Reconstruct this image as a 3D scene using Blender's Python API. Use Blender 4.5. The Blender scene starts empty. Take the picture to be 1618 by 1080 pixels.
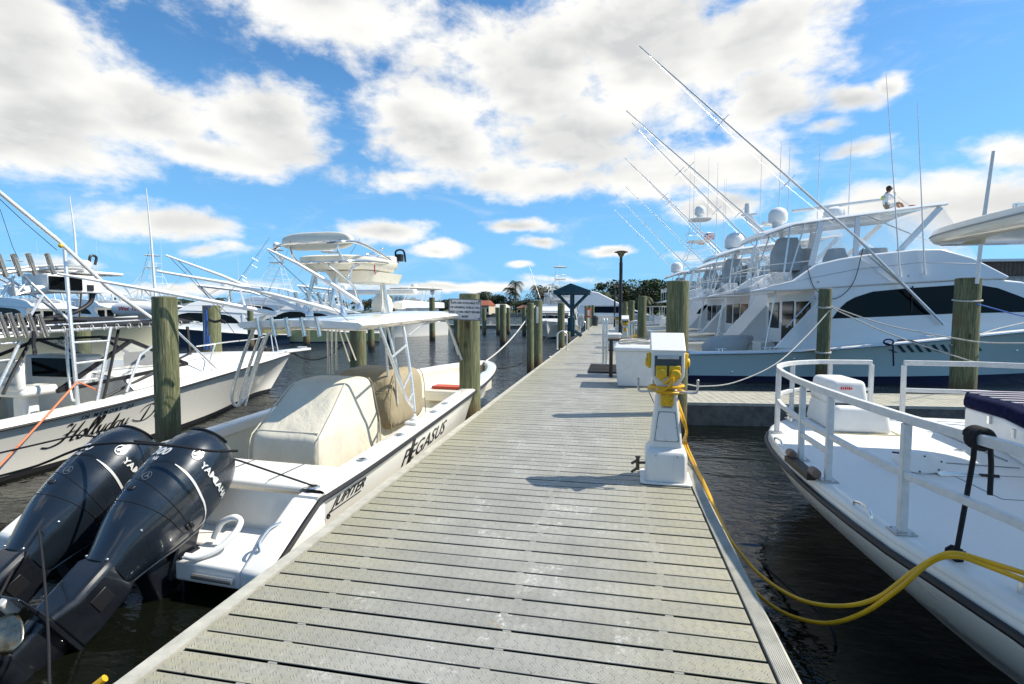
import bpy, bmesh, math, random
from math import sin, cos, pi, radians, sqrt, atan2, hypot
from mathutils import Vector, Matrix, noise
random.seed(7)
SC = bpy.context.scene
COL = SC.collection

# ------------------------------------------------------------------ camera
H = 1.7
FPX = 810.0
YAW = radians(11.1)
PITCH = radians(3.53)
cam_data = bpy.data.cameras.new("camera")
cam = bpy.data.objects.new("camera", cam_data)
COL.objects.link(cam)
cam_data.sensor_width = 36.0
cam_data.sensor_fit = 'HORIZONTAL'
cam_data.lens = 36.0 * FPX / 1618.0
cam_data.clip_start = 0.05
cam_data.clip_end = 5000
cam.location = (0, 0, H)
cam.rotation_euler = (pi / 2 - PITCH, 0, YAW)
SC.camera = cam

# ------------------------------------------------------------------ light
SUN_EL = radians(49)
SUN_AZ = radians(74)          # clockwise from +Y
SC.view_settings.view_transform = 'Standard'
SC.view_settings.look = 'None'
SC.view_settings.gamma = 1
SC.view_settings.use_curve_mapping = False
SC.view_settings.exposure = 0.50
sun_data = bpy.data.lights.new("sun", 'SUN')
sun_data.energy = 4.8
sun_data.angle = radians(0.5)
sun_data.color = (1.0, 0.925, 0.79)
sun = bpy.data.objects.new("sun", sun_data)
COL.objects.link(sun)
sv = Vector((cos(SUN_EL) * sin(SUN_AZ), cos(SUN_EL) * cos(SUN_AZ), sin(SUN_EL)))
sun.rotation_euler = sv.to_track_quat('Z', 'Y').to_euler()
sun.location = sv * 50


class NT:
    """small helper to write node trees"""
    def __init__(s, tree):
        s.t = tree; s.n = tree.nodes; s.l = tree.links
    def new(s, typ, **kw):
        n = s.n.new(typ)
        for k, v in kw.items():
            setattr(n, k, v)
        return n
    def put(s, sock, v):
        if isinstance(v, bpy.types.NodeSocket):
            s.l.new(v, sock)
        elif v is not None:
            sock.default_value = v
    def math(s, op, a, b=None, c=None, clamp=False):
        n = s.new('ShaderNodeMath', operation=op, use_clamp=clamp)
        s.put(n.inputs[0], a)
        if b is not None: s.put(n.inputs[1], b)
        if c is not None: s.put(n.inputs[2], c)
        return n.outputs[0]
    def vmath(s, op, a, b=None, c=None):
        n = s.new('ShaderNodeVectorMath', operation=op)
        s.put(n.inputs[0], a)
        if b is not None: s.put(n.inputs[1], b)
        if c is not None: s.put(n.inputs[2], c)
        return n.outputs['Value'] if op in ('LENGTH', 'DOT_PRODUCT', 'DISTANCE') else n.outputs[0]
    def noise(s, vec, scale=5, detail=3, rough=0.5, dist=0.0, out='Fac'):
        n = s.new('ShaderNodeTexNoise')
        if vec is not None: s.put(n.inputs['Vector'], vec)
        n.inputs['Scale'].default_value = scale
        n.inputs['Detail'].default_value = detail
        n.inputs['Roughness'].default_value = rough
        n.inputs['Distortion'].default_value = dist
        return n.outputs[out]
    def ramp(s, fac, stops, interp='LINEAR'):
        n = s.new('ShaderNodeValToRGB')
        n.color_ramp.interpolation = interp
        e = n.color_ramp.elements
        while len(e) < len(stops): e.new(0.5)
        for i, (p, c) in enumerate(stops):
            e[i].position = p
            e[i].color = c if len(c) == 4 else (*c, 1)
        s.put(n.inputs[0], fac)
        return n.outputs[0]
    def mix(s, fac, a, b, blend='MIX'):
        n = s.new('ShaderNodeMix', data_type='RGBA', blend_type=blend)
        s.put(n.inputs[0], fac)
        s.put(n.inputs[6], a if isinstance(a, bpy.types.NodeSocket) else (*a[:3], 1))
        s.put(n.inputs[7], b if isinstance(b, bpy.types.NodeSocket) else (*b[:3], 1))
        return n.outputs[2]
    def range(s, v, a, b, c=0, d=1, smooth=False):
        n = s.new('ShaderNodeMapRange')
        if smooth: n.interpolation_type = 'SMOOTHSTEP'
        s.put(n.inputs[0], v)
        for i, q in enumerate((a, b, c, d)): s.put(n.inputs[i + 1], q)
        return n.outputs[0]
    def mapping(s, vec, loc=(0, 0, 0), rot=(0, 0, 0), scale=(1, 1, 1)):
        n = s.new('ShaderNodeMapping')
        s.put(n.inputs[0], vec)
        n.inputs[1].default_value = loc; n.inputs[2].default_value = rot; n.inputs[3].default_value = scale
        return n.outputs[0]
    def sep(s, vec):
        n = s.new('ShaderNodeSeparateXYZ'); s.put(n.inputs[0], vec); return n.outputs
    def comb(s, x, y, z):
        n = s.new('ShaderNodeCombineXYZ')
        for i, q in enumerate((x, y, z)): s.put(n.inputs[i], q)
        return n.outputs[0]
    def bump(s, h, strength=0.3, dist=0.01, normal=None):
        n = s.new('ShaderNodeBump')
        n.inputs['Strength'].default_value = strength
        n.inputs['Distance'].default_value = dist
        s.put(n.inputs['Height'], h)
        if normal is not None: s.put(n.inputs['Normal'], normal)
        return n.outputs[0]


def px_dir(px, py):
    a = (px - 809.0) / FPX; b = (540.0 - py) / FPX
    Rv = Vector((cos(YAW), sin(YAW), 0))
    Fv = Vector((-sin(YAW) * cos(PITCH), cos(YAW) * cos(PITCH), -sin(PITCH)))
    Uv = Vector((-sin(YAW) * sin(PITCH), cos(YAW) * sin(PITCH), cos(PITCH)))
    return a * Rv + b * Uv + Fv


# ------------------------------------------------------------------ sky with clouds
world = bpy.data.worlds.new("World")
SC.world = world
world.use_nodes = True
W = NT(world.node_tree)
W.n.clear()
sky = W.new('ShaderNodeTexSky', sky_type='NISHITA')
sky.sun_disc = False
sky.sun_elevation = SUN_EL
sky.sun_rotation = SUN_AZ
sky.altitude = 0
sky.air_density = 1.0
sky.dust_density = 0.6
sky.ozone_density = 1.6
tc = W.new('ShaderNodeTexCoord').outputs['Generated']
dirn = W.vmath('NORMALIZE', tc)
dx, dy, dz = W.sep(dirn)
az = W.math('ARCTAN2', dx, dy)
el = W.math('ARCSINE', dz)
ang = W.comb(az, el, 0.0)
# each cloud bank: azimuth, elevation, half width, half height, weight (degrees)
def cl(px, py, rx, ry, w=1.0):
    d = px_dir(px, py).normalized()
    k = cos(atan2(abs(px - 809), FPX)) ** 2
    return (atan2(d.x, d.y), math.asin(d.z), rx / FPX * k, ry / FPX * sqrt(k), w)
CLOUDS = [cl(40, 60, 210, 150), cl(60, 200, 260, 100), cl(260, 190, 170, 80), cl(430, 200, 130, 75), cl(330, 250, 190, 40, .8),
          cl(250, 345, 170, 30, .9), cl(330, 388, 90, 14, .6), cl(80, 400, 90, 14, .55),
          cl(690, 90, 80, 70, .5), cl(680, 200, 130, 110), cl(850, 120, 180, 120), cl(1000, 90, 230, 130), cl(1180, 60, 190, 90),
          cl(1200, 150, 110, 70, .9), cl(900, 210, 200, 80, .9), cl(860, 285, 190, 40, .85), cl(1060, 270, 170, 60, .9), cl(1180, 250, 120, 60, .7),
          cl(640, 290, 150, 22, .6), cl(1330, 160, 90, 28, .75), cl(1390, 135, 45, 22, .8), cl(1280, 205, 70, 22, .6), cl(1330, 245, 90, 26, .8),
          cl(610, 362, 95, 20, .9), cl(700, 392, 60, 14, .9), cl(820, 364, 70, 13, .75), cl(850, 386, 50, 11, .75), cl(955, 394, 60, 10, .85),
          cl(831, 421, 24, 7, .8), cl(1560, 320, 260, 75), cl(1400, 330, 150, 45, .8), cl(1600, 240, 90, 40, .8), cl(1130, 330, 110, 28, .8),
          cl(700, 452, 220, 13, .75), cl(300, 455, 200, 16, .6), cl(90, 440, 130, 12, .5), cl(900, 440, 70, 8, .5), cl(1090, 400, 60, 14, .6)]
# banks outside the photograph's frame so the sky goes on
for i in range(16):
    a = radians(75 + i * 17); e_ = radians(random.uniform(6, 46))
    CLOUDS.append((a if a < pi else a - 2 * pi, e_, random.uniform(.14, .3), random.uniform(.05, .12), 1.0))
wn = W.noise(W.vmath('MULTIPLY', ang, (1, 1.7, 1)), 3.2, 5, 0.55, 0.0, 'Color')
warp = W.vmath('MULTIPLY', W.vmath('SUBTRACT', wn, (.5, .5, .5)), (.16, .085, 0))
wang = W.vmath('ADD', ang, warp)
field = None
for (ca, ce, ra, re_, w) in CLOUDS:
    v = W.vmath('SUBTRACT', wang, (ca, ce, 0))
    v = W.vmath('MULTIPLY', v, (1 / ra, 1 / re_, 1))
    l = W.vmath('LENGTH', v)
    b = W.math('MULTIPLY_ADD', l, -w * 1.15, w * 1.22)
    field = b if field is None else W.math('SMOOTH_MAX', field, b, 0.12)
n1 = W.noise(W.vmath('MULTIPLY', ang, (1, 1.9, 1)), 7.0, 9, 0.60, 0.25)
n2 = W.noise(W.vmath('MULTIPLY', ang, (1, 1.5, 1)), 26.0, 6, 0.62)
fluff = W.math('ADD', W.math('MULTIPLY', W.math('SUBTRACT', n1, .5), 1.9), W.math('MULTIPLY', W.math('SUBTRACT', n2, .5), .60))
dens0 = W.math('ADD', field, fluff)
dens = W.range(dens0, 0.02, 0.66, 0, 1, True)
# thin veil of high cloud
veil = W.noise(W.vmath('MULTIPLY', ang, (2.0, 6.0, 1)), 2.2, 6, 0.65, 1.0)
veilf = W.range(veil, .50, .80, 0, .30, True)
dens = W.math('MAXIMUM', dens, veilf)
# grey bases: thick parts and lower flanks
n3 = W.noise(W.vmath('ADD', W.vmath('MULTIPLY', ang, (1, 2.2, 1)), (3.1, 1.7, 0)), 4.5, 3, 0.5)
thick = W.range(W.math('ADD', W.math('ADD', field, W.math('MULTIPLY', fluff, .30)), W.math('MULTIPLY', W.math('SUBTRACT', n3, .5), 2.4)), .30, 1.25, 0, 1, True)
# offset sample of the fine noise gives lit tops and shaded undersides
n1b = W.noise(W.vmath('MULTIPLY', W.vmath('ADD', ang, (.018, .03, 0)), (1, 1.9, 1)), 7.0, 9, 0.60, 0.25)
relief = W.range(W.math('SUBTRACT', n1, n1b), -.10, .10, 0, 1, True)
shade = W.math('MULTIPLY', thick, W.math('MULTIPLY_ADD', relief, -.30, .95), None, True)
ccol = W.mix(shade, (8.3, 8.2, 7.9), (5.0, 5.15, 5.2))
skyc = W.mix(1.0, sky.outputs[0], (0.60, 1.06, 1.36), 'MULTIPLY')
skyc = W.mix(W.range(dz, -.02, .40, .80, .05), skyc, (1.9, 4.7, 8.3))
low = W.range(dz, -.01, .03, 0, 1, True)
full = W.mix(W.math('MULTIPLY', dens, low), skyc, ccol)
bg = W.new('ShaderNodeBackground')
W.put(bg.inputs[0], full)
bg.inputs[1].default_value = 0.090
wo = W.new('ShaderNodeOutputWorld')
W.l.new(bg.outputs[0], wo.inputs[0])

# ------------------------------------------------------------------ helpers
def unit(v):
    v = Vector(v); return v.normalized() if v.length > 1e-9 else Vector((0, 0, 1))


def at(px, py, X=None, Y=None, Z=None):
    """world point of a photograph pixel on the plane X, Y or Z = const"""
    d = px_dir(px, py)
    t = X / d.x if X is not None else (Y / d.y if Y is not None else (Z - H) / d.z)
    return Vector((d.x * t, d.y * t, H + d.z * t))


class Frame:
    """a thing's own frame: u runs along its heading, v to its left, z up"""
    def __init__(s, x, y, heading_deg, z=0.0):
        s.o = Vector((x, y, z)); a = radians(heading_deg); s.a = a
        s.u = Vector((cos(a), sin(a), 0)); s.v = Vector((-sin(a), cos(a), 0))
    def loc(s, p):
        q = Vector(p) - s.o
        return Vector((q.dot(s.u), q.dot(s.v), q.z))
    def at(s, px, py, u=None, v=None, z=None):
        d = px_dir(px, py); c = Vector((0, 0, H))
        if z is not None: t = (z + s.o.z - H) / d.z
        else:
            n = s.u if u is not None else s.v
            k = u if u is not None else v
            t = (k - (c - s.o).dot(n)) / d.dot(n)
        return s.loc(c + d * t)
    def root(s, name, label, cat, group=None):
        return thing(name, label, cat, s.o, s.a, group)


def tag(o, label=None, cat=None, group=None, kind=None):
    if label: o['label'] = label
    if cat: o['category'] = cat
    if group: o['group'] = group
    if kind: o['kind'] = kind
    return o


def thing(name, label, cat, loc=(0, 0, 0), rz=0.0, group=None):
    o = bpy.data.objects.new(name, None)
    o.empty_display_size = 0.2
    COL.objects.link(o)
    o.location = loc; o.rotation_euler = (0, 0, rz)
    return tag(o, label, cat, group)


def copy_tree(o, parent=None):
    c = o.copy(); COL.objects.link(c)
    if parent is not None: c.parent = parent
    for ch in [k for k in bpy.data.objects if k.parent == o]:
        copy_tree(ch, c)
    return c


class MB:
    def __init__(s):
        s.v = []; s.f = []; s.m = []
    def add(s, vs, fs, mi=0):
        b = len(s.v)
        s.v += [tuple(x) for x in vs]
        s.f += [tuple(b + i for i in f) for f in fs]
        s.m += [mi] * len(fs)
        return s
    def box(s, c, size, rz=0.0, mi=0, tilt=None):
        x, y, z = (q / 2 for q in size)
        vs = [Vector((sx * x, sy * y, sz * z)) for sz in (-1, 1) for sy in (-1, 1) for sx in (-1, 1)]
        M = Matrix.Rotation(rz, 3, 'Z')
        if tilt is not None: M = tilt
        vs = [M @ v + Vector(c) for v in vs]
        return s.add(vs, [(0, 2, 3, 1), (4, 5, 7, 6), (0, 1, 5, 4), (2, 6, 7, 3), (0, 4, 6, 2), (1, 3, 7, 5)], mi)
    def tube(s, pts, r, n=8, mi=0, cap=True, flat=None):
        """swept round tube; r a number or one per point; flat squashes one axis"""
        pts = [Vector(p) for p in pts]
        k = len(pts)
        rs = r if isinstance(r, (list, tuple)) else [r] * k
        tans = [unit(pts[min(i + 1, k - 1)] - pts[max(i - 1, 0)]) for i in range(k)]
        ref = Vector((0, 0, 1)) if abs(tans[0].z) < .9 else Vector((1, 0, 0))
        nx = unit(tans[0].cross(ref)); vs = []
        for i in range(k):
            t = tans[i]
            nx = unit(nx - t * nx.dot(t)); ny = t.cross(nx)
            for j in range(n):
                a = 2 * pi * j / n
                vs.append(pts[i] + (nx * cos(a) + ny * sin(a) * (flat or 1)) * rs[i])
        fs = []
        for i in range(k - 1):
            for j in range(n):
                a = i * n + j; b = i * n + (j + 1) % n
                fs.append((a, b, b + n, a + n))
        if cap:
            fs.append(tuple(range(n - 1, -1, -1))); fs.append(tuple((k - 1) * n + j for j in range(n)))
        return s.add(vs, fs, mi)
    def bar(s, a, b, w, h=None, mi=0):
        """rectangular bar from a to b"""
        a = Vector(a); b = Vector(b); h = h or w
        t = unit(b - a); ref = Vector((0, 0, 1)) if abs(t.z) < .95 else Vector((1, 0, 0))
        x = unit(t.cross(ref)) * (w / 2); y = unit(x.cross(t)) * (h / 2)
        vs = [p + sx * x + sy * y for p in (a, b) for sx, sy in ((-1, -1), (1, -1), (1, 1), (-1, 1))]
        return s.add(vs, [(3, 2, 1, 0), (4, 5, 6, 7), (0, 1, 5, 4), (1, 2, 6, 5), (2, 3, 7, 6), (3, 0, 4, 7)], mi)
    def lathe(s, prof, c=(0, 0, 0), n=20, mi=0, M=None):
        vs = []; k = len(prof)
        for (r, z) in prof:
            for j in range(n):
                a = 2 * pi * j / n
                p = Vector((r * cos(a), r * sin(a), z))
                if M is not None: p = M @ p
                vs.append(p + Vector(c))
        fs = [(i * n + j, i * n + (j + 1) % n, (i + 1) * n + (j + 1) % n, (i + 1) * n + j) for i in range(k - 1) for j in range(n)]
        fs.append(tuple(range(n - 1, -1, -1))); fs.append(tuple((k - 1) * n + j for j in range(n)))
        return s.add(vs, fs, mi)
    def prism(s, poly, w0, w1, axis='y', mi=0):
        """polygon of (a, z) points extruded along an axis; poly in x-z for 'y', y-z for 'x', x-y for 'z'"""
        def m(p, w):
            return {'y': (p[0], w, p[1]), 'x': (w, p[0], p[1]), 'z': (p[0], p[1], w)}[axis]
        n = len(poly)
        vs = [m(p, w0) for p in poly] + [m(p, w1) for p in poly]
        fs = [tuple(range(n)), tuple(range(2 * n - 1, n - 1, -1))]
        fs += [(i, i + n, (i + 1) % n + n, (i + 1) % n) for i in range(n)]
        return s.add(vs, fs, mi)
    def loft(s, rings, closed=True, caps=True, mi=0):
        n = len(rings[0]); vs = [p for r in rings for p in r]; fs = []
        for i in range(len(rings) - 1):
            for j in range(n if closed else n - 1):
                a = i * n + j; b = i * n + (j + 1) % n
                fs.append((a, b, b + n, a + n))
        if caps and closed:
            fs.append(tuple(range(n - 1, -1, -1))); fs.append(tuple((len(rings) - 1) * n + j for j in range(n)))
        return s.add(vs, fs, mi)
    def ball(s, c, r, n=12, mi=0, k=(1, 1, 1)):
        prof = [(max(1e-4, sin(pi * i / n)), -cos(pi * i / n)) for i in range(n + 1)]
        return s.lathe([(a * r, b * r) for a, b in prof], c, n * 2, mi, Matrix.Diagonal(k))
    def build(s, name, mat, parent=None, smooth=35, bevel=0, seg=2, label=None, recalc=True, solid=0):
        me = bpy.data.meshes.new(name)
        me.from_pydata(s.v, [], s.f)
        mats = mat if isinstance(mat, (list, tuple)) else [mat]
        for m in mats: me.materials.append(m)
        if len(mats) > 1: me.polygons.foreach_set('material_index', s.m)
        me.validate()
        if recalc:
            bm = bmesh.new(); bm.from_mesh(me)
            bmesh.ops.recalc_face_normals(bm, faces=bm.faces)
            bm.to_mesh(me); bm.free()
        if smooth:
            me.polygons.foreach_set('use_smooth', [True] * len(me.polygons))
            me.set_sharp_from_angle(angle=radians(smooth))
        o = bpy.data.objects.new(name, me)
        COL.objects.link(o)
        if parent is not None: o.parent = parent
        if solid:
            md = o.modifiers.new('thick', 'SOLIDIFY'); md.thickness = solid; md.offset = -1
        if bevel:
            md = o.modifiers.new('bevel', 'BEVEL'); md.width = bevel; md.segments = seg
            md.limit_method = 'ANGLE'; md.angle_limit = radians(40)
        if label: o['label'] = label
        return o


def spline(pts, n=8):
    """Catmull-Rom through points"""
    P = [Vector(p) for p in pts]
    if len(P) < 3: return P
    Q = [P[0] * 2 - P[1]] + P + [P[-1] * 2 - P[-2]]
    out = []
    for i in range(1, len(Q) - 2):
        a, b, c, d = Q[i - 1:i + 3]
        for k in range(n):
            t = k / n
            out.append(.5 * ((2 * b) + (c - a) * t + (2 * a - 5 * b + 4 * c - d) * t * t + (3 * b - a - 3 * c + d) * t ** 3))
    out.append(P[-1])
    return out


def lerp_table(tab, x):
    if x <= tab[0][0]: return tab[0][1]
    for (a, b), (c, d) in zip(tab, tab[1:]):
        if x <= c:
            t = (x - a) / (c - a); t = t * t * (3 - 2 * t) if False else t
            return b + (d - b) * t
    return tab[-1][1]


def smooth_table(tab):
    """returns f(x), Catmull-Rom through a table of (x, y)"""
    xs = [a for a, _ in tab]
    def f(x):
        if x <= xs[0]: return tab[0][1]
        if x >= xs[-1]: return tab[-1][1]
        i = max(j for j in range(len(xs) - 1) if xs[j] <= x)
        x0, y0 = tab[i]; x1, y1 = tab[i + 1]
        m0 = (y1 - tab[i - 1][1]) / (x1 - tab[i - 1][0]) if i > 0 else (y1 - y0) / (x1 - x0)
        m1 = (tab[i + 2][1] - y0) / (tab[i + 2][0] - x0) if i + 2 < len(tab) else (y1 - y0) / (x1 - x0)
        h = x1 - x0; t = (x - x0) / h
        return (2 * t ** 3 - 3 * t * t + 1) * y0 + (t ** 3 - 2 * t * t + t) * h * m0 + (-2 * t ** 3 + 3 * t * t) * y1 + (t ** 3 - t * t) * h * m1
    return f


def sag(a, b, drop, n=14):
    a = Vector(a); b = Vector(b)
    return [a.lerp(b, i / n) - Vector((0, 0, drop * 4 * (i / n) * (1 - i / n))) for i in range(n + 1)]


def text_mesh(txt, size, M, mat, name='lettering', parent=None, depth=0.002, shear=0.0, bold=0.0, align='LEFT', space=1.0, label=None, sx=1.0):
    cu = bpy.data.curves.new('txt', 'FONT')
    cu.body = txt; cu.size = size; cu.extrude = depth; cu.shear = shear; cu.offset = bold
    cu.align_x = align; cu.space_character = space; cu.resolution_u = 3
    ob = bpy.data.objects.new('txt', cu); COL.objects.link(ob)
    dg = bpy.context.evaluated_depsgraph_get()
    me = bpy.data.meshes.new_from_object(ob.evaluated_get(dg))
    bpy.data.objects.remove(ob); bpy.data.curves.remove(cu)
    me.transform(M @ Matrix.Diagonal((sx, 1, 1, 1)))
    me.materials.clear(); me.materials.append(mat)
    me.name = name
    o = bpy.data.objects.new(name, me); COL.objects.link(o)
    if parent is not None: o.parent = parent
    if label: o['label'] = label
    return o


def basis(origin, x, y):
    """4x4 matrix: text x-axis and y-axis directions, z is their cross product"""
    x = unit(x); z = unit(x.cross(Vector(y))); y = z.cross(x)
    M = Matrix((x, y, z)).transposed().to_4x4(); M.translation = Vector(origin)
    return M

# ------------------------------------------------------------------ materials
MATS = {}
def mat(name, color=(.8, .8, .8), rough=.5, metal=0.0, coat=0.0, bump=0.0, bscale=40, vary=0.0, vscale=4, spec=.5, alpha=1.0, trans=0.0, emit=None, ior=1.45):
    if name in MATS: return MATS[name]
    m = bpy.data.materials.new(name); m.use_nodes = True
    T = NT(m.node_tree); b = T.n['Principled BSDF']
    b.inputs['Base Color'].default_value = (*color, 1)
    b.inputs['Roughness'].default_value = rough
    b.inputs['Metallic'].default_value = metal
    b.inputs['Coat Weight'].default_value = coat
    b.inputs['Coat Roughness'].default_value = .06
    b.inputs['Specular IOR Level'].default_value = spec
    b.inputs['Alpha'].default_value = alpha
    b.inputs['Transmission Weight'].default_value = trans
    b.inputs['IOR'].default_value = ior
    oc = T.new('ShaderNodeTexCoord').outputs['Object']
    if vary:
        n = T.noise(oc, vscale, 6, .62)
        dark = tuple(c * (1 - vary) for c in color)
        T.put(b.inputs['Base Color'], T.mix(T.range(n, .30, .68, 0, 1, True), dark, color))
        n2 = T.noise(oc, vscale * 3.7, 4, .6)
        T.put(b.inputs['Roughness'], T.range(n2, .3, .7, max(.02, rough * .75), min(1, rough * 1.35)))
    if bump:
        T.put(b.inputs['Normal'], T.bump(T.noise(oc, bscale, 4, .6), bump, .01))
    MATS[name] = m
    return m


def grime(name, color, rough, coat, streak=.25, dirt=(.42, .38, .28), low=0.0, high=.6):
    """gelcoat with faint vertical run marks and a scum band near the water"""
    m = mat(name, color, rough, coat=coat)
    T = NT(m.node_tree); b = T.n['Principled BSDF']
    oc = T.new('ShaderNodeTexCoord').outputs['Object']
    s1 = T.noise(T.mapping(oc, scale=(9, 9, .8)), 3, 5, .65)
    s2 = T.noise(oc, 2.1, 5, .6)
    f = T.math('MULTIPLY', T.range(s1, .52, .78, 0, 1, True), T.range(s2, .35, .75, 0, streak))
    x, y, z = T.sep(oc)
    scum = T.math('MULTIPLY', T.range(T.math('ADD', z, T.math('MULTIPLY', s1, .12)), low, high, 1, 0, True), .35)
    T.put(b.inputs['Base Color'], T.mix(T.math('MAXIMUM', f, scum), color, dirt))
    T.put(b.inputs['Roughness'], T.range(s2, .3, .7, rough * .8, rough * 1.5))
    return m

WHITE = mat('gelcoat_white', (.82, .80, .75), .22, coat=.4, vary=.05, vscale=3)
HULLW = grime('hull_white', (.80, .78, .72), .2, .5, .22, low=.02, high=.30)
CREAM = mat('gelcoat_cream', (.76, .72, .60), .3, coat=.3, vary=.06, vscale=3)
DECKW = grime('nonskid_deck', (.76, .76, .73), .5, .0, .35, (.50, .49, .44), low=-2, high=-1)
ALU = mat('polished_aluminium', (.80, .79, .76), .30, metal=.72, vary=.10, vscale=20)
STEEL = mat('stainless_steel', (.78, .77, .74), .18, metal=.88)
PAINTALU = mat('painted_tube_white', (.82, .82, .81), .25, coat=.4)
GALV = mat('dull_aluminium', (.55, .55, .54), .42, metal=.85, vary=.2, vscale=12)
BLACK = mat('black_rubber', (.015, .015, .017), .5, bump=.1)
BLKGLASS = mat('tinted_glass', (.004, .005, .006), .06, spec=.18)
NAVY = mat('navy_canvas', (.003, .005, .034), .95, spec=.08, bump=.3, bscale=180, vary=.2)
BLKCANV = mat('black_canvas', (.014, .015, .018), .75, bump=.3, bscale=150, vary=.3)
YELLOW = mat('yellow_plastic', (.72, .44, .015), .38, vary=.15, vscale=20)
YCABLE = mat('yellow_cable', (.78, .42, .01), .35, vary=.2, vscale=6)
ROPEW = mat('white_rope', (.62, .60, .54), .85, bump=.6, bscale=220, vary=.25, vscale=30)
ROPEB = mat('black_rope', (.012, .012, .014), .8, bump=.6, bscale=220)
ROPEO = mat('orange_rope', (.75, .22, .10), .8, bump=.4, bscale=220)
ROPEBL = mat('blue_rope', (.02, .10, .42), .7, bump=.5, bscale=220)
PLASW = mat('white_plastic', (.78, .78, .76), .35, vary=.08, vscale=6)
TEAK = mat('varnished_teak', (.20, .06, .02), .25, coat=.6, vary=.4, vscale=9)
CLEAR = mat('clear_vinyl', (.93, .95, .96), .06, alpha=.22, spec=.5)
INK = mat('ink_black', (.012, .012, .014), .4)
INKR = mat('ink_red', (.55, .03, .03), .4)
SILVER = mat('silver_decal', (.72, .72, .70), .3, metal=.3)


def canvas(name, color, fold=.55):
    m = mat(name, color, .85)
    T = NT(m.node_tree); b = T.n['Principled BSDF']
    oc = T.new('ShaderNodeTexCoord').outputs['Object']
    w = T.noise(T.mapping(oc, scale=(1.1, 1.1, .5)), 3.4, 4, .55, .8)
    w2 = T.noise(T.mapping(oc, scale=(3.5, 3.5, .7)), 3.0, 4, .55, 1.2)
    fi = T.noise(oc, 240, 2, .5)
    h = T.math('ADD', T.math('ADD', w, T.math('MULTIPLY', w2, .13)), T.math('MULTIPLY', fi, .012))
    T.put(b.inputs['Normal'], T.bump(h, fold, .10))
    st = T.noise(oc, 2.2, 5, .65)
    T.put(b.inputs['Base Color'], T.mix(T.range(st, .35, .7), tuple(c * .84 for c in color), color))
    b.inputs['Sheen Weight'].default_value = .15
    return m
COVER = canvas('boat_cover_canvas', (.66, .62, .51), .28)
COVERT = canvas('tan_cover_canvas', (.36, .30, .19), .4)
COVERG = canvas('grey_cover_canvas', (.42, .43, .42), .4)


def piling_mat():
    m = bpy.data.materials.new('treated_piling'); m.use_nodes = True
    T = NT(m.node_tree); b = T.n['Principled BSDF']
    oc = T.new('ShaderNodeTexCoord').outputs['Object']
    oi = T.new('ShaderNodeObjectInfo').outputs['Random']
    v = T.vmath('ADD', oc, T.comb(T.math('MULTIPLY', oi, 37.0), T.math('MULTIPLY', oi, 17.0), 0.0))
    grain = T.noise(T.mapping(v, scale=(14, 14, .9)), 2.2, 7, .68, 1.6)
    fine = T.noise(T.mapping(v, scale=(60, 60, 1.6)), 2.0, 4, .6)
    big = T.noise(T.mapping(v, scale=(1.6, 1.6, .6)), 2.2, 4, .6)
    c = T.ramp(grain, [(.28, (.035, .050, .026)), (.42, (.105, .120, .055)), (.56, (.19, .20, .105)), (.74, (.36, .335, .20))])
    c = T.mix(T.range(big, .52, .70, 0, .75, True), c, (.17, .125, .065))
    c = T.mix(T.range(fine, .55, .75, 0, .35), c, (.02, .022, .014))
    crk = T.noise(T.mapping(v, scale=(26, 26, .35)), 2.0, 3, .5)
    c = T.mix(T.range(T.math('ABSOLUTE', T.math('SUBTRACT', crk, .5)), .0, .018, .85, 0), c, (.012, .012, .008))
    kn = T.new('ShaderNodeTexVoronoi'); kn.inputs['Scale'].default_value = 1.6; T.put(kn.inputs['Vector'], T.mapping(v, scale=(2, 2, 1)))
    c = T.mix(T.range(kn.outputs['Distance'], .05, .16, .8, 0, True), c, (.05, .032, .018))
    x, y, z = T.sep(oc)
    wet = T.range(T.math('ADD', z, T.math('MULTIPLY', grain, .30)), .30, .55, 1, 0, True)
    rust = T.range(T.math('ADD', z, T.math('MULTIPLY', grain, .9)), .75, 1.25, .75, 0, True)
    c = T.mix(rust, c, (.13, .065, .025))
    c = T.mix(wet, c, (.018, .016, .012))
    T.put(b.inputs['Base Color'], c)
    T.put(b.inputs['Roughness'], T.range(wet, 0, 1, .86, .35))
    h = T.math('ADD', grain, T.math('MULTIPLY', fine, .5))
    T.put(b.inputs['Normal'], T.bump(h, .8, .02))
    return m
PILING = piling_mat()
PTOP = mat('piling_end_grain', (.16, .15, .10), .9, vary=.45, vscale=30, bump=.5, bscale=90)


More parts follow.
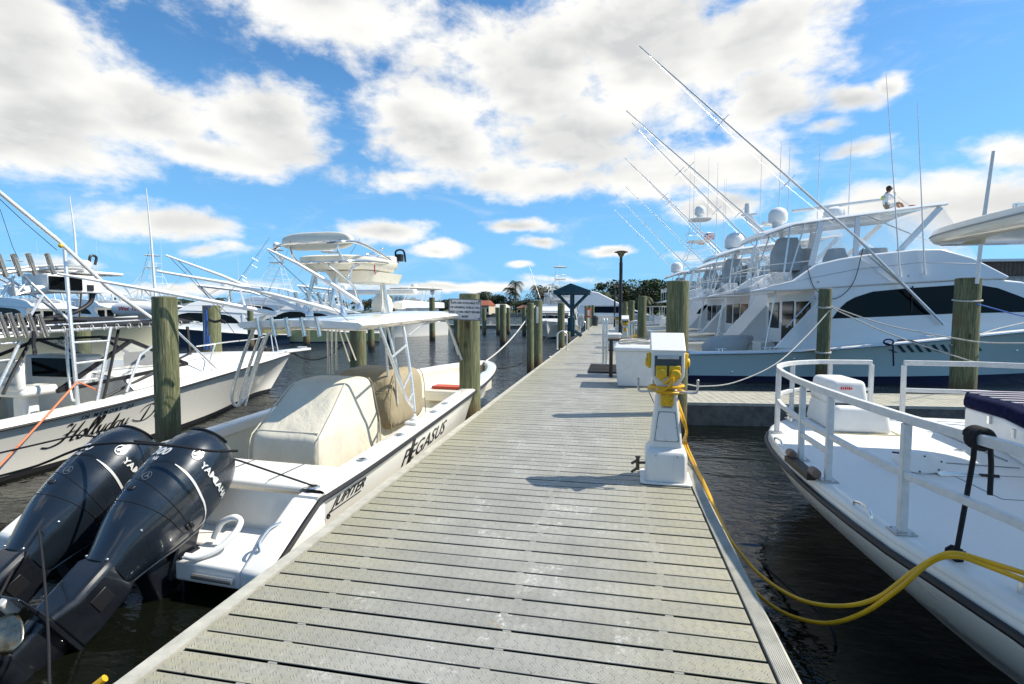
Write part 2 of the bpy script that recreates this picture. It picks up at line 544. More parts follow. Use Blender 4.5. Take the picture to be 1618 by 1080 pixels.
def dock_mat():
    """weathered aluminium tread planks: raised herringbone bars, yellowed ends, white scuffs"""
    m = bpy.data.materials.new('dock_plank'); m.use_nodes = True
    T = NT(m.node_tree); b = T.n['Principled BSDF']
    geo = T.new('ShaderNodeTexCoord').outputs['Object']
    x, y, z = T.sep(geo)
    # tread bars: checker of groups of three short bars leaning either way, kept to the middle of a board
    cs = .054
    gx = T.math('DIVIDE', x, cs); gy = T.math('DIVIDE', y, .0505)
    ix = T.math('FLOOR', gx); iy = T.math('FLOOR', gy)
    fx = T.math('SUBTRACT', T.math('FRACT', gx), .5); fy = T.math('SUBTRACT', T.math('FRACT', gy), .5)
    par = T.math('MULTIPLY_ADD', T.math('MODULO', T.math('ABSOLUTE', T.math('ADD', ix, iy)), 2.0), 2.0, -1.0)
    py_ = T.math('MULTIPLY', fy, par)
    a = T.math('MULTIPLY', T.math('ADD', fx, py_), .7071)
    c = T.math('MULTIPLY', T.math('SUBTRACT', fx, py_), .7071)
    stripes = T.math('COSINE', T.math('MULTIPLY', a, 2 * pi / .26))
    lim = T.range(T.math('ABSOLUTE', c), .16, .30, 1, 0, True)
    lim2 = T.range(T.math('ABSOLUTE', a), .34, .40, 1, 0, True)
    bars = T.math('MULTIPLY', T.math('MULTIPLY', T.range(stripes, .15, .85, 0, 1, True), lim), lim2)
    pf = T.math('FRACT', T.math('DIVIDE', T.math('SUBTRACT', y, PLANK0), PITCHP))
    mid = T.range(T.math('ABSOLUTE', T.math('SUBTRACT', pf, .5)), .34, .38, 1, 0)
    bars = T.math('MULTIPLY', bars, mid)
    st = T.noise(geo, 1.6, 6, .65)
    st2 = T.noise(T.mapping(geo, scale=(1.2, 6, 1)), 2.4, 6, .65)
    edge = T.range(T.math('ABSOLUTE', T.math('ADD', x, .68)), .45, 1.35, 0, 1)
    base = T.mix(T.range(st, .35, .65), (.290, .282, .248), (.41, .40, .358))
    yel = T.math('MULTIPLY', edge, T.range(st2, .30, .66, .35, 1), None, True)
    base = T.mix(yel, base, (.41, .38, .25))
    pid = T.math('FLOOR', T.math('DIVIDE', T.math('SUBTRACT', y, PLANK0), PITCHP))
    wnn = T.new('ShaderNodeTexWhiteNoise', noise_dimensions='1D'); T.put(wnn.inputs['W'], pid)
    base = T.mix(T.math('MULTIPLY', wnn.outputs[0], .26), base, (.17, .175, .16))
    sc = T.noise(geo, 3.1, 7, .7, .6)
    sc2 = T.noise(geo, 34, 6, .7, .4)
    scm = T.math('MULTIPLY', T.range(sc, .53, .64, 0, 1, True), T.range(sc2, .46, .62, 0, .95, True))
    base = T.mix(T.math('MULTIPLY', scm, T.range(edge, 0, .7, 1, .25)), base, (.66, .66, .61))
    ru = T.noise(T.vmath('ADD', geo, (5.2, 9.1, 0)), 4.3, 5, .6)
    base = T.mix(T.range(ru, .685, .75, 0, .6, True), base, (.42, .23, .05))
    dots = T.new('ShaderNodeTexVoronoi'); dots.inputs['Scale'].default_value = 5.5; T.put(dots.inputs['Vector'], geo)
    base = T.mix(T.range(dots.outputs['Distance'], .03, .045, .8, 0), base, (.05, .05, .045))
    gr = T.noise(T.mapping(geo, scale=(2, 90, 1)), 3, 3, .6)
    base = T.mix(T.range(gr, .4, .7, 0, .25), base, (.15, .155, .14))
    base = T.mix(T.math('MULTIPLY', bars, .55), base, (.55, .54, .47))
    # board edge groove dark lips
    T.put(b.inputs['Base Color'], base)
    b.inputs['Metallic'].default_value = .15
    T.put(b.inputs['Roughness'], T.range(st2, .3, .7, .38, .60))
    h = T.math('ADD', T.math('MULTIPLY', bars, 1.0), T.math('MULTIPLY', sc2, .10))
    T.put(b.inputs['Normal'], T.bump(h, 1.0, .006))
    return m
PITCHP = .153
PLANK0 = 2.42 - PITCHP * 14
DOCKM = dock_mat()
EDGEM = mat('dock_edge_extrusion', (.48, .465, .40), .6, vary=.25, vscale=7, bump=.3, bscale=60)
FASCIA = mat('dock_concrete', (.17, .165, .15), .85, vary=.45, vscale=5, bump=.5, bscale=30)


def water_mat():
    m = bpy.data.materials.new('marina_water'); m.use_nodes = True
    T = NT(m.node_tree); b = T.n['Principled BSDF']
    oc = T.new('ShaderNodeTexCoord').outputs['Object']
    n1 = T.noise(T.mapping(oc, rot=(0, 0, .5), scale=(1.0, 1.7, 1)), 1.1, 3, .5, .6)
    n2 = T.noise(T.mapping(oc, rot=(0, 0, -.2), scale=(1, 2.0, 1)), 4.2, 3, .5, .5)
    n3 = T.noise(T.mapping(oc, scale=(1, 1.8, 1)), 13, 2, .5)
    calm = T.noise(oc, .25, 3, .5)
    h = T.math('ADD', T.math('MULTIPLY', n1, 1.0), T.math('ADD', T.math('MULTIPLY', n2, .42), T.math('MULTIPLY', n3, .09)))
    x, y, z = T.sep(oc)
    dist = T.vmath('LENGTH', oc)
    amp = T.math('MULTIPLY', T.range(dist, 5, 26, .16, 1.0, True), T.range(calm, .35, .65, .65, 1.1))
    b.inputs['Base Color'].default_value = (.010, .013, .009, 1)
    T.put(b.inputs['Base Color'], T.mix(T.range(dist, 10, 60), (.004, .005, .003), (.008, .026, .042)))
    b.inputs['Roughness'].default_value = .04
    b.inputs['IOR'].default_value = 1.33
    b.inputs['Specular IOR Level'].default_value = .5
    bn = T.new('ShaderNodeBump'); bn.inputs['Distance'].default_value = .22
    T.put(bn.inputs['Strength'], amp); T.put(bn.inputs['Height'], h)
    T.put(b.inputs['Normal'], bn.outputs[0])
    return m
WATERM = water_mat()
WZ = -.42

# ------------------------------------------------------------------ setting: water, dock
wm = MB()
wm.add([(-1500, -300, WZ), (1500, -300, WZ), (1500, 2500, WZ), (-1500, 2500, WZ)], [(0, 1, 2, 3)])
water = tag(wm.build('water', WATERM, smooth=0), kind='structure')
seabed_m = mat('harbour_mud', (.05, .045, .03), .9)

DX0, DX1 = -2.22, 0.87
def decking():
    root = thing('dock', None, None); root['kind'] = 'structure'
    y1 = 66.0
    mb = MB(); wb = MB(); i = 0; y = PLANK0
    while y < y1:
        g = .017
        jz = .0008 * sin(i * 2.7) + .0006 * sin(i * 7.1); jg = .0015 * sin(i * 4.3)
        mb.box((( DX0 + DX1) / 2 + .002 * sin(i * 3.3), y + PITCHP / 2 + jg, -.003 + jz), (DX1 - DX0 - .23 + .003 * sin(i * 5.7), PITCHP - g, .006), rz=.0004 * sin(i * 1.9))
        wb.box((( DX0 + DX1) / 2, y + PITCHP / 2, -.035), (DX1 - DX0 - .25, PITCHP - .055, .055))
        y += PITCHP; i += 1
    o = mb.build('decking', DOCKM, root, smooth=0, bevel=.0012, seg=1)
    wb.build('plank_webs', mat('dark_web', (.010, .010, .009), .9), root, smooth=0)
    # spacer tabs that bridge the gaps at the joists
    tb = MB(); y = PLANK0
    k = 0
    while y < 20:
        for t in (-1.62, -.55, .30):
            tb.box((t + .03 * sin(k * 2.3 + t), y - .001, -.006), (.045, .012, .009))
        y += PITCHP; k += 1
    tb.build('spacer_tabs', mat('tab_grey', (.26, .26, .235), .7), root, smooth=0)
    e = MB()
    for x, s in ((DX0, 1), (DX1, -1)):
        e.prism([(x, -.24), (x, -.004), (x + s * .012, .006), (x + s * .10, .006), (x + s * .10, -.03), (x + s * .02, -.03), (x + s * .02, -.24)], PLANK0 - .3, y1, 'y')
    # ribbed right hand edge
    for q in range(9):
        e.box((DX1 - .018 - q * .0095, (PLANK0 + y1) / 2, .0060), (.0035, y1 - PLANK0, .0056))
    e.build('edge_trim', EDGEM, root, smooth=30)
    j = MB()
    for t in (-1.9, -1.62, -.55, .30, .6):
        j.box((t, 31, -.17), (.07, 70, .2))
    j.box((-.67, 31, -.5), (2.2, 70, .3))
    j.build('floats', mat('dark_float', (.008, .008, .007), .9), root, smooth=0)
    return root
decking()

# finger dock to the right, beyond the tour boat's bow
def finger():
    a = at(1080, 636, Z=0); b = at(1531, 641, Z=0); c = at(1225, 619, Z=0)
    hd = math.degrees(atan2(b.y - a.y, b.x - a.x)) * .75
    F = Frame(DX1 + .01, a.y - .02, hd)
    root = F.root('finger_dock', None, None); root['kind'] = 'structure'
    wd = 1.42
    mb = MB(); n = 95; q = .153
    for i in range(n):
        mb.box((.02 + q * (i + .5), wd / 2, -.0145), (q - .010, wd - .12, .029))
    mb.build('decking', mat('finger_plank', (.42, .40, .32), .6, vary=.25, vscale=5, bump=.3, bscale=120), root, smooth=0)
    e = MB()
    for v in (.0, wd):
        e.box((n * q / 2, v + (.03 if v == 0 else -.03), -.02), (n * q, .06, .052))
    e.build('edge_trim', EDGEM, root, smooth=0)
    f = MB(); f.box((n * q / 2, wd / 2, -.25), (n * q, wd - .03, .40))
    f.build('fascia', FASCIA, root, smooth=0)
    return F
FING = finger()

# ------------------------------------------------------------------ pilings
def piling(px, w, top_py=None, rad=.17, zt=None, base=WZ, lab='', X=None, cap=False, lean=(0, 0)):
    """piling at photograph column px and depth w (metres along the view axis)"""
    if X is not None:
        x, y = X
    else:
        a = (px - 809) / FPX
        x = a * w * cos(YAW) - w * sin(YAW); y = a * w * sin(YAW) + w * cos(YAW)
    if zt is None: zt = H + (490 - top_py) / FPX * w
    mb = MB(); n = 22
    z0 = -1.2 - WZ; z1 = zt - WZ
    rnd = random.Random(int(px * 7 + w * 3))
    rings = []
    m = 9
    for i in range(m):
        t = i / (m - 1); z = z0 + (z1 - z0) * t
        ring = []
        for k in range(n):
            a = 2 * pi * k / n
            rr = rad * (1.05 - .07 * t) * (1 + .03 * noise.noise(Vector((cos(a) * 1.3 + px, sin(a) * 1.3, z * .8))))
            ring.append(Vector((rr * cos(a) + lean[0] * (z - 0), rr * sin(a) + lean[1] * z, z)))
        rings.append(ring)
    mb.loft(rings, caps=False)
    tops = rings[-1]; c = sum(tops, Vector()) / n
    inner = [c + (p - c) * .93 + Vector((0, 0, .012)) for p in tops]
    mb.loft([tops, inner], caps=False, mi=1)
    mb.add(inner + [c + Vector((0, 0, .02))], [(i, (i + 1) % n, n) for i in range(n)], 1)
    o = mb.build('piling', [PILING, PTOP], None, smooth=50)
    o.location = (x, y, WZ)
    tag(o, lab, 'piling', 'dock pilings')
    return o

def pile_at(px, w, zt=None, top_py=None):
    a = (px - 809) / FPX
    x = a * w * cos(YAW) - w * sin(YAW); y = a * w * sin(YAW) + w * cos(YAW)
    return Vector((x, y, 0))

PL1 = piling(258, 6.25, 470, .135, lab='green weathered piling between the twin-engine boat and the boat lettered Hollyday, reddish foot', lean=(.015, 0))
PL2 = piling(335, 12.0, 483, .19, lab='short piling with blue rope hanging from it beyond the Hollyday boat')
PL3 = piling(565, 11.4, 512, .18, lab='pale green piling seen under the hardtop, behind the tan console cover')
PM1 = piling(742, 8.65, 465, .175, lab='thick piling at the left dock edge that carries the slip notice sign')
PM2 = piling(849, 16.6, 475, .165, lab='piling at the left dock edge with a white bracket and mooring line')
PM2b = piling(838, 15.6, 479, .11, lab='dark slim post tight against the piling with the white bracket')
PM3 = piling(886.5, 24.3, 479, .17, lab='piling behind the low hoop rail on the left dock edge')
piling(898, 31.5, 524, .13, lab='short stub piling in front of the blue kiosk')
for px, w, ty, lb in ((926, 48, 483, 'slim piling just right of the red box behind the kiosk'), (931.5, 53, 482.5, 'middle one of three pilings left of the trash can'), (936.5, 58, 482, 'piling directly behind the grey trash can')):
    piling(px, w, ty, .17, lab=lb)
for px, w, ty, r, lb in ((765, 44, 487, .17, 'leftmost far piling in open water just right of the notice sign'),
                     (787, 44, 486, .17, 'far piling in open water, second right of the notice sign'),
                     (794.5, 31, 481, .19, 'darker nearer piling in open water left of the trees and palm'),
                     (803, 46, 486, .17, 'far piling in open water below the tall palm'),
                     (828, 43, 485, .17, 'far piling in open water just left of the bracket piling'),
                     (616, 33, 468, .22, 'piling in front of the white trawler yacht left of the radar'),
                     (683, 36, 470, .2, 'slim piling in front of the white trawler yacht hull'),
                     (722, 30, 478, .2, 'dark piling right behind the notice sign piling'),
                     (396, 27, 490, .15, 'dark piling in front of the navy-hulled boat'),
                     (484, 30, 505, .19, 'piling in front of the yellow-hulled boat'),
                     (586, 27, 500, .17, 'dark brown piling behind the pale piling under the hardtop'),
                     (128, 13.5, 500, .2, 'green piling seen between ladder and beige hull on the far left')):
    piling(px, w, ty, r, lab=lb)
PR1 = piling(1070, 8.35, 445, .178, lab='tallest thick green piling right behind the near power pedestal')
PR2 = piling(1302, 14.3, 457, .165, lab='dark piling with white mooring lines in front of the blue yacht')
PR3 = piling(1526, 10.9, 440, .225, lab='broad olive piling at right with a rope ring round its top')
for px, w, ty, r, lb in ((1014, 20.5, 468, .17, 'piling behind the white dock box, right of the far pedestal'),
                     (997, 27, 475, .17, 'piling just left of the one behind the dock box'),
                     (987, 33, 477, .17, 'piling beside the black lamp post'),
                     (1119, 44, 475, .21, 'piling by the yellow cover among the white yachts'),
                     (1158.5, 29, 472, .18, 'left one of two pilings in front of the second white yacht'),
                     (1175, 30, 472, .18, 'brown right one of two pilings in front of the second white yacht')):
    piling(px, w, ty, r, lab=lb)

# ------------------------------------------------------------------ boat helpers
def hull_mesh(mb, sta, zbands, flare=1.5, kd=.25, closed_stern=True, rows=8):
    """sta: (u_sheer, half_beam, z_sheer, half_width_at_water, u_at_water); zbands: material by height fraction"""
    rings = []
    for (us, hb, zs, hw, uw) in sta:
        side = []
        for i in range(rows + 1):
            q = 1 - i / rows
            h = hw + (hb - hw) * (q ** flare)
            side.append((uw + (us - uw) * q, h, zs * q))
        side.append((uw - .02, hw * .85, -.10))
        ring = [Vector((a, -b, c)) for a, b, c in side] + [Vector((uw - .05, 0, -kd))] + [Vector((a, b, c)) for a, b, c in reversed(side)]
        rings.append(ring)
    n = len(rings[0])
    for i in range(len(rings) - 1):
        for j in range(n - 1):
            jj = min(j, n - 2 - j)
            q = 1 - (jj + .5) / rows
            mi = 0
            for (zq, k) in zbands:
                if q < zq: mi = k
            b = len(mb.v)
            mb.v += [tuple(rings[i][j]), tuple(rings[i][j + 1]), tuple(rings[i + 1][j + 1]), tuple(rings[i + 1][j])]
            mb.f.append((b, b + 1, b + 2, b + 3)); mb.m.append(mi)
    if closed_stern:
        mb.add(rings[0], [tuple(range(n))], 0)
    return rings


def weld(o, d=.0005):
    bm = bmesh.new(); bm.from_mesh(o.data)
    bmesh.ops.remove_doubles(bm, verts=bm.verts, dist=d)
    bmesh.ops.recalc_face_normals(bm, faces=bm.faces)
    bm.to_mesh(o.data); bm.free()
    o.data.polygons.foreach_set('use_smooth', [True] * len(o.data.polygons))
    o.data.set_sharp_from_angle(angle=radians(38))
    return o


def stations(L, tabs, rake, n=26, u0=0.0):
    """tabs: hb(u), zs(u), hw(u) as smooth tables in metres; rake = stem overhang"""
    hb, zs, hw = (smooth_table(t) for t in tabs)
    out = []
    for i in range(n):
        t = i / (n - 1); t = 1 - (1 - t) ** 1.6
        u = u0 + (L - u0) * t
        k = max(0, (u / L - .45) / .55)
        out.append((u, max(.004, hb(u)), zs(u), max(.002, hw(u)), u - rake * k ** 1.5))
    return out


def fq(F, pts, n=0):
    """tube path from (px, py, v) triples in the frame's v planes"""
    P = [F.at(p[0], p[1], v=p[2]) for p in pts]
    return spline(P, n) if n else P


def ladder(mb, a0, a1, b0, b1, r=.016, rungs=5, rr=.012):
    """two rails a0-a1 and b0-b1 with rungs"""
    a0, a1, b0, b1 = map(Vector, (a0, a1, b0, b1))
    mb.tube([a0, a1], r, 8); mb.tube([b0, b1], r, 8)
    for i in range(rungs):
        t = (i + .6) / (rungs + .2)
        mb.tube([a0.lerp(a1, t), b0.lerp(b1, t)], rr, 6)


def rod_holder(F_root, p, d, name='rod_holder', L=.23, r=.024, m=None):
    mb = MB(); p = Vector(p); d = unit(d)
    ref = Vector((0, 0, 1)) if abs(d.z) < .9 else Vector((1, 0, 0))
    x = unit(d.cross(ref)); y = d.cross(x)
    M = Matrix((x, y, d)).transposed()
    mb.lathe([(r * .94, 0), (r, .01), (r, L - .01), (r * 1.12, L), (r * .85, L), (r * .85, .03), (.001, .03)], p, 12, 0, M)
    return mb.build(name, m or STEEL, F_root)


def dome(parent, c, r, h, name='radar_dome', m=None, base=.25):
    mb = MB()
    prof = [(r * .55, -h * base), (r * .60, 0), (r * .93, h * .05), (r, h * .16), (r, h * .5)]
    for i in range(1, 8):
        a = i / 7 * pi / 2
        prof.append((max(.002, r * cos(a)), h * .5 + h * .5 * sin(a)))
    mb.lathe(prof, c, 20)
    return mb.build(name, m or PLASW, parent)


def radome_flat(parent, c, r, h, name='radar_dome'):
    mb = MB()
    mb.lathe([(r * .8, 0), (r, h * .2), (r, h * .65), (r * .85, h), (.002, h * 1.06)], c, 20)
    return mb.build(name, PLASW, parent)


# ------------------------------------------------------------------ the twin engine boat tied along the dock
JF = Frame(-3.68, 3.6, 86.5, WZ)
jr = JF.root('center_console_boat', 'white open fishing boat lettered PEGASUS tied along the left dock edge, twin dark outboards raised', 'motorboat')
JL = 9.0
j_hb = [(0, 1.34), (1, 1.34), (2.2, 1.30), (4, 1.21), (5.5, 1.08), (6.5, .93), (7.5, .70), (8.3, .42), (8.8, .17), (9, .01)]
j_zs = [(0, .60), (1, .64), (2, .69), (4, .78), (6, .84), (8, .86), (9, .85)]
j_hw = [(0, 1.20), (2.2, 1.17), (4, 1.02), (5.5, .80), (6.5, .58), (7.5, .30), (8.5, .03), (9, .002)]
HB, ZS, HW = smooth_table(j_hb), smooth_table(j_zs), smooth_table(j_hw)
st = stations(JL, (j_hb, j_zs, j_hw), .75, 30, u0=.18)
mb = MB(); hull_mesh(mb, st, [(.10, 1)], 1.25)
# the raked quarter wings aft of the transom, each a solid with its own slope
weld(mb.build('hull', [HULLW, mat('bottom_paint_blue', (.02, .12, .20), .6)], jr))
wg = MB()
for s in (-1, 1):
    a = [(-.42, .02), (-.42, .25), (-.36, .29), (.15, .585), (.30, .60), (.30, .02)]
    o1 = s * 1.335; o2 = s * 1.10
    wg.prism(a, o1, o2, 'y')
wg.build('quarter_wing', WHITE, jr, bevel=.03, seg=3)
# grab handles on the inner wings
g = MB()
for s in (-1, 1):
    g.tube(spline([(-.28, s * 1.17, .35), (-.25, s * 1.14, .40), (-.14, s * 1.14, .46), (-.05, s * 1.17, .47)], 5), .011, 8)
g.build('grab_handle', STEEL, jr)
# rub rail stripe
rr = MB()
for s in (-1, 1):
    path = [Vector((u, s * (HB(u) + .006), ZS(u) - .040)) for u in [.2 + i * (JL - .35) / 40 for i in range(41)]]
    rr.tube([Vector((-.36, s * 1.338, .245)), Vector((.02, s * 1.345, .47))] + path, .024, 6)
rr.build('rub_rail', BLACK, jr)
gunw = MB()
us = [.28 + i * (JL - .30) / 44 for i in range(45)]
for s in (-1, 1):
    rings = []
    for u in us:
        hb = HB(u); z = ZS(u); ins = min(hb * .98, .25 if u < 6.8 else .20)
        rings.append([Vector((u, s * (hb + .004), z - .03)), Vector((u, s * (hb - .012), z)), Vector((u, s * (hb - .04), z + .012)), Vector((u, s * (hb - ins + .03), z + .016)), Vector((u, s * (hb - ins), z + .002)), Vector((u, s * max(0, hb - ins - .0), z - .09))])
    gunw.loft(rings, closed=False, caps=False)
gunw.build('gunwale', WHITE, jr, solid=0)
lin = MB()
for s in (-1, 1):
    rings = []
    for u in us:
        hb = HB(u); z = ZS(u); ins = min(hb * .98, .25 if u < 6.8 else .20); fl = .16 if u < 6.3 else .30
        rings.append([Vector((u, s * (hb - ins), z - .085)), Vector((u, s * max(0, hb - ins + .02), z - .13)), Vector((u, s * max(0, hb - ins - .02), fl + .2)), Vector((u, s * max(0, hb - ins - .05), fl)), Vector((u, 0, fl))])
    lin.loft(rings, closed=False, caps=False)
lin.build('cockpit_liner', CREAM, jr)
# swim platform with motor well between the wings
pf = MB()
pf.prism([(-.40, .10), (-.40, .255), (-.34, .265), (.42, .285), (.42, .05)], -1.10, -.50, 'y')
pf.prism([(-.40, .10), (-.40, .255), (-.34, .265), (.42, .285), (.42, .05)], 1.10, .62, 'y')
pf.prism([(-.10, .02), (-.10, .25), (.42, .28), (.42, .05)], -.50, .62, 'y')
pf.build('swim_platform', WHITE, jr, bevel=.025, seg=3)
tw = MB()
tw.box((.50, 0, .40), (.10, 2.20, .36))
tw.build('transom', WHITE, jr, bevel=.02, seg=2)
td = MB(); td.box((.437, -.82, .41), (.03, .42, .25)); td.build('transom_door', CREAM, jr, bevel=.02)
th = MB(); th.prism([(.34, .555), (.34, .605), (.37, .625), (.86, .635), (.86, .56)], -1.10, 1.10, 'y')
th.build('transom_bench', WHITE, jr, bevel=.015)
sl = MB(); sl.box((.60, -.72, .6375), (.50, .006, .004)); sl.box((.60, -.15, .6375), (.50, .006, .004)); sl.build('hatch_seam', INK, jr)
# small fittings
ck = MB()
for (u, v) in ((.32, -1.20), (1.05, -1.22), (1.9, -1.19), (3.0, -1.14), (3.5, -1.10), (4.9, -1.02)):
    ck.lathe([(.055, 0), (.05, .010), (.032, .012), (.03, -.002), (.001, -.002)], (u, v, ZS(u) + .016), 14)
ck.build('gunwale_fitting', STEEL, jr)
ckd = MB()
for (u, v) in ((.32, -1.20), (1.05, -1.22), (1.9, -1.19), (3.0, -1.14)):
    ckd.lathe([(.030, 0), (.030, .004), (.001, .004)], (u, v, ZS(u) + .0175), 12)
ckd.build('fitting_opening', INK, jr)
drn = MB()
for du, dz in ((.30, .40), (.32, .29)):
    drn.lathe([(.024, 0), (.022, .01), (.012, .012), (.001, .002)], (du, -1.345, dz), 12, 0, Matrix.Rotation(pi / 2, 3, 'X'))
drn.build('drain_fitting', INK, jr)
cr = MB(); cr.tube([(-.42, -1.05, .17), (-.42, -.70, .17)], .022, 10); cr.build('boarding_ladder_tube', STEEL, jr)
# anchor locker and bow seat
bs = MB(); bs.prism([(6.2, .28), (6.2, .50), (8.0, .58), (8.0, .28)], -.45, .45, 'y'); bs.build('bow_seat', CREAM, jr, bevel=.04, seg=3)
cu_ = MB(); cu_.box((6.5, .0, .54), (.3, .7, .05)); cu_.build('red_locker_mark', mat('red_stripe', (.5, .06, .03), .5), jr)
# console under the second cover reaches the sole
co = MB(); co.prism([(2.75, .16), (2.85, .9), (3.7, .95), (3.9, .16)], -.45, .35, 'y'); co.build('console', CREAM, jr, bevel=.05)
dk = MB()
for i in range(9): dk.box((2.2 + i * .06, -.55, .172), (.045, .5, .02))
dk.build('teak_step', TEAK, jr, smooth=0)

# hardtop on its tube frames
ht = MB()
HTU0, HTU1, HV0, HV1 = 1.62, 4.9, -.98, .80
rings = []
for i in range(15):
    t = i / 14; u = HTU0 + (HTU1 - HTU0) * t
    w = (1 - max(0, (abs(t - .5) - .42) / .08) ** 2 * .05)
    zc = 1.955 + .10 * t
    if i in (0, 14): w *= .97
    ring = []
    for v, z in ((HV0, 0), (HV0 + .05, .028), (-.5, .05), (0, .055), (.4, .05), (HV1 - .05, .028), (HV1, 0), (HV1 - .05, -.04), (HV1 - .2, -.035), (0, -.02), (HV0 + .2, -.035), (HV0 + .05, -.04)):
        ring.append(Vector((u, (v + .09) * w - .09, zc + z)))
    rings.append(ring)
ht.loft(rings)
ht.build('hardtop', WHITE, jr, smooth=50)
fr = MB()
GV = -1.13
# starboard side frame: two long rails curving into one foot, with rungs
A = fq(JF, [(598, 512, -.92), (618, 565, -1.0), (640, 625, -1.08), (652, 643, -1.12)], 5)
B = fq(JF, [(637, 515, -.90), (642, 545, -.96), (650, 600, -1.05), (655, 650, -1.13)], 5)
fr.tube(A, .021, 8); fr.tube(B, .021, 8)
for t in (.38, .62, .85):
    fr.tube([A[int(t * (len(A) - 1))], B[int(t * (len(B) - 1))]], .015, 8)
for (a, b) in (((612, 515, -.75), (640, 632, -.95)), ((620, 515, -.6), (628, 640, -.6)), ((608, 515, -.45), (616, 640, -.45))):
    fr.tube(fq(JF, [a, b]), .017, 8)
# port side
A = fq(JF, [(404, 512, .72), (385, 560, .9), (368, 615, 1.05), (368, 635, 1.12), (376, 640, 1.15), (388, 625, 1.12), (402, 580, 1.0), (418, 535, .85), (436, 522, .7)], 5)
fr.tube(A, .020, 8)
B = fq(JF, [(415, 520, .75), (400, 560, .9), (383, 612, 1.08), (377, 640, 1.15)], 4)
fr.tube(B, .018, 8)
fr.tube(fq(JF, [(424, 525, .72), (396, 610, 1.0), (388, 640, 1.12)], 4), .014, 8)
for (a, b) in (((518, 522, .5), (519, 590, .7)), ((524, 522, .4), (526, 590, .5)), ((531, 520, .3), (532, 585, .4)), ((535, 520, .5), (552, 570, .8)), ((543, 520, .5), (562, 568, .8))):
    fr.tube(fq(JF, [a, b]), .015, 8)
# forward braces to the bow deck
fr.tube(fq(JF, [(704, 500, -.6), (716, 530, -.75), (730, 568, -.95)], 4), .018, 8)
fr.tube(fq(JF, [(700, 500, -.5), (708, 512, -.6), (724, 560, -.8)], 4), .014, 8)
fr.tube(fq(JF, [(645, 530, -.9), (670, 512, -.9), (704, 504, -.85), (716, 503, -.8)], 5), .014, 8)
# under-roof grid
for v in (-.8, -.3, .2, .65):
    fr.tube([(1.7, v, 1.905), (4.7, v, 1.99)], .014, 6)
for u in (1.75, 2.7, 3.7):
    fr.tube([(u, -.9, 1.905 + (u - 1.7) * .028), (u, .75, 1.905 + (u - 1.7) * .028)], .014, 6)
fr.build('tube_frame', ALU, jr)
ftp = MB()
p = JF.at(655, 652, v=-1.13)
ftp.box((p.x, -1.13, ZS(p.x) + .03), (.26, .16, .035)); ftp.lathe([(.05, 0), (.045, .03), (.022, .05), (.02, .08)], (p.x, -1.13, ZS(p.x) + .045), 14)
ftp.build('frame_foot', PLASW, jr, bevel=.01)
for k, px in enumerate((408, 431, 454, 478, 502)):
    a = JF.at(px + 4, 531, u=HTU0 - .03)
    rod_holder(jr, a, (.0, .24, 1.0), L=.215)
for k, px in enumerate((473, 492, 510, 530)):
    a = JF.at(px, 488, u=2.35)
    rod_holder(jr, a, (-.05, .24, 1.0), L=.22)
# tower: legs, ring, platform, backrest
tz = 2.77
TU0, TU1 = 2.05, 3.55
tf = MB()
for pts in (((480, 494, .35), (490, 460, .30), (500, 418, .22)), ((520, 490, -.1), (526, 465, -.1), (533, 430, -.12)),
            ((613, 494, -.45), (608, 460, -.42), (601, 428, -.4)), ((605, 494, -.05), (604, 460, -.08), (601, 428, -.1))):
    tf.tube(fq(JF, pts), .026, 10)
for pts in (((568, 482, -.55), (560, 455, -.55), (545, 438, -.5), (520, 418, -.45)), ((552, 442, -.5), (554, 428, -.5), (560, 420, -.5), (572, 416, -.5)),
            ((500, 450, .25), (499, 430, .25), (503, 415, .25))):
    tf.tube(fq(JF, pts, 5), .016, 8)
tf.build('tower_leg', STEEL, jr)
rg = MB()
ring1 = [(447, 412, .40), (435, 395, .42), (440, 388, .3), (470, 384, .0), (530, 382, -.55), (562, 382, -.62), (590, 394, -.62), (612, 408, -.58), (622, 416, -.5), (618, 420, -.35)]
rg.tube(fq(JF, ring1, 6), .017, 8)
low = [(473, 416, .30), (500, 414, -.10), (540, 413, -.6), (580, 412, -.68), (612, 415, -.6), (622, 417, -.48)]
rg.tube(fq(JF, low, 6), .02, 8)
for pts in (((459, 388, .15), (462, 402, .15), (472, 416, .15)), ((533, 383, -.55), (535, 398, -.57), (545, 413, -.6))):
    rg.tube(fq(JF, pts, 5), .014, 8)
rg.build('tower_rail', STEEL, jr)
tp = MB()
c0 = JF.at(455, 410, v=.35); c1 = JF.at(612, 410, v=-.5)
pz = (c0.z + c1.z) / 2
def oval(u0, u1, v0, v1, z, n=24, p=3.2):
    return [Vector(((u0 + u1) / 2 + (u1 - u0) / 2 * math.copysign(abs(cos(a)) ** (2 / p), cos(a)), (v0 + v1) / 2 + (v1 - v0) / 2 * math.copysign(abs(sin(a)) ** (2 / p), sin(a)), z)) for a in [2 * pi * k / n for k in range(n)]]
U0, U1 = 2.05, 3.35
tp.loft([oval(U0 + .1, U1 - .1, -.55, .30, pz - .14), oval(U0, U1, -.62, .38, pz - .06), oval(U0, U1, -.62, .38, pz), oval(U0 + .05, U1 - .05, -.58, .34, pz + .02)])
tp.build('tower_platform', CREAM, jr, smooth=50)
bx = MB(); bx.loft([oval(2.5, U1 + .05, -.5, .1, pz - .28, p=6), oval(2.4, U1 + .1, -.55, .15, pz - .15, p=6)]); bx.build('tower_console', CREAM, jr)
dsh = MB(); dsh.box((U1 - .05, -.15, pz + .06), (.25, .6, .1)); dsh.build('tower_dash', PLASW, jr, bevel=.02)
stw = MB()
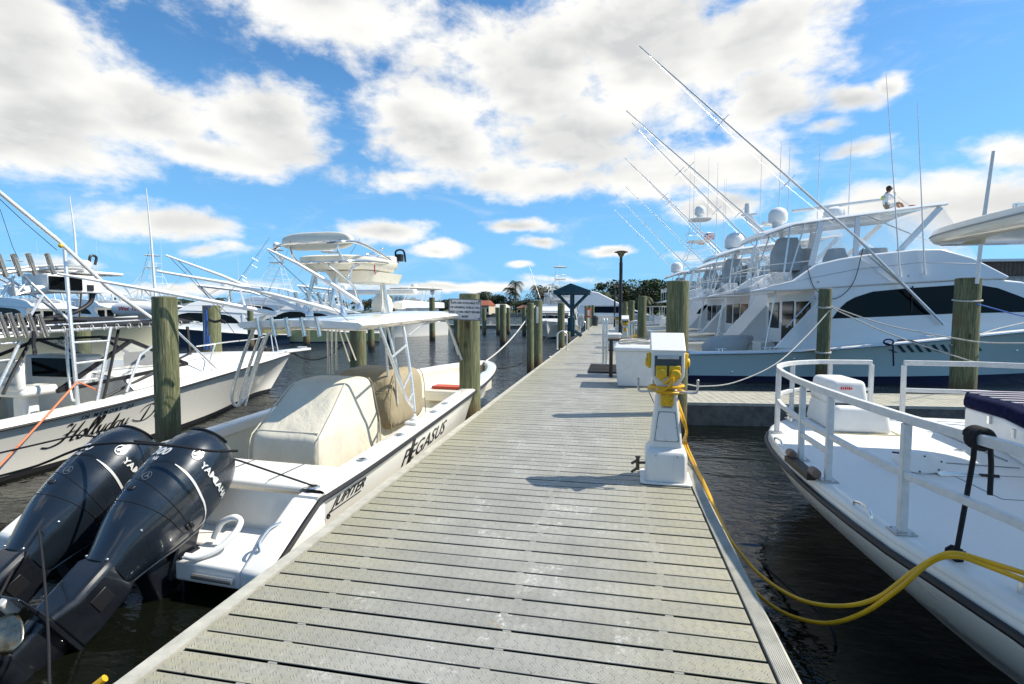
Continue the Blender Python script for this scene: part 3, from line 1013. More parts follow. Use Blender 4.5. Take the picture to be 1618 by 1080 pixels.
stw.tube([Vector((U1 - .2 + .03 * cos(a), -.2 + .13 * cos(a), pz + .14 + .03 * sin(a))) + Vector((0.09 * sin(a), 0, 0)) for a in [2 * pi * k / 18 for k in range(19)]], .008, 6)
stw.ball((U1 - .2, -.32, pz + .20), .02, 6); stw.build('steering_wheel', STEEL, jr)
thr = MB(); thr.tube(spline([(U1 + .05, -.42, pz + .05), (U1 + .02, -.42, pz + .19), (U1 + .06, -.52, pz + .2), (U1 + .12, -.52, pz + .05)], 5), .014, 8); thr.box((U1 + .04, -.47, pz + .1), (.08, .08, .1)); thr.build('compass_guard', BLKCANV, jr)
br = MB()
pc = (JF.at(447, 381, u=U0 - .12), JF.at(558, 381, u=U0 - .12))
cy = (pc[0].y + pc[1].y) / 2; hw_ = abs(pc[0].y - pc[1].y) / 2; cz = (pc[0].z + pc[1].z) / 2 + .0
def ov2(du, k, hh):
    return [Vector((U0 - .12 + du, cy + hw_ * k * math.copysign(abs(cos(a)) ** .62, cos(a)), cz + hh * k * math.copysign(abs(sin(a)) ** .75, sin(a)))) for a in [2 * pi * q / 32 for q in range(32)]]
br.loft([ov2(-.045, .9, .10), ov2(-.03, .985, .105), ov2(.0, 1, .105), ov2(.03, .985, .105), ov2(.045, .9, .10)])
br.build('backrest', CREAM, jr, smooth=60)
bt = MB()
for k in (-.7, 0, .7): bt.ball((U0 - .17, cy + hw_ * k, cz - .01), .012, 5)
bt.build('backrest_button', INK, jr)
# radar array, pods on the hardtop
ra = MB()
q0 = JF.at(548, 461, u=4.1); q1 = JF.at(657, 461, u=3.6)
ra.bar(q0, q1, .10, .085); ra.build('radar_array', PLASW, jr, bevel=.025, seg=3)
rp = MB(); q = JF.at(604, 480, u=3.85)
rp.lathe([(.15, -.12), (.165, -.02), (.14, .08), (.09, .14), (.05, .17), (.001, .175)], q, 18); rp.build('radar_pedestal', CREAM, jr)
q = JF.at(632, 482, u=4.1); sp = MB(); sp.box(q, (.13, .17, .12)); sp.build('speaker_box', PLASW, jr, bevel=.03, seg=3)
# outriggers folded aft along the hardtop
def outrigger(parent, pts, r0=.026, r1=.010, m=None, name='outrigger', cross=0):
    mb = MB(); k = len(pts)
    mb.tube(pts, [r0 + (r1 - r0) * i / (k - 1) for i in range(k)], 8)
    return mb.build(name, m or PAINTALU, parent)
for pts in ([(568, 478, -.65), (520, 446, -.45), (470, 416, -.2), (422, 393, .0)], [(540, 494, -.55), (460, 472, -.1), (360, 447, .4), (248, 428, .8)],
            [(488, 494, .2), (440, 474, .7), (350, 435, 1.1), (262, 403, 1.5)], [(437, 496, .3), (380, 484, .6), (240, 458, 1.0), (90, 432, 1.5)]):
    outrigger(jr, [JF.at(a, b, v=c) for a, b, c in pts], .03, .012)
ob = MB()
for (a, b, c) in ((568, 482, -.65), (541, 492, -.55), (489, 492, .2)):
    q = JF.at(a, b, v=c); ob.lathe([(.05, -.06), (.045, 0), (.03, .02), (.028, .07), (.001, .075)], q, 12)
ob.build('outrigger_base', STEEL, jr)
ln = MB()
ln.tube(fq(JF, [(270, 408, 1.5), (330, 470, 1.0), (420, 545, .8)]), .003, 4)
ln.tube(fq(JF, [(425, 398, .0), (470, 440, -.3), (560, 515, -.7)]), .003, 4)
ln.tube(fq(JF, [(278, 408, 1.5), (300, 430, 1.3), (352, 500, 1.0), (380, 540, .9)]), .004, 4)
ln.build('outrigger_line', ROPEB, jr)
fn = MB(); q = JF.at(592, 426, v=-.64); fn.bar(q + Vector((0, 0, .06)), q + Vector((0, .0, -.03)), .012, .006); fn.bar(q + Vector((.01, 0, -.03)), q - Vector((-.01, 0, .055)), .010, .005)
fn.build('flag_sticker', INKR, jr)

# lettering on the hull side
def side_text(txt, px0, px1, size, dz, mat_, shear=.25, bold=.002, name='boat_name', sx=None):
    u0 = JF.at(px0[0], px0[1], v=-1.33).x; u1 = JF.at(px1[0], px1[1], v=-1.28).x
    o = text_mesh(txt, size, Matrix(), mat_, name, jr, .0015, shear, bold)
    xs = [v.co.x for v in o.data.vertices]; w = max(xs) - min(xs); k = (u1 - u0) / w
    for v in o.data.vertices:
        u = u0 + (v.co.x - min(xs)) * k
        z = ZS(u) + dz + v.co.y
        hb, zs, hwv = HB(u), ZS(u), HW(u)
        y = hwv + (hb - hwv) * (max(0, z / zs) ** 1.25)
        v.co = Vector((u, -(y + .004 + v.co.z), z))
    return o
side_text('JUPITER', (528, 800), (575, 757), .13, -.21, INK, .45, .0015, 'maker_lettering')
side_text('PEGASUS', (645, 745), (714, 688), .25, -.33, INK, .30, .001)
bl = MB()
u0 = JF.at(528, 806, v=-1.33).x; u1 = JF.at(573, 760, v=-1.33).x
for k, (ua, ub, dz, h) in enumerate(((u0, u1 + .05, -.245, .012),)):
    pts = []
    for u, z in ((ua, dz), (ub, dz), (ub, dz + h), (ua, dz + h)):
        zz = ZS(u) + z; y = HW(u) + (HB(u) - HW(u)) * (zz / ZS(u)) ** 1.25
        pts.append(Vector((u, -(y + .005), zz)))
    bl.add(pts, [(0, 1, 2, 3)])
# dark winged stripe behind the P
uP = JF.at(652, 720, v=-1.33).x
poly = [(uP - .02, -.52), (uP + .10, -.52), (uP + .15, -.32), (uP + .20, -.09), (uP + .11, -.09), (uP + .04, -.32)]
pts = []
for u, z in poly:
    zz = ZS(u) + z; y = HW(u) + (HB(u) - HW(u)) * (max(0, zz) / ZS(u)) ** 1.25
    pts.append(Vector((u, -(y + .003), zz)))
bl.add(pts, [tuple(range(6))])
bl.build('side_graphic', INK, jr, smooth=0)

# ------------------------------------------------------------------ covers (things of their own)
def cover(name, F, secs, m, label, cat='cover'):
    """rounded body: rings of (u,v) superellipse at heights; secs: (z, u0, u1, v0, v1, p)"""
    root_o = F.o
    mb = MB(); rings = []
    for (z, u0, u1, v0, v1, p) in secs:
        rings.append([q + Vector((0, 0, .012 * noise.noise(Vector((q.x * 3, q.y * 3, z * 2))))) for q in oval(u0, u1, v0, v1, z, 40, p)])
    mb.loft(rings)
    o = mb.build(name, m, None, smooth=60)
    md = o.modifiers.new('sub', 'SUBSURF'); md.levels = 2; md.render_levels = 3
    # folds
    tx = bpy.data.textures.new('folds', 'CLOUDS'); tx.noise_scale = .38
    dm = o.modifiers.new('folds', 'DISPLACE'); dm.texture = tx; dm.strength = .018; dm.mid_level = .5
    sm_ = MB(); ss_ = secs[:-2]
    for vi in (3, 4):
        sm_.tube([(s_[1] + .012, s_[vi] * .985, s_[0]) for s_ in ss_], .007, 6)
        sm_.tube([(s_[2] - .012, s_[vi] * .985, s_[0]) for s_ in ss_], .007, 6)
    k_ = secs[len(secs) // 2 - 1]
    sm_.tube([(k_[1] - .004, v_, k_[0]) for v_ in (k_[3] + .03, (k_[3] + k_[4]) / 2, k_[4] - .03)], .006, 6)
    sm_.build('stitched_seam', m, o)
    o.location = F.o; o.rotation_euler = (0, 0, F.a)
    return tag(o, label, cat, 'fabric covers on the open boat')
cover('seat_cover', JF, [(.17, 1.12, 2.42, -.68, .19, 12), (.50, 1.12, 2.42, -.68, .19, 12), (.74, 1.14, 2.42, -.67, .18, 12), (.80, 1.16, 2.42, -.66, .17, 12), (.84, 1.22, 2.42, -.65, .17, 11), (1.04, 1.50, 2.42, -.61, .16, 10), (1.22, 1.74, 2.42, -.57, .15, 10), (1.275, 1.84, 2.39, -.54, .13, 8), (1.30, 1.92, 2.33, -.49, .10, 7), (1.305, 2.0, 2.22, -.30, .1, 4)], COVER,
      'cream fabric cover with a slanted back nearest the raised outboards')
cover('console_cover', JF, [(.40, 2.82, 3.95, -.62, .44, 9), (.75, 2.80, 3.95, -.60, .42, 9), (1.0, 2.86, 3.95, -.59, .42, 9), (1.16, 2.96, 3.92, -.57, .40, 8), (1.24, 3.06, 3.86, -.53, .37, 7), (1.275, 3.18, 3.75, -.45, .3, 6), (1.28, 3.3, 3.6, -.2, .15, 4)], COVERT,
      'tan fabric cover over the console, shaded under the hardtop')

# ------------------------------------------------------------------ outboard motors, tilted up
COWL = mat('outboard_slate_metallic', (.014, .021, .031), .28, metal=.25, coat=.7, vary=.15, vscale=3)
COWLD = mat('outboard_dark_panel', (.007, .009, .013), .34, coat=.7, vary=.2, vscale=4)
PROP = mat('propeller_bronze', (.42, .36, .26), .28, metal=1.0, vary=.35, vscale=12)
M_SEC = [(0.0, .10, -.05, .14), (.03, .15, -.12, .22), (.10, .195, -.19, .275), (.22, .225, -.235, .305), (.36, .235, -.25, .31), (.50, .235, -.25, .30), (.60, .225, -.24, .285), (.72, .205, -.215, .26), (.84, .175, -.18, .215), (.94, .145, -.155, .165), (1.02, .125, -.14, .13)]
tHW = smooth_table([(a, b) for a, b, _, _ in M_SEC]); tLO = smooth_table([(a, c) for a, _, c, _ in M_SEC]); tHI = smooth_table([(a, d) for a, _, _, d in M_SEC])
def m_surf(s, a, off=0.0, p=2.7):
    hw, lo, hi = tHW(s), tLO(s), tHI(s)
    c, sn = cos(a), sin(a)
    y = math.copysign(abs(c) ** (2 / p), c) * (hw + off)
    zc = (hi + lo) / 2; hh = (hi - lo) / 2 + off
    z = zc + math.copysign(abs(sn) ** (2 / p), sn) * hh
    if sn > 0: y *= 1 - .22 * sn ** 2       # narrower crown
    return Vector((s, y, z))


def decal(parent, txt, s0, a0, size, m, name, along, shear=0.0, sx=1.0, mesh=None, bold=.001):
    """wrap flat lettering on the cowl. along=+1: reads toward smaller angle, letters' up is the cowl top"""
    o = text_mesh(txt, size, Matrix(), m, name, parent, .0, shear, bold) if mesh is None else mesh
    R_ = .26
    for v in o.data.vertices:
        tx, ty = v.co.x * sx, v.co.y
        v.co = m_surf(s0 - ty, a0 + along * tx / R_, .006)
    return o


def flat_mesh(polys, m, name, parent):
    mb = MB()
    for p in polys: mb.add([(x, y, 0) for x, y in p], [tuple(range(len(p)))])
    o = mb.build(name, m, parent, smooth=0)
    bm = bmesh.new(); bm.from_mesh(o.data); bmesh.ops.triangulate(bm, faces=bm.faces); bm.to_mesh(o.data); bm.free()
    return o


def ring_emblem(parent, s0, a0, r, m):
    polys = []
    n = 28
    for k in range(n):
        a, b = 2 * pi * k / n, 2 * pi * (k + 1) / n
        polys.append([(r * cos(a), r * sin(a)), (r * cos(b), r * sin(b)), (r * .86 * cos(b), r * .86 * sin(b)), (r * .86 * cos(a), r * .86 * sin(a))])
    for k in range(3):
        a = pi / 2 + k * 2 * pi / 3
        d = Vector((cos(a), sin(a))); nn = Vector((-sin(a), cos(a)))
        for w in (-.14, .0, .14):
            l1 = .74 if w == 0 else .60
            pts = [d * r * -.06 + nn * r * (w - .045), d * r * l1 + nn * r * (w - .045), d * r * l1 + nn * r * (w + .045), d * r * -.06 + nn * r * (w + .045)]
            polys.append([tuple(q) for q in pts])
        polys.append([tuple(d * r * .18 + nn * r * -.17), tuple(d * r * .26 + nn * r * -.17), tuple(d * r * .26 + nn * r * .17), tuple(d * r * .18 + nn * r * .17)])
    o = flat_mesh(polys, m, 'round_emblem', parent)
    return decal(parent, '', s0, a0, 1, m, 'e', -1, mesh=o)


def make_motor(parent, loc, tiltdeg, turn=0.0):
    mb = MB(); n = 48; ss = [0, .012, .03, .06, .10, .16, .22, .30, .38, .46, .52, .58, .64, .70, .76, .82, .88, .94, .98, 1.02]
    rings = []
    for s in ss:
        rings.append([m_surf(s, 2 * pi * k / n) for k in range(n)])
    mb.loft(rings)
    body = mb.build('outboard_motor', COWL, parent, smooth=60)
    # seam lines: shallow dark bands
    sm = MB()
    def line(f, w=.003):
        pts = [f(t / 40) for t in range(41)]
        sm.tube(pts, w, 5)
    line(lambda t: m_surf(.56 + .05 * cos(2 * pi * t), 2 * pi * t, .0005))
    line(lambda t: m_surf(.66 + .045 * sin(pi * t), -.35 + (pi + .7) * t, .0005))
    sm.build('cowl_seam', INK, body)
    ik = MB()   # air intake at the very top end
    pts = [m_surf(.035 + .018 * cos(pi * (t / 20 - .5)), .25 + (pi - .5) * t / 20, .004) for t in range(21)]
    ik.tube(pts, .014, 8, flat=.6)
    ik.build('air_intake', INK, body)
    # silver stripes both flanks
    for sgn in (-1, 1):
        st_ = MB(); a_ = []; b_ = []
        for t in range(17):
            q = t / 16
            ang = radians(58 - 100 * q)
            if sgn > 0: ang = ang
            else: ang = pi - ang
            s_ = .405 + .12 * q - .02 * sin(pi * q)
            wd = .004 + .008 * sin(pi * min(1, q * 1.1)) if q < .9 else .005
            a_.append(m_surf(s_ - wd, ang, .004)); b_.append(m_surf(s_ + wd * .4, ang, .004))
        st_.loft([a_, b_], closed=False, caps=False); st_.build('silver_stripe', SILVER, body)
    # lettering: starboard flank is -y
    decal(body, 'YAMAHA', .330, radians(26), .060, SILVER, 'maker_lettering', -1, sx=1.05, bold=.0018)
    ring_emblem(body, .270, radians(41), .040, SILVER)
    ring_emblem(body, .53, pi / 2 - .10, .030, mat('grey_emblem', (.16, .18, .20), .3, metal=.4))
    def top_decal(txt, s0, y0, size, bold):
        o = text_mesh(txt, size, Matrix(), SILVER, 'power_lettering', body, 0, .25, bold)
        for v in o.data.vertices:
            yy = y0 + v.co.x; s_ = s0 + v.co.y * -1
            hwv = (tHW(s_)) * .78
            a = math.acos(max(-1, min(1, math.copysign(abs(yy / hwv) ** 1.35, yy))))
            v.co = m_surf(s_, a, .005)
        return o
    top_decal('300', .36, -.10, .085, .003); top_decal('V6', .41, -.05, .04, .001)
    # handles and screws
    hd = MB()
    for ang in (pi + .25, -.25): 
        for s_ in (.60, .625): hd.box(m_surf(s_, ang, .006), (.022, .02, .05))
    hd.box(m_surf(.62, pi / 2 + .05, -.002), (.03, .05, .02))
    hd.build('cowl_latch', INK, body, bevel=.004)
    scw = MB()
    for s_, a in ((.80, pi - .5), (.82, pi - .4), (1.0, pi - .9), (1.0, .9), (.81, .5), (.97, pi + .3)):
        scw.ball(m_surf(s_, a, .0), .009, 5)
    scw.build('cowl_screw', STEEL, body)
    # chrome-lipped lower cowl edge
    lip = MB()
    pts = [m_surf(.50 + .50 * t / 14, pi + .95 - .15 * sin(pi * t / 14), .004) for t in range(15)]
    lip.tube(pts, .008, 6); lip.tube([Vector((p.x, -p.y, p.z)) for p in pts], .008, 6)
    lip.build('lower_cowl_rim', COWLD, body)
    # midsection
    md = MB()
    def rect(s, hw, lo, hi, ch=.03): return [Vector((s, y, z)) for y, z in ((-hw + ch, lo), (hw - ch, lo), (hw, lo + ch), (hw, hi - ch), (hw - ch, hi), (-hw + ch, hi), (-hw, hi - ch), (-hw, lo + ch))]
    md.loft([rect(.98, .10, -.16, .10), rect(1.04, .125, -.17, .125), rect(1.24, .120, -.19, .115), rect(1.36, .095, -.20, .13)])
    md.build('midsection', COWLD, body, bevel=.012, smooth=40)
    rc = MB()
    for sgn in (-1, 1): rc.box((1.16, sgn * .122, -.02), (.10, .008, .10))
    rc.build('midsection_recess', INK, body, bevel=.003)
    # swivel bracket and engine pan going down to the transom
    bk = MB()
    bk.bar((.55, 0, -.20), (.80, 0, -.42), .22, .16); bk.bar((.80, 0, -.12), (.88, 0, -.46), .14, .16)
    for y in (-.13, .13): bk.bar((.66, y, -.30), (.84, y, -.62), .035, .16)
    bk.build('clamp_bracket', COWLD, body, bevel=.015)
    hs = MB()
    for y, r in ((-.10, .013), (-.06, .009), (.05, .011)):
        hs.tube(spline([(.60, y, -.22), (.70, y * 1.8, -.34), (.62, y * 2.2, -.50), (.55, y * 1.4, -.46)], 6), r, 8)
    hs.tube(spline([(.58, -.15, -.24), (.66, -.21, -.33), (.72, -.20, -.44), (.64, -.15, -.55)], 6), .006, 6)
    hs.build('control_hose', BLACK, body)
    # anti-ventilation plate, gearcase, skeg, propeller
    gp = MB()
    gp.prism([(1.36, -.24), (1.36, .20), (1.375, .36), (1.385, .36), (1.385, -.24)], -.10, .10, 'y')
    gp.build('ventilation_plate', COWLD, body, bevel=.01)
    an = MB(); an.box((1.40, .0, .30), (.05, .05, .11)); an.build('anode', mat('zinc_anode', (.62, .60, .55), .5, metal=.4), body, bevel=.01)
    gc = MB()
    gc.loft([rect(1.37, .065, -.16, .14), rect(1.48, .05, -.15, .12), rect(1.58, .05, -.15, .13), rect(1.66, .035, -.12, .10)])
    prof = [(.001, -.33), (.03, -.31), (.060, -.24), (.075, -.12), (.078, .05), (.070, .16)]
    gc.lathe(prof, (1.60, 0, 0), 18)
    gc.prism([(1.64, -.10), (1.64, .12), (1.80, .06), (1.83, -.02), (1.80, -.04)], -.010, .010, 'y')
    gc.build('gearcase', COWLD, body, smooth=45)
    pr = MB()
    pr.lathe([(.068, .16), (.072, .20), (.070, .30), (.062, .34), (.050, .335), (.050, .24), (.001, .22)], (1.60, 0, 0), 18)
    for k in range(3):
        A0 = 2 * pi * k / 3 + .4
        for ri in range(1):
            rings = []
            for i in range(9):
                r = .06 + .135 * i / 8
                span = .55 + .75 * sin(pi * (i + 1.2) / 10.5)
                ring_t = []
                for j in range(9):
                    w = (j / 8 - .5) * span
                    zz = .245 + w * .085 * (1 - .25 * i / 8)
                    a = A0 + w
                    ring_t.append(Vector((1.60 + r * cos(a), r * sin(a), zz)))
                rings.append(ring_t)
            pr.loft(rings, closed=False, caps=False)
    o = pr.build('propeller', PROP, body, smooth=60, recalc=False)
    md_ = o.modifiers.new('thick', 'SOLIDIFY'); md_.thickness = .006
    # tilt: local x (shaft) points aft and down, local z up
    a = radians(tiltdeg)
    X = Vector((-cos(a), 0, -sin(a))); Y = Vector((0, 1, 0)); Z = X.cross(Y)
    Z = Vector((-sin(a), 0, cos(a)))
    Y = Z.cross(X)
    body.matrix_local = Matrix.Translation(Vector(loc)) @ Matrix((X, Y, Z)).transposed().to_4x4() @ Matrix.Scale(1.12, 4)
    return body
make_motor(jr, (.16, -.40, .95), 31)
make_motor(jr, (.16, .36, .93), 31)
# motor hose coiled on the platform
hh = MB()
hh.tube(fq(JF, [(292, 878, -.62), (312, 880, -.70), (345, 866, -.80), (371, 842, -.86), (380, 824, -.84), (370, 817, -.78), (352, 824, -.68), (343, 838, -.62), (338, 850, -.60)], 8), .024, 12)
hh.build('rigging_hose', PLASW, jr)
rpm = MB()
a = Vector((.32, -1.20, .64)); 
rpm.tube([a, (.15, -.62, .86), (.0, -.18, 1.0), (-.25, .60, 1.10), (-.7, 1.0, 1.0)], .008, 6)
o = rpm.build('engine_tie_line', ROPEB, None)
o.location = JF.o; o.rotation_euler = (0, 0, JF.a); tag(o, 'black line stretched over the two outboards to the gunwale cleat', 'rope')

# ------------------------------------------------------------------ notice sign on the left piling
sg = thing('notice_sign', 'small grey metal notice reading slips are available, screwed to the left edge piling', 'sign')
a = at(710, 472, Y=8.0); b = at(760, 506, Y=8.0)
scx, scz = (a.x + b.x) / 2, (a.z + b.z) / 2; sw, sh = b.x - a.x, a.z - b.z
sg.location = (scx, 8.0, scz)
sg.rotation_euler = (0, radians(1.5), radians(8))
SIGNM = mat('sign_plate', (.60, .61, .62), .5, metal=.2, vary=.15, vscale=8)
m_ = MB(); m_.box((0, 0, 0), (sw, .012, sh)); m_.build('plate', SIGNM, sg, bevel=.004)
m_ = MB()
for c, s_ in (((0, -.008, sh / 2 - .008), (sw, .006, .016)), ((0, -.008, -sh / 2 + .008), (sw, .006, .016)), ((sw / 2 - .008, -.008, 0), (.016, .006, sh - .034)), ((-sw / 2 + .008, -.008, 0), (.016, .006, sh - .034))): m_.box(c, s_)
m_.build('rim', mat('sign_rim', (.16, .16, .17), .5), sg)
for i, t in enumerate(('SLIPS ARE AVAILABLE TO', 'THE GENERAL PUBLIC ON A', '"FIRST COME, FIRST SERVED."', 'BASIS')):
    text_mesh(t, .042, basis((0, -.0075, sh * (.27 - .21 * i)), (1, 0, 0), (0, 0, 1)), INK, 'lettering', sg, .001, 0, .0012, 'CENTER')
m_ = MB()
for x in (-1, 1):
    for z in (-1, 1): m_.lathe([(.012, 0), (.009, .006), (.001, .007)], (x * (sw / 2 - .035), -.008, z * (sh / 2 - .035)), 10, 0, Matrix.Rotation(pi / 2, 3, 'X'))
m_.build('screw', INK, sg)

# ------------------------------------------------------------------ power pedestals
PEDW = grime('pedestal_white', (.74, .73, .69), .36, .2, .45, (.42, .38, .28), low=-.05, high=.10)
def pedestal(loc, rz, label, detail=True, sc=1.0):
    r = thing('power_pedestal', label, 'power pedestal', loc, rz, 'power pedestals on the dock')
    r.scale = (sc, sc, sc)
    def rr_(hx, y0, y1, z, c=.03): return [Vector(q) for q in ((-hx + c, y0, z), (hx - c, y0, z), (hx, y0 + c, z), (hx, y1 - c, z), (hx - c, y1, z), (-hx + c, y1, z), (-hx, y1 - c, z), (-hx, y0 + c, z))]
    b = MB(); b.loft([rr_(.245, -.03, .42, 0), rr_(.245, -.03, .42, .02)]); b.build('base_flange', PEDW, r, bevel=.006)
    b = MB(); b.loft([rr_(.197, .01, .38, .02), rr_(.197, .01, .38, .27), rr_(.188, .02, .37, .31), rr_(.165, .06, .33, .345), rr_(.155, .065, .325, .35)])
    b.build('base_box', PEDW, r, bevel=.006)
    b = MB(); b.loft([rr_(.155, .065, .325, .35, .02), rr_(.092, .11, .27, .96, .02)]); b.build('column', PEDW, r, bevel=.004)
    b = MB()
    poly = [(-.09, .93), (.09, .93), (.155, 1.06), (.155, 1.30), (.15, 1.31), (-.15, 1.31), (-.155, 1.30), (-.155, 1.06)]
    b.prism(poly, .045, .33, 'y')
    o = b.build('head', PEDW, r, bevel=.014, seg=3)
    b = MB(); b.prism([(.03, 1.305), (.045, 1.29), (.345, 1.29), (.345, 1.44), (.27, 1.47)], -.163, .163, 'x'); b.build('hood', PEDW, r, bevel=.014, seg=3)
    fz = .040
    b = MB(); b.box((0, fz, 1.155), (.25, .012, .20)); b.build('outlet_window', mat('smoky_panel', (.05, .05, .045), .12, coat=.5), r, bevel=.01)
    b = MB(); b.box((0, .036, 1.24), (.20, .006, .035)); b.build('nameplate', GALV, r, bevel=.003)
    b = MB()
    for x, z, s_ in ((-.062, 1.10, .052), (.062, 1.10, .052)):
        b.box((x, .028, z), (.105, .024, .12))
    b.build('outlet_plate', YELLOW, r, bevel=.008)
    for x, z in ((-.062, 1.085), (.068, 1.075), (0, .84)):
        b = MB()
        if z < .9:
            b.box((x, .085, z), (.12, .03, .16))
        b.lathe([(.050, 0), (.052, .012), (.046, .03), (.040, .034), (.001, .036)], (x, .018 if z > .9 else .072, z), 18, 0, Matrix.Rotation(pi / 2, 3, 'X'))
        b.box((x, -.008 if z > .9 else .04, z), (.05, .015, .035)); b.box((x, .01 if z > .9 else .06, z - .055), (.03, .03, .035))
        b.build('outlet_cover', YELLOW, r, bevel=.004)
    for sx in (-1, 1):
        b = MB(); b.box((sx * .170, .16, 1.20), (.030, .11, .15)); b.lathe([(.046, 0), (.046, .02), (.03, .03), (.001, .03)], (sx * .182, .16, 1.18), 14, 0, Matrix.Rotation(sx * pi / 2, 3, 'Y'))
        b.box((sx * .185, .16, 1.25), (.03, .05, .04))
        b.build('side_outlet', YELLOW, r, bevel=.006)
    if not detail: return r
    b = MB(); b.lathe([(.014, 0), (.014, .006), (.001, .007)], (-.0, .045, 1.0), 12, 0, Matrix.Rotation(pi / 2, 3, 'X')); b.build('breaker_button', BLACK, r)
    def fy(z): return .065 + (.11 - .065) * (z - .35) / .61 - .003
    b = MB(); q = [(-.115, .41), (.115, .41), (.078, .70), (-.078, .70)]
    b.add([(x, fy(z) - .004, z) for x, z in q], [(0, 1, 2, 3)]); b.build('access_panel_edge', INK, r, smooth=0, solid=.003)
    b = MB(); q = [(-.110, .415), (.110, .415), (.074, .695), (-.074, .695)]
    b.add([(x, fy(z) - .006, z) for x, z in q], [(0, 1, 2, 3)]); b.build('access_panel', PEDW, r, smooth=0, solid=.003)
    b = MB()
    for x, z in ((-.10, .425), (.10, .425), (-.068, .685), (.068, .685), (0, .425), (-.085, .55), (.088, .55)): b.ball((x, fy(z) - .008, z), .004, 4)
    for x in (-.1, .1): b.ball((x, .012, .275), .006, 4)
    b.build('panel_screw', INK, r)
    b = MB(); b.box((0, fy(.76) - .003, .765), (.10, .004, .06)); b.build('rating_plate', mat('rating_plate', (.42, .37, .27), .5), r)
    b = MB()
    for i in range(4): b.box((.004, fy(.76) - .0055, .785 - .013 * i), (.078 - .012 * (i % 2), .002, .003))
    b.build('plate_print', INK, r)
    for sx in (-1, 1):
        b = MB(); b.tube(spline([(sx * .06, .07, .90), (sx * .14, .05, .905), (sx * .25, .05, .90), (sx * .275, .05, .93), (sx * .278, .05, 1.02)], 6), .011, 8)
        b.ball((sx * .278, .05, 1.02), .014, 6); b.build('cable_hook', GALV, r)
    b = MB(); b.tube([(-.20, .12, .17), (-.27, .10, .17)], .014, 8); b.tube([(-.27, .10, .22), (-.27, .10, .10)], .018, 8); b.tube([(-.27, .10, .20), (-.33, .06, .17)], .013, 8); b.tube([(-.27, .10, .12), (-.33, .06, .085)], .013, 8); b.lathe([(.028, 0), (.028, .01), (.01, .014)], (-.27, .10, .225), 8)
    b.build('water_tap', mat('old_brass', (.12, .10, .07), .45, metal=.8), r)
    return r
pedx = (at(1012, 765, Z=0).x + at(1090, 768, Z=0).x) / 2 + .01
PED = pedestal((pedx, 5.09, .007), radians(-2), 'large white power pedestal with yellow outlets in the foreground at the right dock edge')
# cable wound round the neck
def world_rope(name, pts, r, m, label, cat='rope', n=0, group=None, extra=None):
    o0 = Vector(pts[0]); mb = MB()
    P = spline(pts, n) if n else [Vector(p) for p in pts]
    mb.tube([p - o0 for p in P], r, 8)
    if extra: extra(mb, o0)
    o = mb.build(name, m, None); o.location = o0
    return tag(o, label, cat, group)
nk = []
for k in range(46):
    a = 2 * pi * k / 18
    nk.append((pedx + .165 * cos(a), 5.27 + .17 * sin(a), .89 + .012 * k / 8 + .02 * sin(a * .7)))
cabA = [at(1049, 606, Y=5.08), at(1064, 597, Y=5.02), at(1056, 612, Y=5.05), at(1040, 619, Y=5.06)]
world_rope('shore_power_cable', [tuple(p) for p in cabA] + nk, .0145, YCABLE, 'yellow cable wound round the neck of the near pedestal', 'cable', 3)
# two cables running along the dock edge, down over the water and up to the tour boat
for k, lab in ((0, 'upper of two yellow cables drooping from dock to tour boat'), (1, 'lower of two yellow cables drooping from dock to tour boat')):
    o = .03 * k
    pts = [(pedx + .12, 5.32, .80 - .1 * k), (pedx + .20, 5.25, .52), at(1081 + 4 * k, 702, X=.86), at(1114 + 2 * k, 770, X=.90 + o * .3), at(1145, 835, X=.94 + o * .3)]
    if k == 0: pts += [at(1168, 871, X=.99), at(1206, 912, X=1.08), at(1262, 946, X=1.20), at(1325, 957, X=1.32), at(1385, 945, X=1.44), at(1440, 905, X=1.56), at(1480, 880, X=1.64), at(1512, 874, X=1.72), at(1560, 887, X=1.80), at(1640, 912, X=1.88)]
    else: pts += [at(1163, 882, X=.99), at(1188, 928, X=1.05), at(1235, 966, X=1.15), at(1300, 984, X=1.27), at(1360, 970, X=1.38), at(1420, 930, X=1.50), at(1470, 888, X=1.62), at(1512, 879, X=1.71), at(1560, 894, X=1.79), at(1640, 925, X=1.86)]
    world_rope('shore_power_cable', [tuple(p) for p in pts], .0125, YCABLE, lab, 'cable', 6)

# ------------------------------------------------------------------ dock box with a coiled line
bx0 = at(972, 611, Z=0)
db = thing('dock_box', 'large white fibreglass dock box with overhanging lid behind the near pedestal', 'dock box', (bx0.x + .42, bx0.y, .007))
def rect3(x0, x1, y0, y1, z): return [Vector(q) for q in ((x0, y0, z), (x1, y0, z), (x1, y1, z), (x0, y1, z))]
b = MB(); b.loft([rect3(-.37, .37, .05, .80, 0), rect3(-.43, .43, 0, .85, .80)]); b.build('box_body', PLASW, db, bevel=.03, seg=3)
b = MB(); b.loft([rect3(-.47, .47, -.05, .90, .80), rect3(-.465, .465, -.045, .895, .87), rect3(-.40, .40, .02, .82, .93)]); b.build('box_lid', PLASW, db, bevel=.015, seg=3)
pts = []
for k in range(150):
    a = k * .28; rr_ = .10 + .22 * (.5 + .5 * sin(k * .11)); pts.append((bx0.x + .50 + rr_ * 1.35 * cos(a), bx0.y + .40 + rr_ * .9 * sin(a), .955 + .0005 * k + .012 * sin(k * .9)))
world_rope('coiled_line', pts, .016, ROPEW, 'loosely coiled white line lying on the dock box lid')

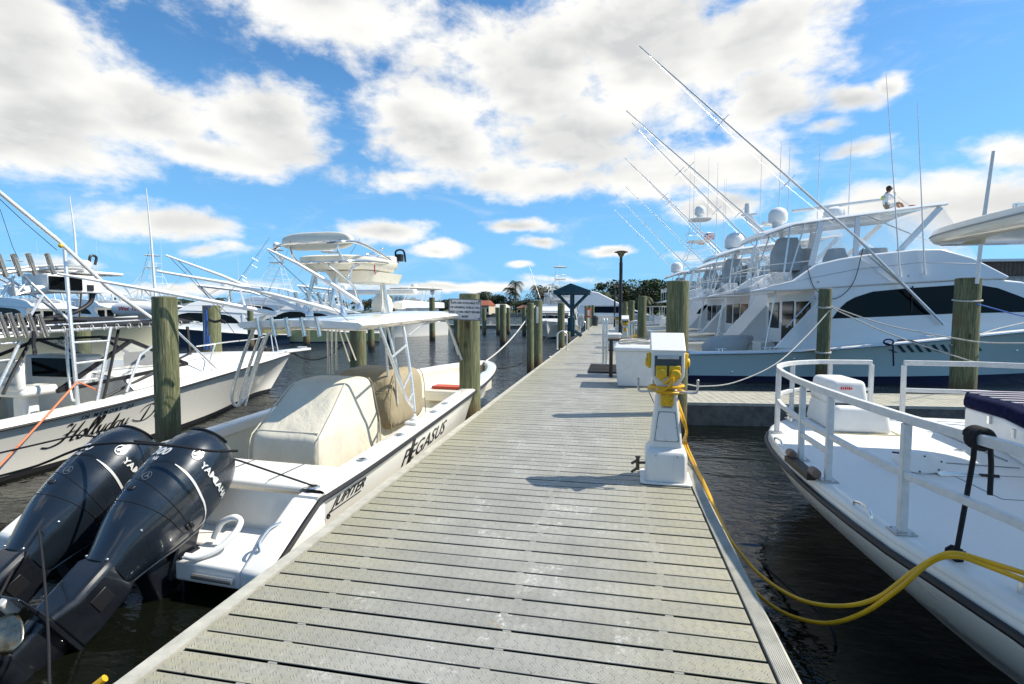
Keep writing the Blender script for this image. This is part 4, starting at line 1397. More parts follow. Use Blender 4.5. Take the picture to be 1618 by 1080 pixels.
# boarding steps, rails, mats
b = MB()
st_ = thing('boarding_steps', 'dark timber boarding steps behind the dock box on the dock', 'steps', (.12, 13.4, .0))
DARKW = mat('dark_timber', (.07, .055, .04), .8, vary=.4, vscale=14, bump=.4, bscale=60)
b.box((.30, .2, .95), (1.05, .7, .05)); b.build('tread', DARKW, st_, bevel=.004)
b = MB(); b.box((.30, .75, .63), (1.05, .35, .05)); b.build('tread', DARKW, st_, bevel=.004)
b = MB()
for x in (-.15, .75):
    for y in (-.08, .48): b.box((x, y, .46), (.09, .09, .93))
for x in (-.15, .75): b.box((x, .75, .31), (.07, .07, .62))
b.build('leg', DARKW, st_, bevel=.004)
def hoop(x, y, w, h, label, dirx=0.0, r=.028, group='hoop handrails', two=.16, name='hoop_rail'):
    rt = thing(name, label, 'handrail', (x, y, .006), dirx, group)
    for k in range(2):
        b = MB(); hw2 = w / 2
        pts = [(-hw2, k * two, 0), (-hw2, k * two, h - hw2)] + [(-hw2 * cos(pi * i / 10), k * two, h - hw2 + hw2 * sin(pi * i / 10)) for i in range(11)] + [(hw2, k * two, h - hw2), (hw2, k * two, 0)]
        b.tube(pts, r, 10); b.build('hoop', ALU, rt)
    b = MB()
    for k in range(2):
        for s_ in (-1, 1): b.lathe([(.06, 0), (.055, .012), (.03, .014)], (s_ * w / 2, k * two, 0), 12)
    b.build('foot_plate', ALU, rt)
    return rt
hp = at(888, 552, Z=0)
hoop(hp.x, hp.y, .42, .80, 'pair of low shiny hoop rails at the left dock edge before the blue kiosk')
hp = at(919, 524, Z=0); hoop(hp.x + .1, hp.y, .42, .85, 'low hoop rails at the left dock edge just beyond the blue kiosk')
hp = at(958, 574, Z=0); hoop(hp.x, hp.y, .13, 1.42, 'tall narrow polished hoop rail beside the dark door mats', radians(97), .030, two=.10)
hoop(1.02, 22.0, .50, 1.25, 'tall hoop rail left of the piling behind the dock box', radians(20), .04, two=.3)
MATM = mat('door_mat_black', (.02, .02, .022), .9, bump=.8, bscale=160, vary=.3, vscale=30)
for (a0, a1, lb) in ((at(928, 589, Z=0), at(976, 576, Z=0), 'black rubber mat on the dock left of the dock box'),):
    b = MB(); b.box((0, 0, .008), (a1.x - a0.x + .9, a1.y - a0.y - .2, .014)); 
    for i in range(14): b.box((0, -.95 + i * .145, .017), (a1.x - a0.x + .85, .05, .006))
    o = b.build('door_mat', MATM, None, bevel=.003); o.location = ((a0.x + a1.x + .9) / 2, (a0.y + a1.y) / 2, .008); tag(o, lb, 'mat')
b = MB(); b.box((0, 0, .008), (.55, .9, .014)); b.box((0, 0, .018), (.48, .82, .006)); o = b.build('door_mat', MATM, None); o.location = (-.05, 28.5, .008); tag(o, 'small black mat on the dock in front of the far pedestals', 'mat')

PED2 = pedestal((.55, 23.4, .007), 0, 'middle white power pedestal with a coil of yellow hose at its foot', False)
PED3 = pedestal((.30, 36.0, .007), 0, 'farthest small white power pedestal with yellow outlets', False)
pts = []
for k in range(90):
    a = k * .35; pts.append((1.0 + .28 * cos(a) + .12 * sin(k * .2), 23.2 + .12 * sin(a), .30 + .24 * sin(a) + .05))
world_rope('yellow_hose', pts, .026, YCABLE, 'coil of yellow hose hanging beside the middle pedestal', 'hose')
for (x, y, s_, lb) in ((.08, 23.9, .9, 'small white dock box left of the middle pedestal'), (-.05, 33.5, .62, 'low white locker before the farthest pedestal')):
    r = thing('dock_locker', lb, 'dock box', (x, y, .007), 0)
    b = MB(); b.loft([rect3(-.30 * s_, .30 * s_, 0, .6, 0), rect3(-.34 * s_, .34 * s_, -.03, .65, .62 * s_)]); b.build('box_body', PLASW, r, bevel=.03)
    b = MB(); b.loft([rect3(-.38 * s_, .38 * s_, -.06, .68, .62 * s_), rect3(-.33 * s_, .33 * s_, 0, .62, .72 * s_)]); b.build('box_lid', PLASW, r, bevel=.02)

# blue kiosk: gabled roof on a double post with braces
KB = mat('kiosk_blue_paint', (.022, .080, .105), .6, vary=.3, vscale=6, bump=.2)
kp = at(905, 531, Z=0)
kr = thing('dock_kiosk', 'blue green open shelter with gabled roof and braced posts at the left dock edge', 'shelter', (kp.x - .05, kp.y, 0))
KS = 33.5 / FPX
b = MB()
zr = H + (490 - 448) * KS; ze = H + (490 - 460) * KS
hwk = 29 * KS
for y0, y1 in ((-.75, .75),):
    b.prism([(-hwk, ze), (-.05, zr), (hwk, ze + .03), (hwk, ze - .07), (-hwk, ze - .10)], y0, y1, 'y')
b.build('roof', KB, kr, bevel=.01)
b = MB(); b.box((0, -.70, ze - .16), (1.9 * hwk, .08, .12)); b.box((0, .70, ze - .16), (1.9 * hwk, .08, .12)); b.build('roof_beam', KB, kr)
for y in (-.62, .62):
    b = MB(); b.box((0, y, (ze) / 2), (.19, .17, ze)); b.build('post', KB, kr, bevel=.008)
    for sx in (-1, 1):
        b = MB(); b.bar((sx * .05, y, ze * .62), (sx * hwk * .82, y, ze - .16), .11, .13); b.build('brace', KB, kr)
    b = MB(); b.bar((.08, y, .42), (.62, y, .03), .13, .12); b.build('foot_brace', KB, kr)
b = MB(); b.box((-.35, 0, 1.30), (.9, 1.3, .08)); b.build('shelf', KB, kr, bevel=.01)
b = MB(); b.box((-.05, .1, .62), (.45, .7, 1.2)); b.build('cabinet', KB, kr, bevel=.01)
b = MB()
pts = [(.22 + .10 * cos(k * .4), -.72 + .03 * sin(k * 1.3), 1.0 + .42 * sin(k * .4)) for k in range(60)]
b.tube(pts, .022, 6); o = b.build('white_hose', ROPEW, None); o.location = kr.location + Vector((.45, .3, 0)); tag(o, 'white hose coiled beside the blue kiosk', 'hose')
# life ring box red
rb = at(922, 505, Z=.9)
r = thing('extinguisher_box', 'red extinguisher box on a white post right of the blue kiosk', 'extinguisher box', (-2.0, 44, 0))
b = MB(); b.box((0, 0, .55), (.16, .16, 1.1)); b.build('post', PLASW, r)
b = MB(); b.box((0, -.02, 1.50), (.30, .22, .78)); b.build('cabinet', mat('red_box', (.55, .02, .03), .4), r, bevel=.02)
b = MB(); b.box((0, -.14, 1.50), (.18, .01, .50)); b.build('window', SILVER, r)
# bin
bp = at(940.5, 514.5, Z=0)
r = thing('trash_can', 'grey plastic trash can with a domed lid at the far end of the dock', 'trash can', (bp.x, bp.y, .007))
GP = mat('bin_grey', (.05, .055, .06), .55)
b = MB(); b.lathe([(.27, 0), (.33, .80), (.36, .80), (.36, .86)], (0, 0, 0), 20); b.build('bin_body', GP, r)
b = MB(); b.lathe([(.37, .86), (.37, .92), (.28, 1.10), (.12, 1.15), (.001, 1.16)], (0, 0, 0), 20); b.build('bin_lid', GP, r)
# lamp posts
LPM = mat('lamp_black', (.012, .012, .014), .4)
def lamp(px, w, pyt, label, r0=.085):
    a = (px - 809) / FPX
    x = a * w * cos(YAW) - w * sin(YAW); y = a * w * sin(YAW) + w * cos(YAW)
    zt = H + (490 - pyt) / FPX * w
    rt = thing('lamp_post', label, 'lamp post', (x, y, 0), 0, 'black dock lamp posts')
    b = MB(); b.lathe([(r0 * 1.25, 0), (r0 * 1.25, .4), (r0, .45), (r0, zt - .6), (r0 * .8, zt - .55), (r0 * .8, zt - .3)], (0, 0, 0), 14); b.build('pole', LPM, rt)
    b = MB(); b.lathe([(r0 * .9, zt - .30), (r0 * 1.6, zt - .24), (r0 * 1.2, zt - .2), (.26, zt - .08)], (0, 0, 0), 16); b.build('lantern', mat('lamp_lens', (.30, .25, .14), .3), rt)
    b = MB(); b.lathe([(.34, zt - .08), (.34, zt - .05), (.18, zt), (.001, zt + .01)], (0, 0, 0), 16); b.build('lamp_cap', LPM, rt)
    b = MB()
    for k in range(4):
        q = pi / 4 + k * pi / 2; b.bar((.05 * cos(q), .05 * sin(q), zt - .3), (.29 * cos(q), .29 * sin(q), zt - .07), .02)
    b.build('lamp_strut', LPM, rt)
    return rt
lamp(980, 26, 397, 'near tall black lamp post on the right dock edge')
lamp(971, 52, 450, 'farther thin black lamp post behind the tall one')

# cleats on the left dock edge
CL = MB()
CL.lathe([(.02, 0), (.02, .05)], (-.05, 0, 0), 8); CL.lathe([(.02, 0), (.02, .05)], (.05, 0, 0), 8); CL.tube([(-.14, 0, .045), (-.08, 0, .06), (.08, 0, .06), (.14, 0, .045)], .018, 8)
c0 = CL.build('mooring_cleat', mat('cleat_cream', (.60, .56, .40), .5), None)
for k, (px, py) in enumerate(((870, 566), (884, 553))):
    o = c0 if k == 0 else c0.copy()
    if k: COL.objects.link(o)
    p = at(px, py, Z=0); o.location = (DX0 + .06, p.y, .008); o.rotation_euler = (0, 0, pi / 2)
    tag(o, ('cream mooring cleat on the left dock edge beside the white bracket piling', 'cream mooring cleat on the left dock edge at the foot of the hoop rails')[k], 'cleat')

# white bracket on piling, mooring lines of the near boat
pm = pile_at(849, 16.6)
b = MB(); b.box((0, 0, 0), (.07, .03, .52)); b.build('x', PLASW, None) if False else None
o = b.build('rope_bracket', PLASW, None, bevel=.01); o.location = (pm.x + .02, pm.y - .20, 1.55); tag(o, 'white bracket strip on the left edge piling holding the mooring line', 'bracket')
bow = JF.o + JF.u * 8.75 + Vector((0, 0, .86))
world_rope('mooring_line', sag((pm.x - .05, pm.y - .20, 1.85), bow + Vector((.06, 0, 0)), .18), .018, ROPEW, 'taut white mooring line from the bracket piling to the near bow')
world_rope('mooring_line', sag((pm.x - .3, pm.y + 6, .8), bow + Vector((.05, .1, -.15)), .55, 20), .017, ROPEB, 'slack black mooring line from beyond the bracket piling to the near bow')
# tail of a yellow rope at the dock edge, bottom left
p0 = at(150, 1084, Z=-.05); p1 = at(166, 1071, Z=-.02)
world_rope('rope_end', [p0, p1], [.02, .014] if False else .018, YCABLE, 'short yellow and white rope end at the bottom left dock edge')
# straps over the outboards
world_rope('black_strap', [at(58, 812, Y=3.0), at(68, 890, Y=2.55), at(76, 1000, Y=2.15), at(78, 1082, Y=1.95)], .007, ROPEB, 'black line hanging straight down across the raised outboard legs', n=5)
world_rope('black_strap', [at(58, 812, Y=3.0), at(40, 860, Y=2.8), at(-5, 950, Y=2.5)], .009, ROPEB, 'black line slanting to the left edge from the left outboard', n=4)
world_rope('black_strap', [at(-5, 753, Y=3.4), at(60, 735, Y=3.3), at(150, 702, Y=3.2), at(262, 703, Y=3.15), at(330, 712, Y=3.2), at(376, 712, Y=3.3)], .010, ROPEB, 'black line lying across the tops of both outboard cowlings', n=4)

# ------------------------------------------------------------------ sportfishing yachts
BLUEH = grime('hull_pale_blue', (.52, .68, .69), .12, .8, .10, low=-.1, high=.05)
def navy_band(): return mat('boot_navy', (.008, .012, .05), .3, coat=.3)
FAIRING = mat('gelcoat_bright', (.80, .81, .81), .16, coat=.6, vary=.03, vscale=2)


def tumble(mb, poly, vn, z0, k, mi=0):
    """closed body: side polygon in (u, z), half width vn at z0, narrowing by k per metre of height"""
    n = len(poly)
    a = [Vector((u, -(vn - k * (z - z0)), z)) for u, z in poly]
    b = [Vector((u, (vn - k * (z - z0)), z)) for u, z in poly]
    mb.add(a + b, [tuple(range(n)), tuple(range(2 * n - 1, n - 1, -1))] + [(i, i + n, (i + 1) % n + n, (i + 1) % n) for i in range(n)], mi)


def sportfish(F, label, name='sportfishing_yacht', hullm=None, band=False, sc=1.0, tower=0, ttop=7.6, domes=(), array=False, enclosure=True, vents=False,
              outrig=True, antennas=(), detail=1, group=None, cat='yacht', hardtop=True, boot=None, teak=False, rig_out=.0, windows=True):
    r = F.root(name, label, cat, group)
    r.scale = (sc, sc, sc)
    hullm = hullm or HULLW
    L = 15.2
    hb = [(0, 2.28), (2, 2.42), (6, 2.46), (9, 2.30), (11.5, 1.70), (13.5, .90), (14.8, .22), (15.2, .01)]
    zs = [(0, .84), (2.3, .93), (3.5, 1.01), (5.3, 1.18), (7, 1.37), (8.8, 1.57), (12, 1.86), (15.2, 2.0)]
    hw = [(0, 2.12), (6, 2.10), (9, 1.65), (11.5, .85), (13.5, .22), (15.2, .004)]
    b = MB()
    rings_ = stations(L, (hb, zs, hw), 1.7, 24)
    bands = [(.16, 1), (.085, 2), (.06, 1)] if band else [(.07, 1)]
    hull_mesh(b, rings_, bands, 1.7, rows=16 if band else 12)
    weld(b.build('hull', [hullm, boot or navy_band(), WHITE], r))
    HBf, ZSf = smooth_table(hb), smooth_table(zs)
    # covering boards and foredeck
    b = MB()
    for s in (-1, 1):
        rings = []
        for i in range(30):
            u = .0 + (L - .15) * i / 29; q = HBf(u); z = ZSf(u); ins = .30 if u < 3.4 else q
            rings.append([Vector((u, s * (q + .015), z - .05)), Vector((u, s * (q + .02), z)), Vector((u, s * (q - .03), z + .03)), Vector((u, s * (q - ins * .9), z + .035 + .0 * u)), Vector((u, s * (q - ins), z + .03 - (.10 if u < 3.4 else -.05)))])
        b.loft(rings, closed=False, caps=False)
    b.box((.10, 0, .865), (.28, 4.4, .06))
    b.build('deck', WHITE, r)
    b = MB()
    for s in (-1, 1): b.box((1.75, s * 2.02, .60), (3.4, .05, .52))
    b.box((.22, 0, .60), (.05, 4.05, .50)); b.box((1.75, 0, .36), (3.4, 4.1, .04))
    b.build('cockpit_liner', CREAM, r)
    if teak:
        b = MB(); b.box((-.015, 0, .50), (.04, 4.4, .58)); b.build('transom_board', TEAK, r, bevel=.01)
    # side wings and house
    b = MB()
    for s in (-1, 1):
        b.add([Vector((u, s * y, z)) for y in (2.10, 2.03) for u, z in ((2.45, 1.0), (3.56, 2.33), (3.72, 2.72), (3.80, 2.72), (3.80, 1.0))],
              [(0, 1, 2, 3, 4), (9, 8, 7, 6, 5)] + [(i, i + 5, (i + 1) % 5 + 5, (i + 1) % 5) for i in range(5)])
    b.build('side_wing', FAIRING, r, bevel=.01)
    b = MB()
    tumble(b, [(3.55, .40), (3.55, 2.78), (8.2, 3.0), (8.9, 2.92), (10.7, 2.12), (12.6, 2.02), (13.5, 1.88), (13.5, 1.5), (9, 1.45), (5, 1.0)], 2.12, 1.0, .055)
    b.build('house', FAIRING, r, bevel=.05, seg=3)
    if windows:
        for s in (-1, 1):
            poly = [(4.01, 1.88), (4.19, 2.16), (4.40, 2.37), (4.62, 2.50), (5.08, 2.66), (5.97, 2.75), (7.18, 2.83), (7.8, 2.84), (8.3, 2.74), (8.94, 2.47), (9.9, 2.10), (7.22, 2.03), (5.41, 1.94)]
            b = MB(); n = len(poly)
            A = [Vector((u, s * (2.12 - .055 * (z - 1.0) + .006), z)) for u, z in poly]; B_ = [q + Vector((0, -s * .02, 0)) for q in A]
            b.add(A + B_, [tuple(range(n)), tuple(range(2 * n - 1, n - 1, -1))] + [(i, i + n, (i + 1) % n + n, (i + 1) % n) for i in range(n)])
            b.build('side_window', BLKGLASS, r, smooth=20)
        b = MB(); b.loft([[Vector((9.1, y, 2.86)) for y in (-1.7, 1.7)], [Vector((10.55, y, 2.215)) for y in (-1.75, 1.75)]], closed=False, caps=False); b.build('windscreen', BLKGLASS, r, solid=.01)
    # aft bulkhead with door and window
    for (y0, y1, z0, z1) in ((-1.75, -.72, 1.50, 2.40), (-.50, .45, .62, 2.42), (.75, 1.7, 1.50, 2.40)):
        b = MB(); b.box((3.54, (y0 + y1) / 2, (z0 + z1) / 2), (.03, y1 - y0, z1 - z0)); b.build('saloon_window' if z0 > 1 else 'saloon_door', BLKGLASS, r, bevel=.03)
    if detail:
        for (y, w_, h_) in ((-1.3, .75, .62), (1.3, .9, .62)):
            b = MB(); b.box((3.25, y, .38 + h_ / 2), (.5, w_, h_)); b.build('cockpit_cabinet', WHITE, r, bevel=.04, seg=3)
        b = MB(); ladder(b, (2.25, -1.65, .40), (2.62, -1.60, 2.75), (2.45, -1.15, .40), (2.75, -1.15, 2.75), .02, 6); b.build('bridge_ladder', ALU, r)
    # flying bridge
    b = MB()
    tumble(b, [(1.71, 2.68), (2.9, 2.99), (3.56, 3.46), (4.2, 3.62), (4.9, 3.73), (6.21, 3.86), (6.9, 3.86), (7.69, 3.60), (8.57, 3.06), (8.5, 2.99), (7.2, 2.96), (4.79, 2.83), (2.96, 2.70)], 2.08, 2.8, .16)
    b.build('flybridge', FAIRING, r, bevel=.04, seg=3)
    b = MB()
    for s in (-1, 1):
        b.tube([(u, s * (2.08 - .16 * (z - 2.8) + .004), z) for u, z in ((2.2, 2.80), (3.2, 3.02), (4.6, 3.30), (6.3, 3.48), (7.9, 3.42))], .009, 5)
    b.build('styling_line', mat('groove_grey', (.45, .47, .48), .4), r)
    if hardtop:
        b = MB(); rings = []
        for i in range(13):
            t = i / 12; u = 2.3 + 4.9 * t; z = 4.58 + .60 * t ** .9; w_ = 1.62 * (1 - .10 * (1 - t) ** 3)
            drop = .16 * max(0, 1 - t * 6)
            rings.append([Vector((u, y * w_, z + zz - drop)) for y, zz in ((-1, 0), (-.97, .07), (-.6, .13), (0, .16), (.6, .13), (.97, .07), (1, 0), (.97, -.04), (.5, .03), (0, .05), (-.5, .03), (-.97, -.04))])
        b.loft(rings); b.build('hardtop', FAIRING, r, smooth=50)
        b = MB()
        for s in (-1, 1):
            b.bar((3.55, s * 1.66, 3.44), (3.85, s * 1.52, 4.76), .07, .17); b.bar((4.75, s * 1.70, 3.66), (4.85, s * 1.52, 4.86), .07, .14)
            b.bar((5.85, s * 1.74, 3.78), (7.05, s * 1.52, 5.10), .07, .15)
        b.build('hardtop_support', FAIRING, r, bevel=.01)
        b = MB()
        for s in (-1, 1):
            b.tube([(2.85, s * 1.72, 3.0), (2.95, s * 1.70, 3.2), (3.40, s * 1.52, 4.72)], .024, 8); b.tube([(2.85, s * 1.72, 3.0), (2.78, s * 1.72, 3.25), (3.0, s * 1.5, 4.66)], .024, 8)
            b.tube([(5.5, s * .8, 5.0), (7.4, s * 1.5, 3.85)], .022, 6); b.tube([(2.2, s * 1.8, 3.45), (3.6, s * 1.8, 3.6)], .018, 6)
        b.tube([(2.2, -1.8, 3.45), (2.1, 0, 3.45), (2.2, 1.8, 3.45)], .018, 6)
        for y in (-1.8, -.6, .6, 1.8): b.tube([(2.2, y, 2.85), (2.2, y, 3.45)], .015, 6)
        b.build('bridge_tubing', ALU, r)
        if detail:
            for y in (-1.4, -.9, -.4, .4, .9, 1.4): rod_holder(r, (2.18, y, 3.38), (-.1, 0, 1), L=.28, r=.03, m=PAINTALU)
    if enclosure and hardtop:
        b = MB()
        b.loft([[Vector((7.15, y, 5.12)) for y in (-1.45, 0, 1.45)], [Vector((7.95, y, 3.58)) for y in (-1.75, 0, 1.75)]], closed=False, caps=False)
        for s in (-1, 1):
            b.add([Vector(q) for q in ((3.9, s * 1.53, 4.76), (7.15, s * 1.45, 5.12), (7.95, s * 1.75, 3.58), (6.2, s * 1.70, 3.86), (3.7, s * 1.70, 3.50))], [(0, 1, 2, 3, 4)])
        b.build('clear_enclosure', CLEAR, r, smooth=0)
    # helm and covered seats on the bridge
    if detail and hardtop:
        for (u, y, w_, h_) in ((3.1, -.95, .8, .95), (4.55, -.9, .6, .62), (5.9, -.35, .9, .66), (4.2, .7, .7, .8)):
            c = MB(); c.loft([oval(u - w_ / 2, u + w_ / 2, y - w_ * .45, y + w_ * .45, 3.35, 20, 5), oval(u - w_ / 2, u + w_ / 2, y - w_ * .45, y + w_ * .45, 3.35 + h_ * .6, 20, 5), oval(u - w_ * .3, u + w_ * .34, y - w_ * .36, y + w_ * .36, 3.4 + h_, 20, 4)])
            c.build('covered_seat', COVERG, r, smooth=50)
    for (u, y, z, rad, h) in domes:
        dome(r, (u, y, z), rad, h)
    if array:
        b = MB(); b.bar((3.9, .9, 5.52), (6.7, .1, 5.72), .14, .10); b.build('radar_array', PLASW, r, bevel=.03)
        b = MB(); b.lathe([(.30, -.25), (.33, -.12), (.28, .05), (.16, .14), (.001, .15)], (5.1, .55, 5.42), 16); b.build('radar_pedestal', PLASW, r)
    def rig(s, pts, r0=.045, r1=.018, cross=(.50, .72)):
        b = MB(); P_ = [Vector(p) for p in pts]; k = len(P_)
        tot = [0]
        for i in range(1, k): tot.append(tot[-1] + (P_[i] - P_[i - 1]).length)
        b.tube(P_, [r0 + (r1 - r0) * t / tot[-1] for t in tot], 8)
        o = b.build('outrigger', ALU, r)
        b = MB()
        for q in cross:
            d = P_[-1] - P_[0]; c = P_[0] + d * q; sd = unit(d.cross(Vector((0, 1, 0)))) * .26
            b.tube([c - sd, c + sd], .012, 5); sd2 = Vector((0, .26, 0)); b.tube([c - sd2, c + sd2], .012, 5)
        for q in (0.02,):
            for off in ((.0, .24, 0), (0, -.24, 0)):
                b.tube([P_[0] + (P_[-1] - P_[0]) * .35] + [P_[0] + (P_[-1] - P_[0]) * qq + Vector(off) for qq in cross] + [P_[-1]], .002, 4)
        b.build('spreader', ALU, o)
        b = MB(); d = P_[-1] - P_[0]
        b.tube([P_[0] + d * .24, P_[0] + d * .24 * .55 + Vector((.45, .0, -.35))], .02, 6); b.build('outrigger_strut', ALU, o)
        return o
    if outrig == 1:
        rig(-1, [(6.85, -2.2, 1.73), (4.48, -2.25, 4.2), (-1.6, -2.3, 9.84)])
        rig(1, [(6.85, 2.2, 1.73), (4.48, 2.4, 4.2), (-1.6, 2.6, 9.84)])
    elif outrig == 2:
        for s in (-1, 1): rig(s, [(5.6, s * 1.95, 2.6), (4.2, s * 2.1, 4.2), (-1.4, s * 2.5, 9.9)], .035, .014)
    elif outrig == 3:
        for s in (-1, 1): rig(s, [(5.6, s * 1.95, 2.6), (4.6, s * 2.5, 4.6), (1.5, s * 4.6, 9.2)], .035, .014)
    for (u, y, z0, z1, du) in antennas:
        b = MB(); b.tube([(u, y, z0), (u + du * .35, y, z0 + (z1 - z0) * .35), (u + du, y, z1)], [.022, .016, .006], 6); b.lathe([(.05, 0), (.03, .12), (.02, .16)], (u, y, z0 - .03), 8)
        b.build('antenna', PLASW, r)
    if vents:
        vm = mat('vent_shadow', (.03, .07, .08), .5)
        for s in (-1, 1):
            for k in range(11):
                u = 5.45 + k * .225; q = .25 - abs(k - 5) * .012
                hbv = [(HBf(u + d) - .02 - .0) for d in (0, .3)]
                zc = 1.02 + k * .006
                P4 = []
                for du, dz in ((0.10, -.09), (.20, -.09), (-.02, .12 if k else .0), (-.10, .10 if k else .0)):
                    uu = u + du; z = zc + dz; qf = max(0, z / ZSf(uu)); HWf = smooth_table(hw)
                    y = HWf(uu) + (HBf(uu) - HWf(uu)) * qf ** 1.7
                    P4.append(Vector((uu, s * (y + .012), z)))
                b = MB(); b.add(P4, [(0, 1, 2, 3)]); b.build('hull_vent', vm, r, smooth=0, solid=.004)
    if tower:
        b = MB(); zt = ttop
        legs = [((3.2, s * 1.35, 4.80), (4.0, s * .55, zt)) for s in (-1, 1)] + [((6.4, s * 1.35, 5.1), (5.0, s * .5, zt)) for s in (-1, 1)]
        for a_, c_ in legs: b.tube([a_, c_], .026, 8)
        m = 3 if tower == 1 else 5
        for i in range(1, m + 1):
            t = i / (m + .3)
            Q = [Vector(a_).lerp(Vector(c_), t) for a_, c_ in legs]
            for i0, i1 in ((0, 1), (1, 3), (3, 2), (2, 0)): b.tube([Q[i0], Q[i1]], .015, 6)
            if i % 2: b.tube([Q[0], Vector(legs[2][0]).lerp(Vector(legs[2][1]), min(1, t + .2))], .013, 5); b.tube([Q[1], Vector(legs[3][0]).lerp(Vector(legs[3][1]), min(1, t + .2))], .013, 5)
        ringp = [(4.5 + .95 * cos(2 * pi * k / 16), .8 * sin(2 * pi * k / 16), zt + .55) for k in range(17)]
        b.tube(ringp, .02, 6)
        for k in range(0, 16, 4): b.tube([(ringp[k][0], ringp[k][1], zt + .55), (4.5 + .7 * cos(2 * pi * k / 16), .6 * sin(2 * pi * k / 16), zt)], .016, 6)
        for s in (-1, 1): b.tube([(4.5, s * .6, zt), (4.4, s * .6, zt + 1.5)], .018, 6)
        b.build('tuna_tower', PAINTALU, r)
        b = MB(); b.loft([oval(3.7, 5.3, -.65, .65, zt, 20, 3), oval(3.65, 5.35, -.7, .7, zt + .06, 20, 3)]); b.build('tower_platform', FAIRING, r)
        b = MB(); b.loft([oval(3.8, 5.2, -.8, .8, zt + 1.5, 20, 3), oval(3.75, 5.25, -.85, .85, zt + 1.56, 20, 3), oval(3.9, 5.1, -.7, .7, zt + 1.62, 20, 3)]); b.build('tower_top', FAIRING, r)
    # bow rail
    if detail:
        b = MB()
        for s in (-1, 1):
            pr = [Vector((u, s * (HBf(u) - .1), ZSf(u) + .65)) for u in (9.5, 11, 12.5, 13.8, 14.8)]
            b.tube(spline(pr, 4), .016, 6)
            for p in pr: b.tube([p, p - Vector((0, 0, .62))], .012, 6)
        b.build('bow_rail', STEEL, r)
    return r


BF = Frame(2.15, 18.3, 3.0, WZ)
by = sportfish(BF, 'large yacht with pale blue hull, white house and dark wraparound windows, nearest on the right', hullm=BLUEH, band=True, teak=True,
          outrig=1, vents=True, array=True, domes=((3.15, 0, 4.98, .29, .52),), antennas=((5.75, -2.1, 3.1, 8.73, -.6), (6.38, -2.1, 3.16, 7.91, -.4), (3.6, 1.2, 4.9, 8.0, 0), (4.9, 1.3, 5.0, 8.2, 0), (5.9, 1.3, 5.1, 8.2, 0)))
fc = MB(); fc.loft([oval(.85, 2.0, -1.1, .1, .42, 24, 3), oval(.75, 2.15, -1.15, .15, .95, 24, 3), oval(1.0, 2.3, -1.05, .05, 1.22, 24, 3), oval(1.5, 2.28, -.8, -.2, 1.30, 24, 3)])
o = fc.build('chair_cover', COVERG, None, smooth=60); o.location = BF.o; o.rotation_euler = (0, 0, BF.a); tag(o, 'grey fabric cover over the fighting chair in the blue yacht cockpit', 'cover')

# second to fourth yachts in the row behind
S2 = Frame(2.0, 24.9, 2.0, WZ)
sportfish(S2, 'second yacht in the right hand row, white with a big dome, behind the blue one', outrig=2, domes=((3.4, 0, 4.9, .42, .75),),
          antennas=((4.8, 1.2, 5.0, 9.5, 0), (5.2, -1.2, 5.0, 9.3, 0), (2.9, 1.4, 4.8, 9.2, 0)), group='white sportfishing yachts in the right hand row')
S3 = Frame(2.2, 31.2, 2.0, WZ)
sportfish(S3, 'third yacht in the right hand row, between the big domed one and the tower yacht', outrig=2, domes=((4.8, .6, 5.0, .32, .6),),
          antennas=((4.2, .7, 5, 9.8, 0), (3.8, -.6, 5, 9.4, 0)), group='white sportfishing yachts in the right hand row')
S4 = Frame(1.4, 38.0, 2.0, WZ)
sportfish(S4, 'fourth yacht in the right hand row, with tall white lattice tower and dome', outrig=2, tower=2, ttop=6.9, domes=((3.2, 1.2, 4.9, .42, .75), (4.5, 0, 8.75, .36, .68)),
          antennas=((4.2, .7, 8.5, 13.4, 0), (4.9, -.6, 8.5, 12.6, 0), (3.8, 0, 7.5, 12.2, 0)), group='white sportfishing yachts in the right hand row')
# mast with radars on the second yacht
m2 = [k for k in bpy.data.objects if k.get('label', '').startswith('second yacht')][0]
b = MB(); b.bar((4.9, 0, 4.95), (3.9, 0, 6.4), .16, .3); b.build('radar_mast', FAIRING, m2, bevel=.02)
radome_flat(m2, (3.9, .0, 6.42), .12, .5); radome_flat(m2, (5.0, .5, 6.0), .34, .16)
b = MB(); b.bar((4.35, 0, 5.9), (5.2, .6, 5.98), .06, .06); b.bar((3.6, 0, 6.4), (4.3, 0, 6.45), .3, .05); b.build('mast_arm', FAIRING, m2)
# small flag on the third yacht tower
def flag(loc, w_, h_, label, kind):
    r = thing('flag', label, 'flag', loc, radians(-20))
    b = MB()
    nx_ = 10
    for i in range(13 if kind == 'us' else 1):
        nn = 13 if kind == 'us' else 1
        z0 = -h_ * i / nn; z1 = -h_ * (i + 1) / nn
        for j in range(nx_):
            x0, x1 = w_ * j / nx_, w_ * (j + 1) / nx_
            y0, y1 = .04 * sin(x0 / w_ * 7), .04 * sin(x1 / w_ * 7)
            mi = (2 if (kind == 'us' and i < 7 and j < 4) else (i % 2)) if kind == 'us' else 0
            b.add([(x0, y0, z0), (x1, y1, z0), (x1, y1, z1), (x0, y0, z1)], [(0, 1, 2, 3)], mi)
    b.build('cloth', [mat('flag_red', (.5, .03, .04), .8), mat('flag_white', (.75, .75, .75), .8), mat('flag_blue', (.02, .03, .2), .8)] if kind == 'us' else [mat('flag_orange', (.75, .17, .04), .8)], r, smooth=0)
    b = MB(); b.tube([(0, 0, -1.0), (0, 0, .15)], .012, 6); b.build('staff', ALU, r)
p = at(1112, 369, Y=39); flag(p, .72, .45, 'small striped flag flying from the lattice tower in the right hand row', 'us')
p = at(1103, 379, Y=39); flag(p, .42, .32, 'small orange pennant beside the striped flag on the tower', 'o')
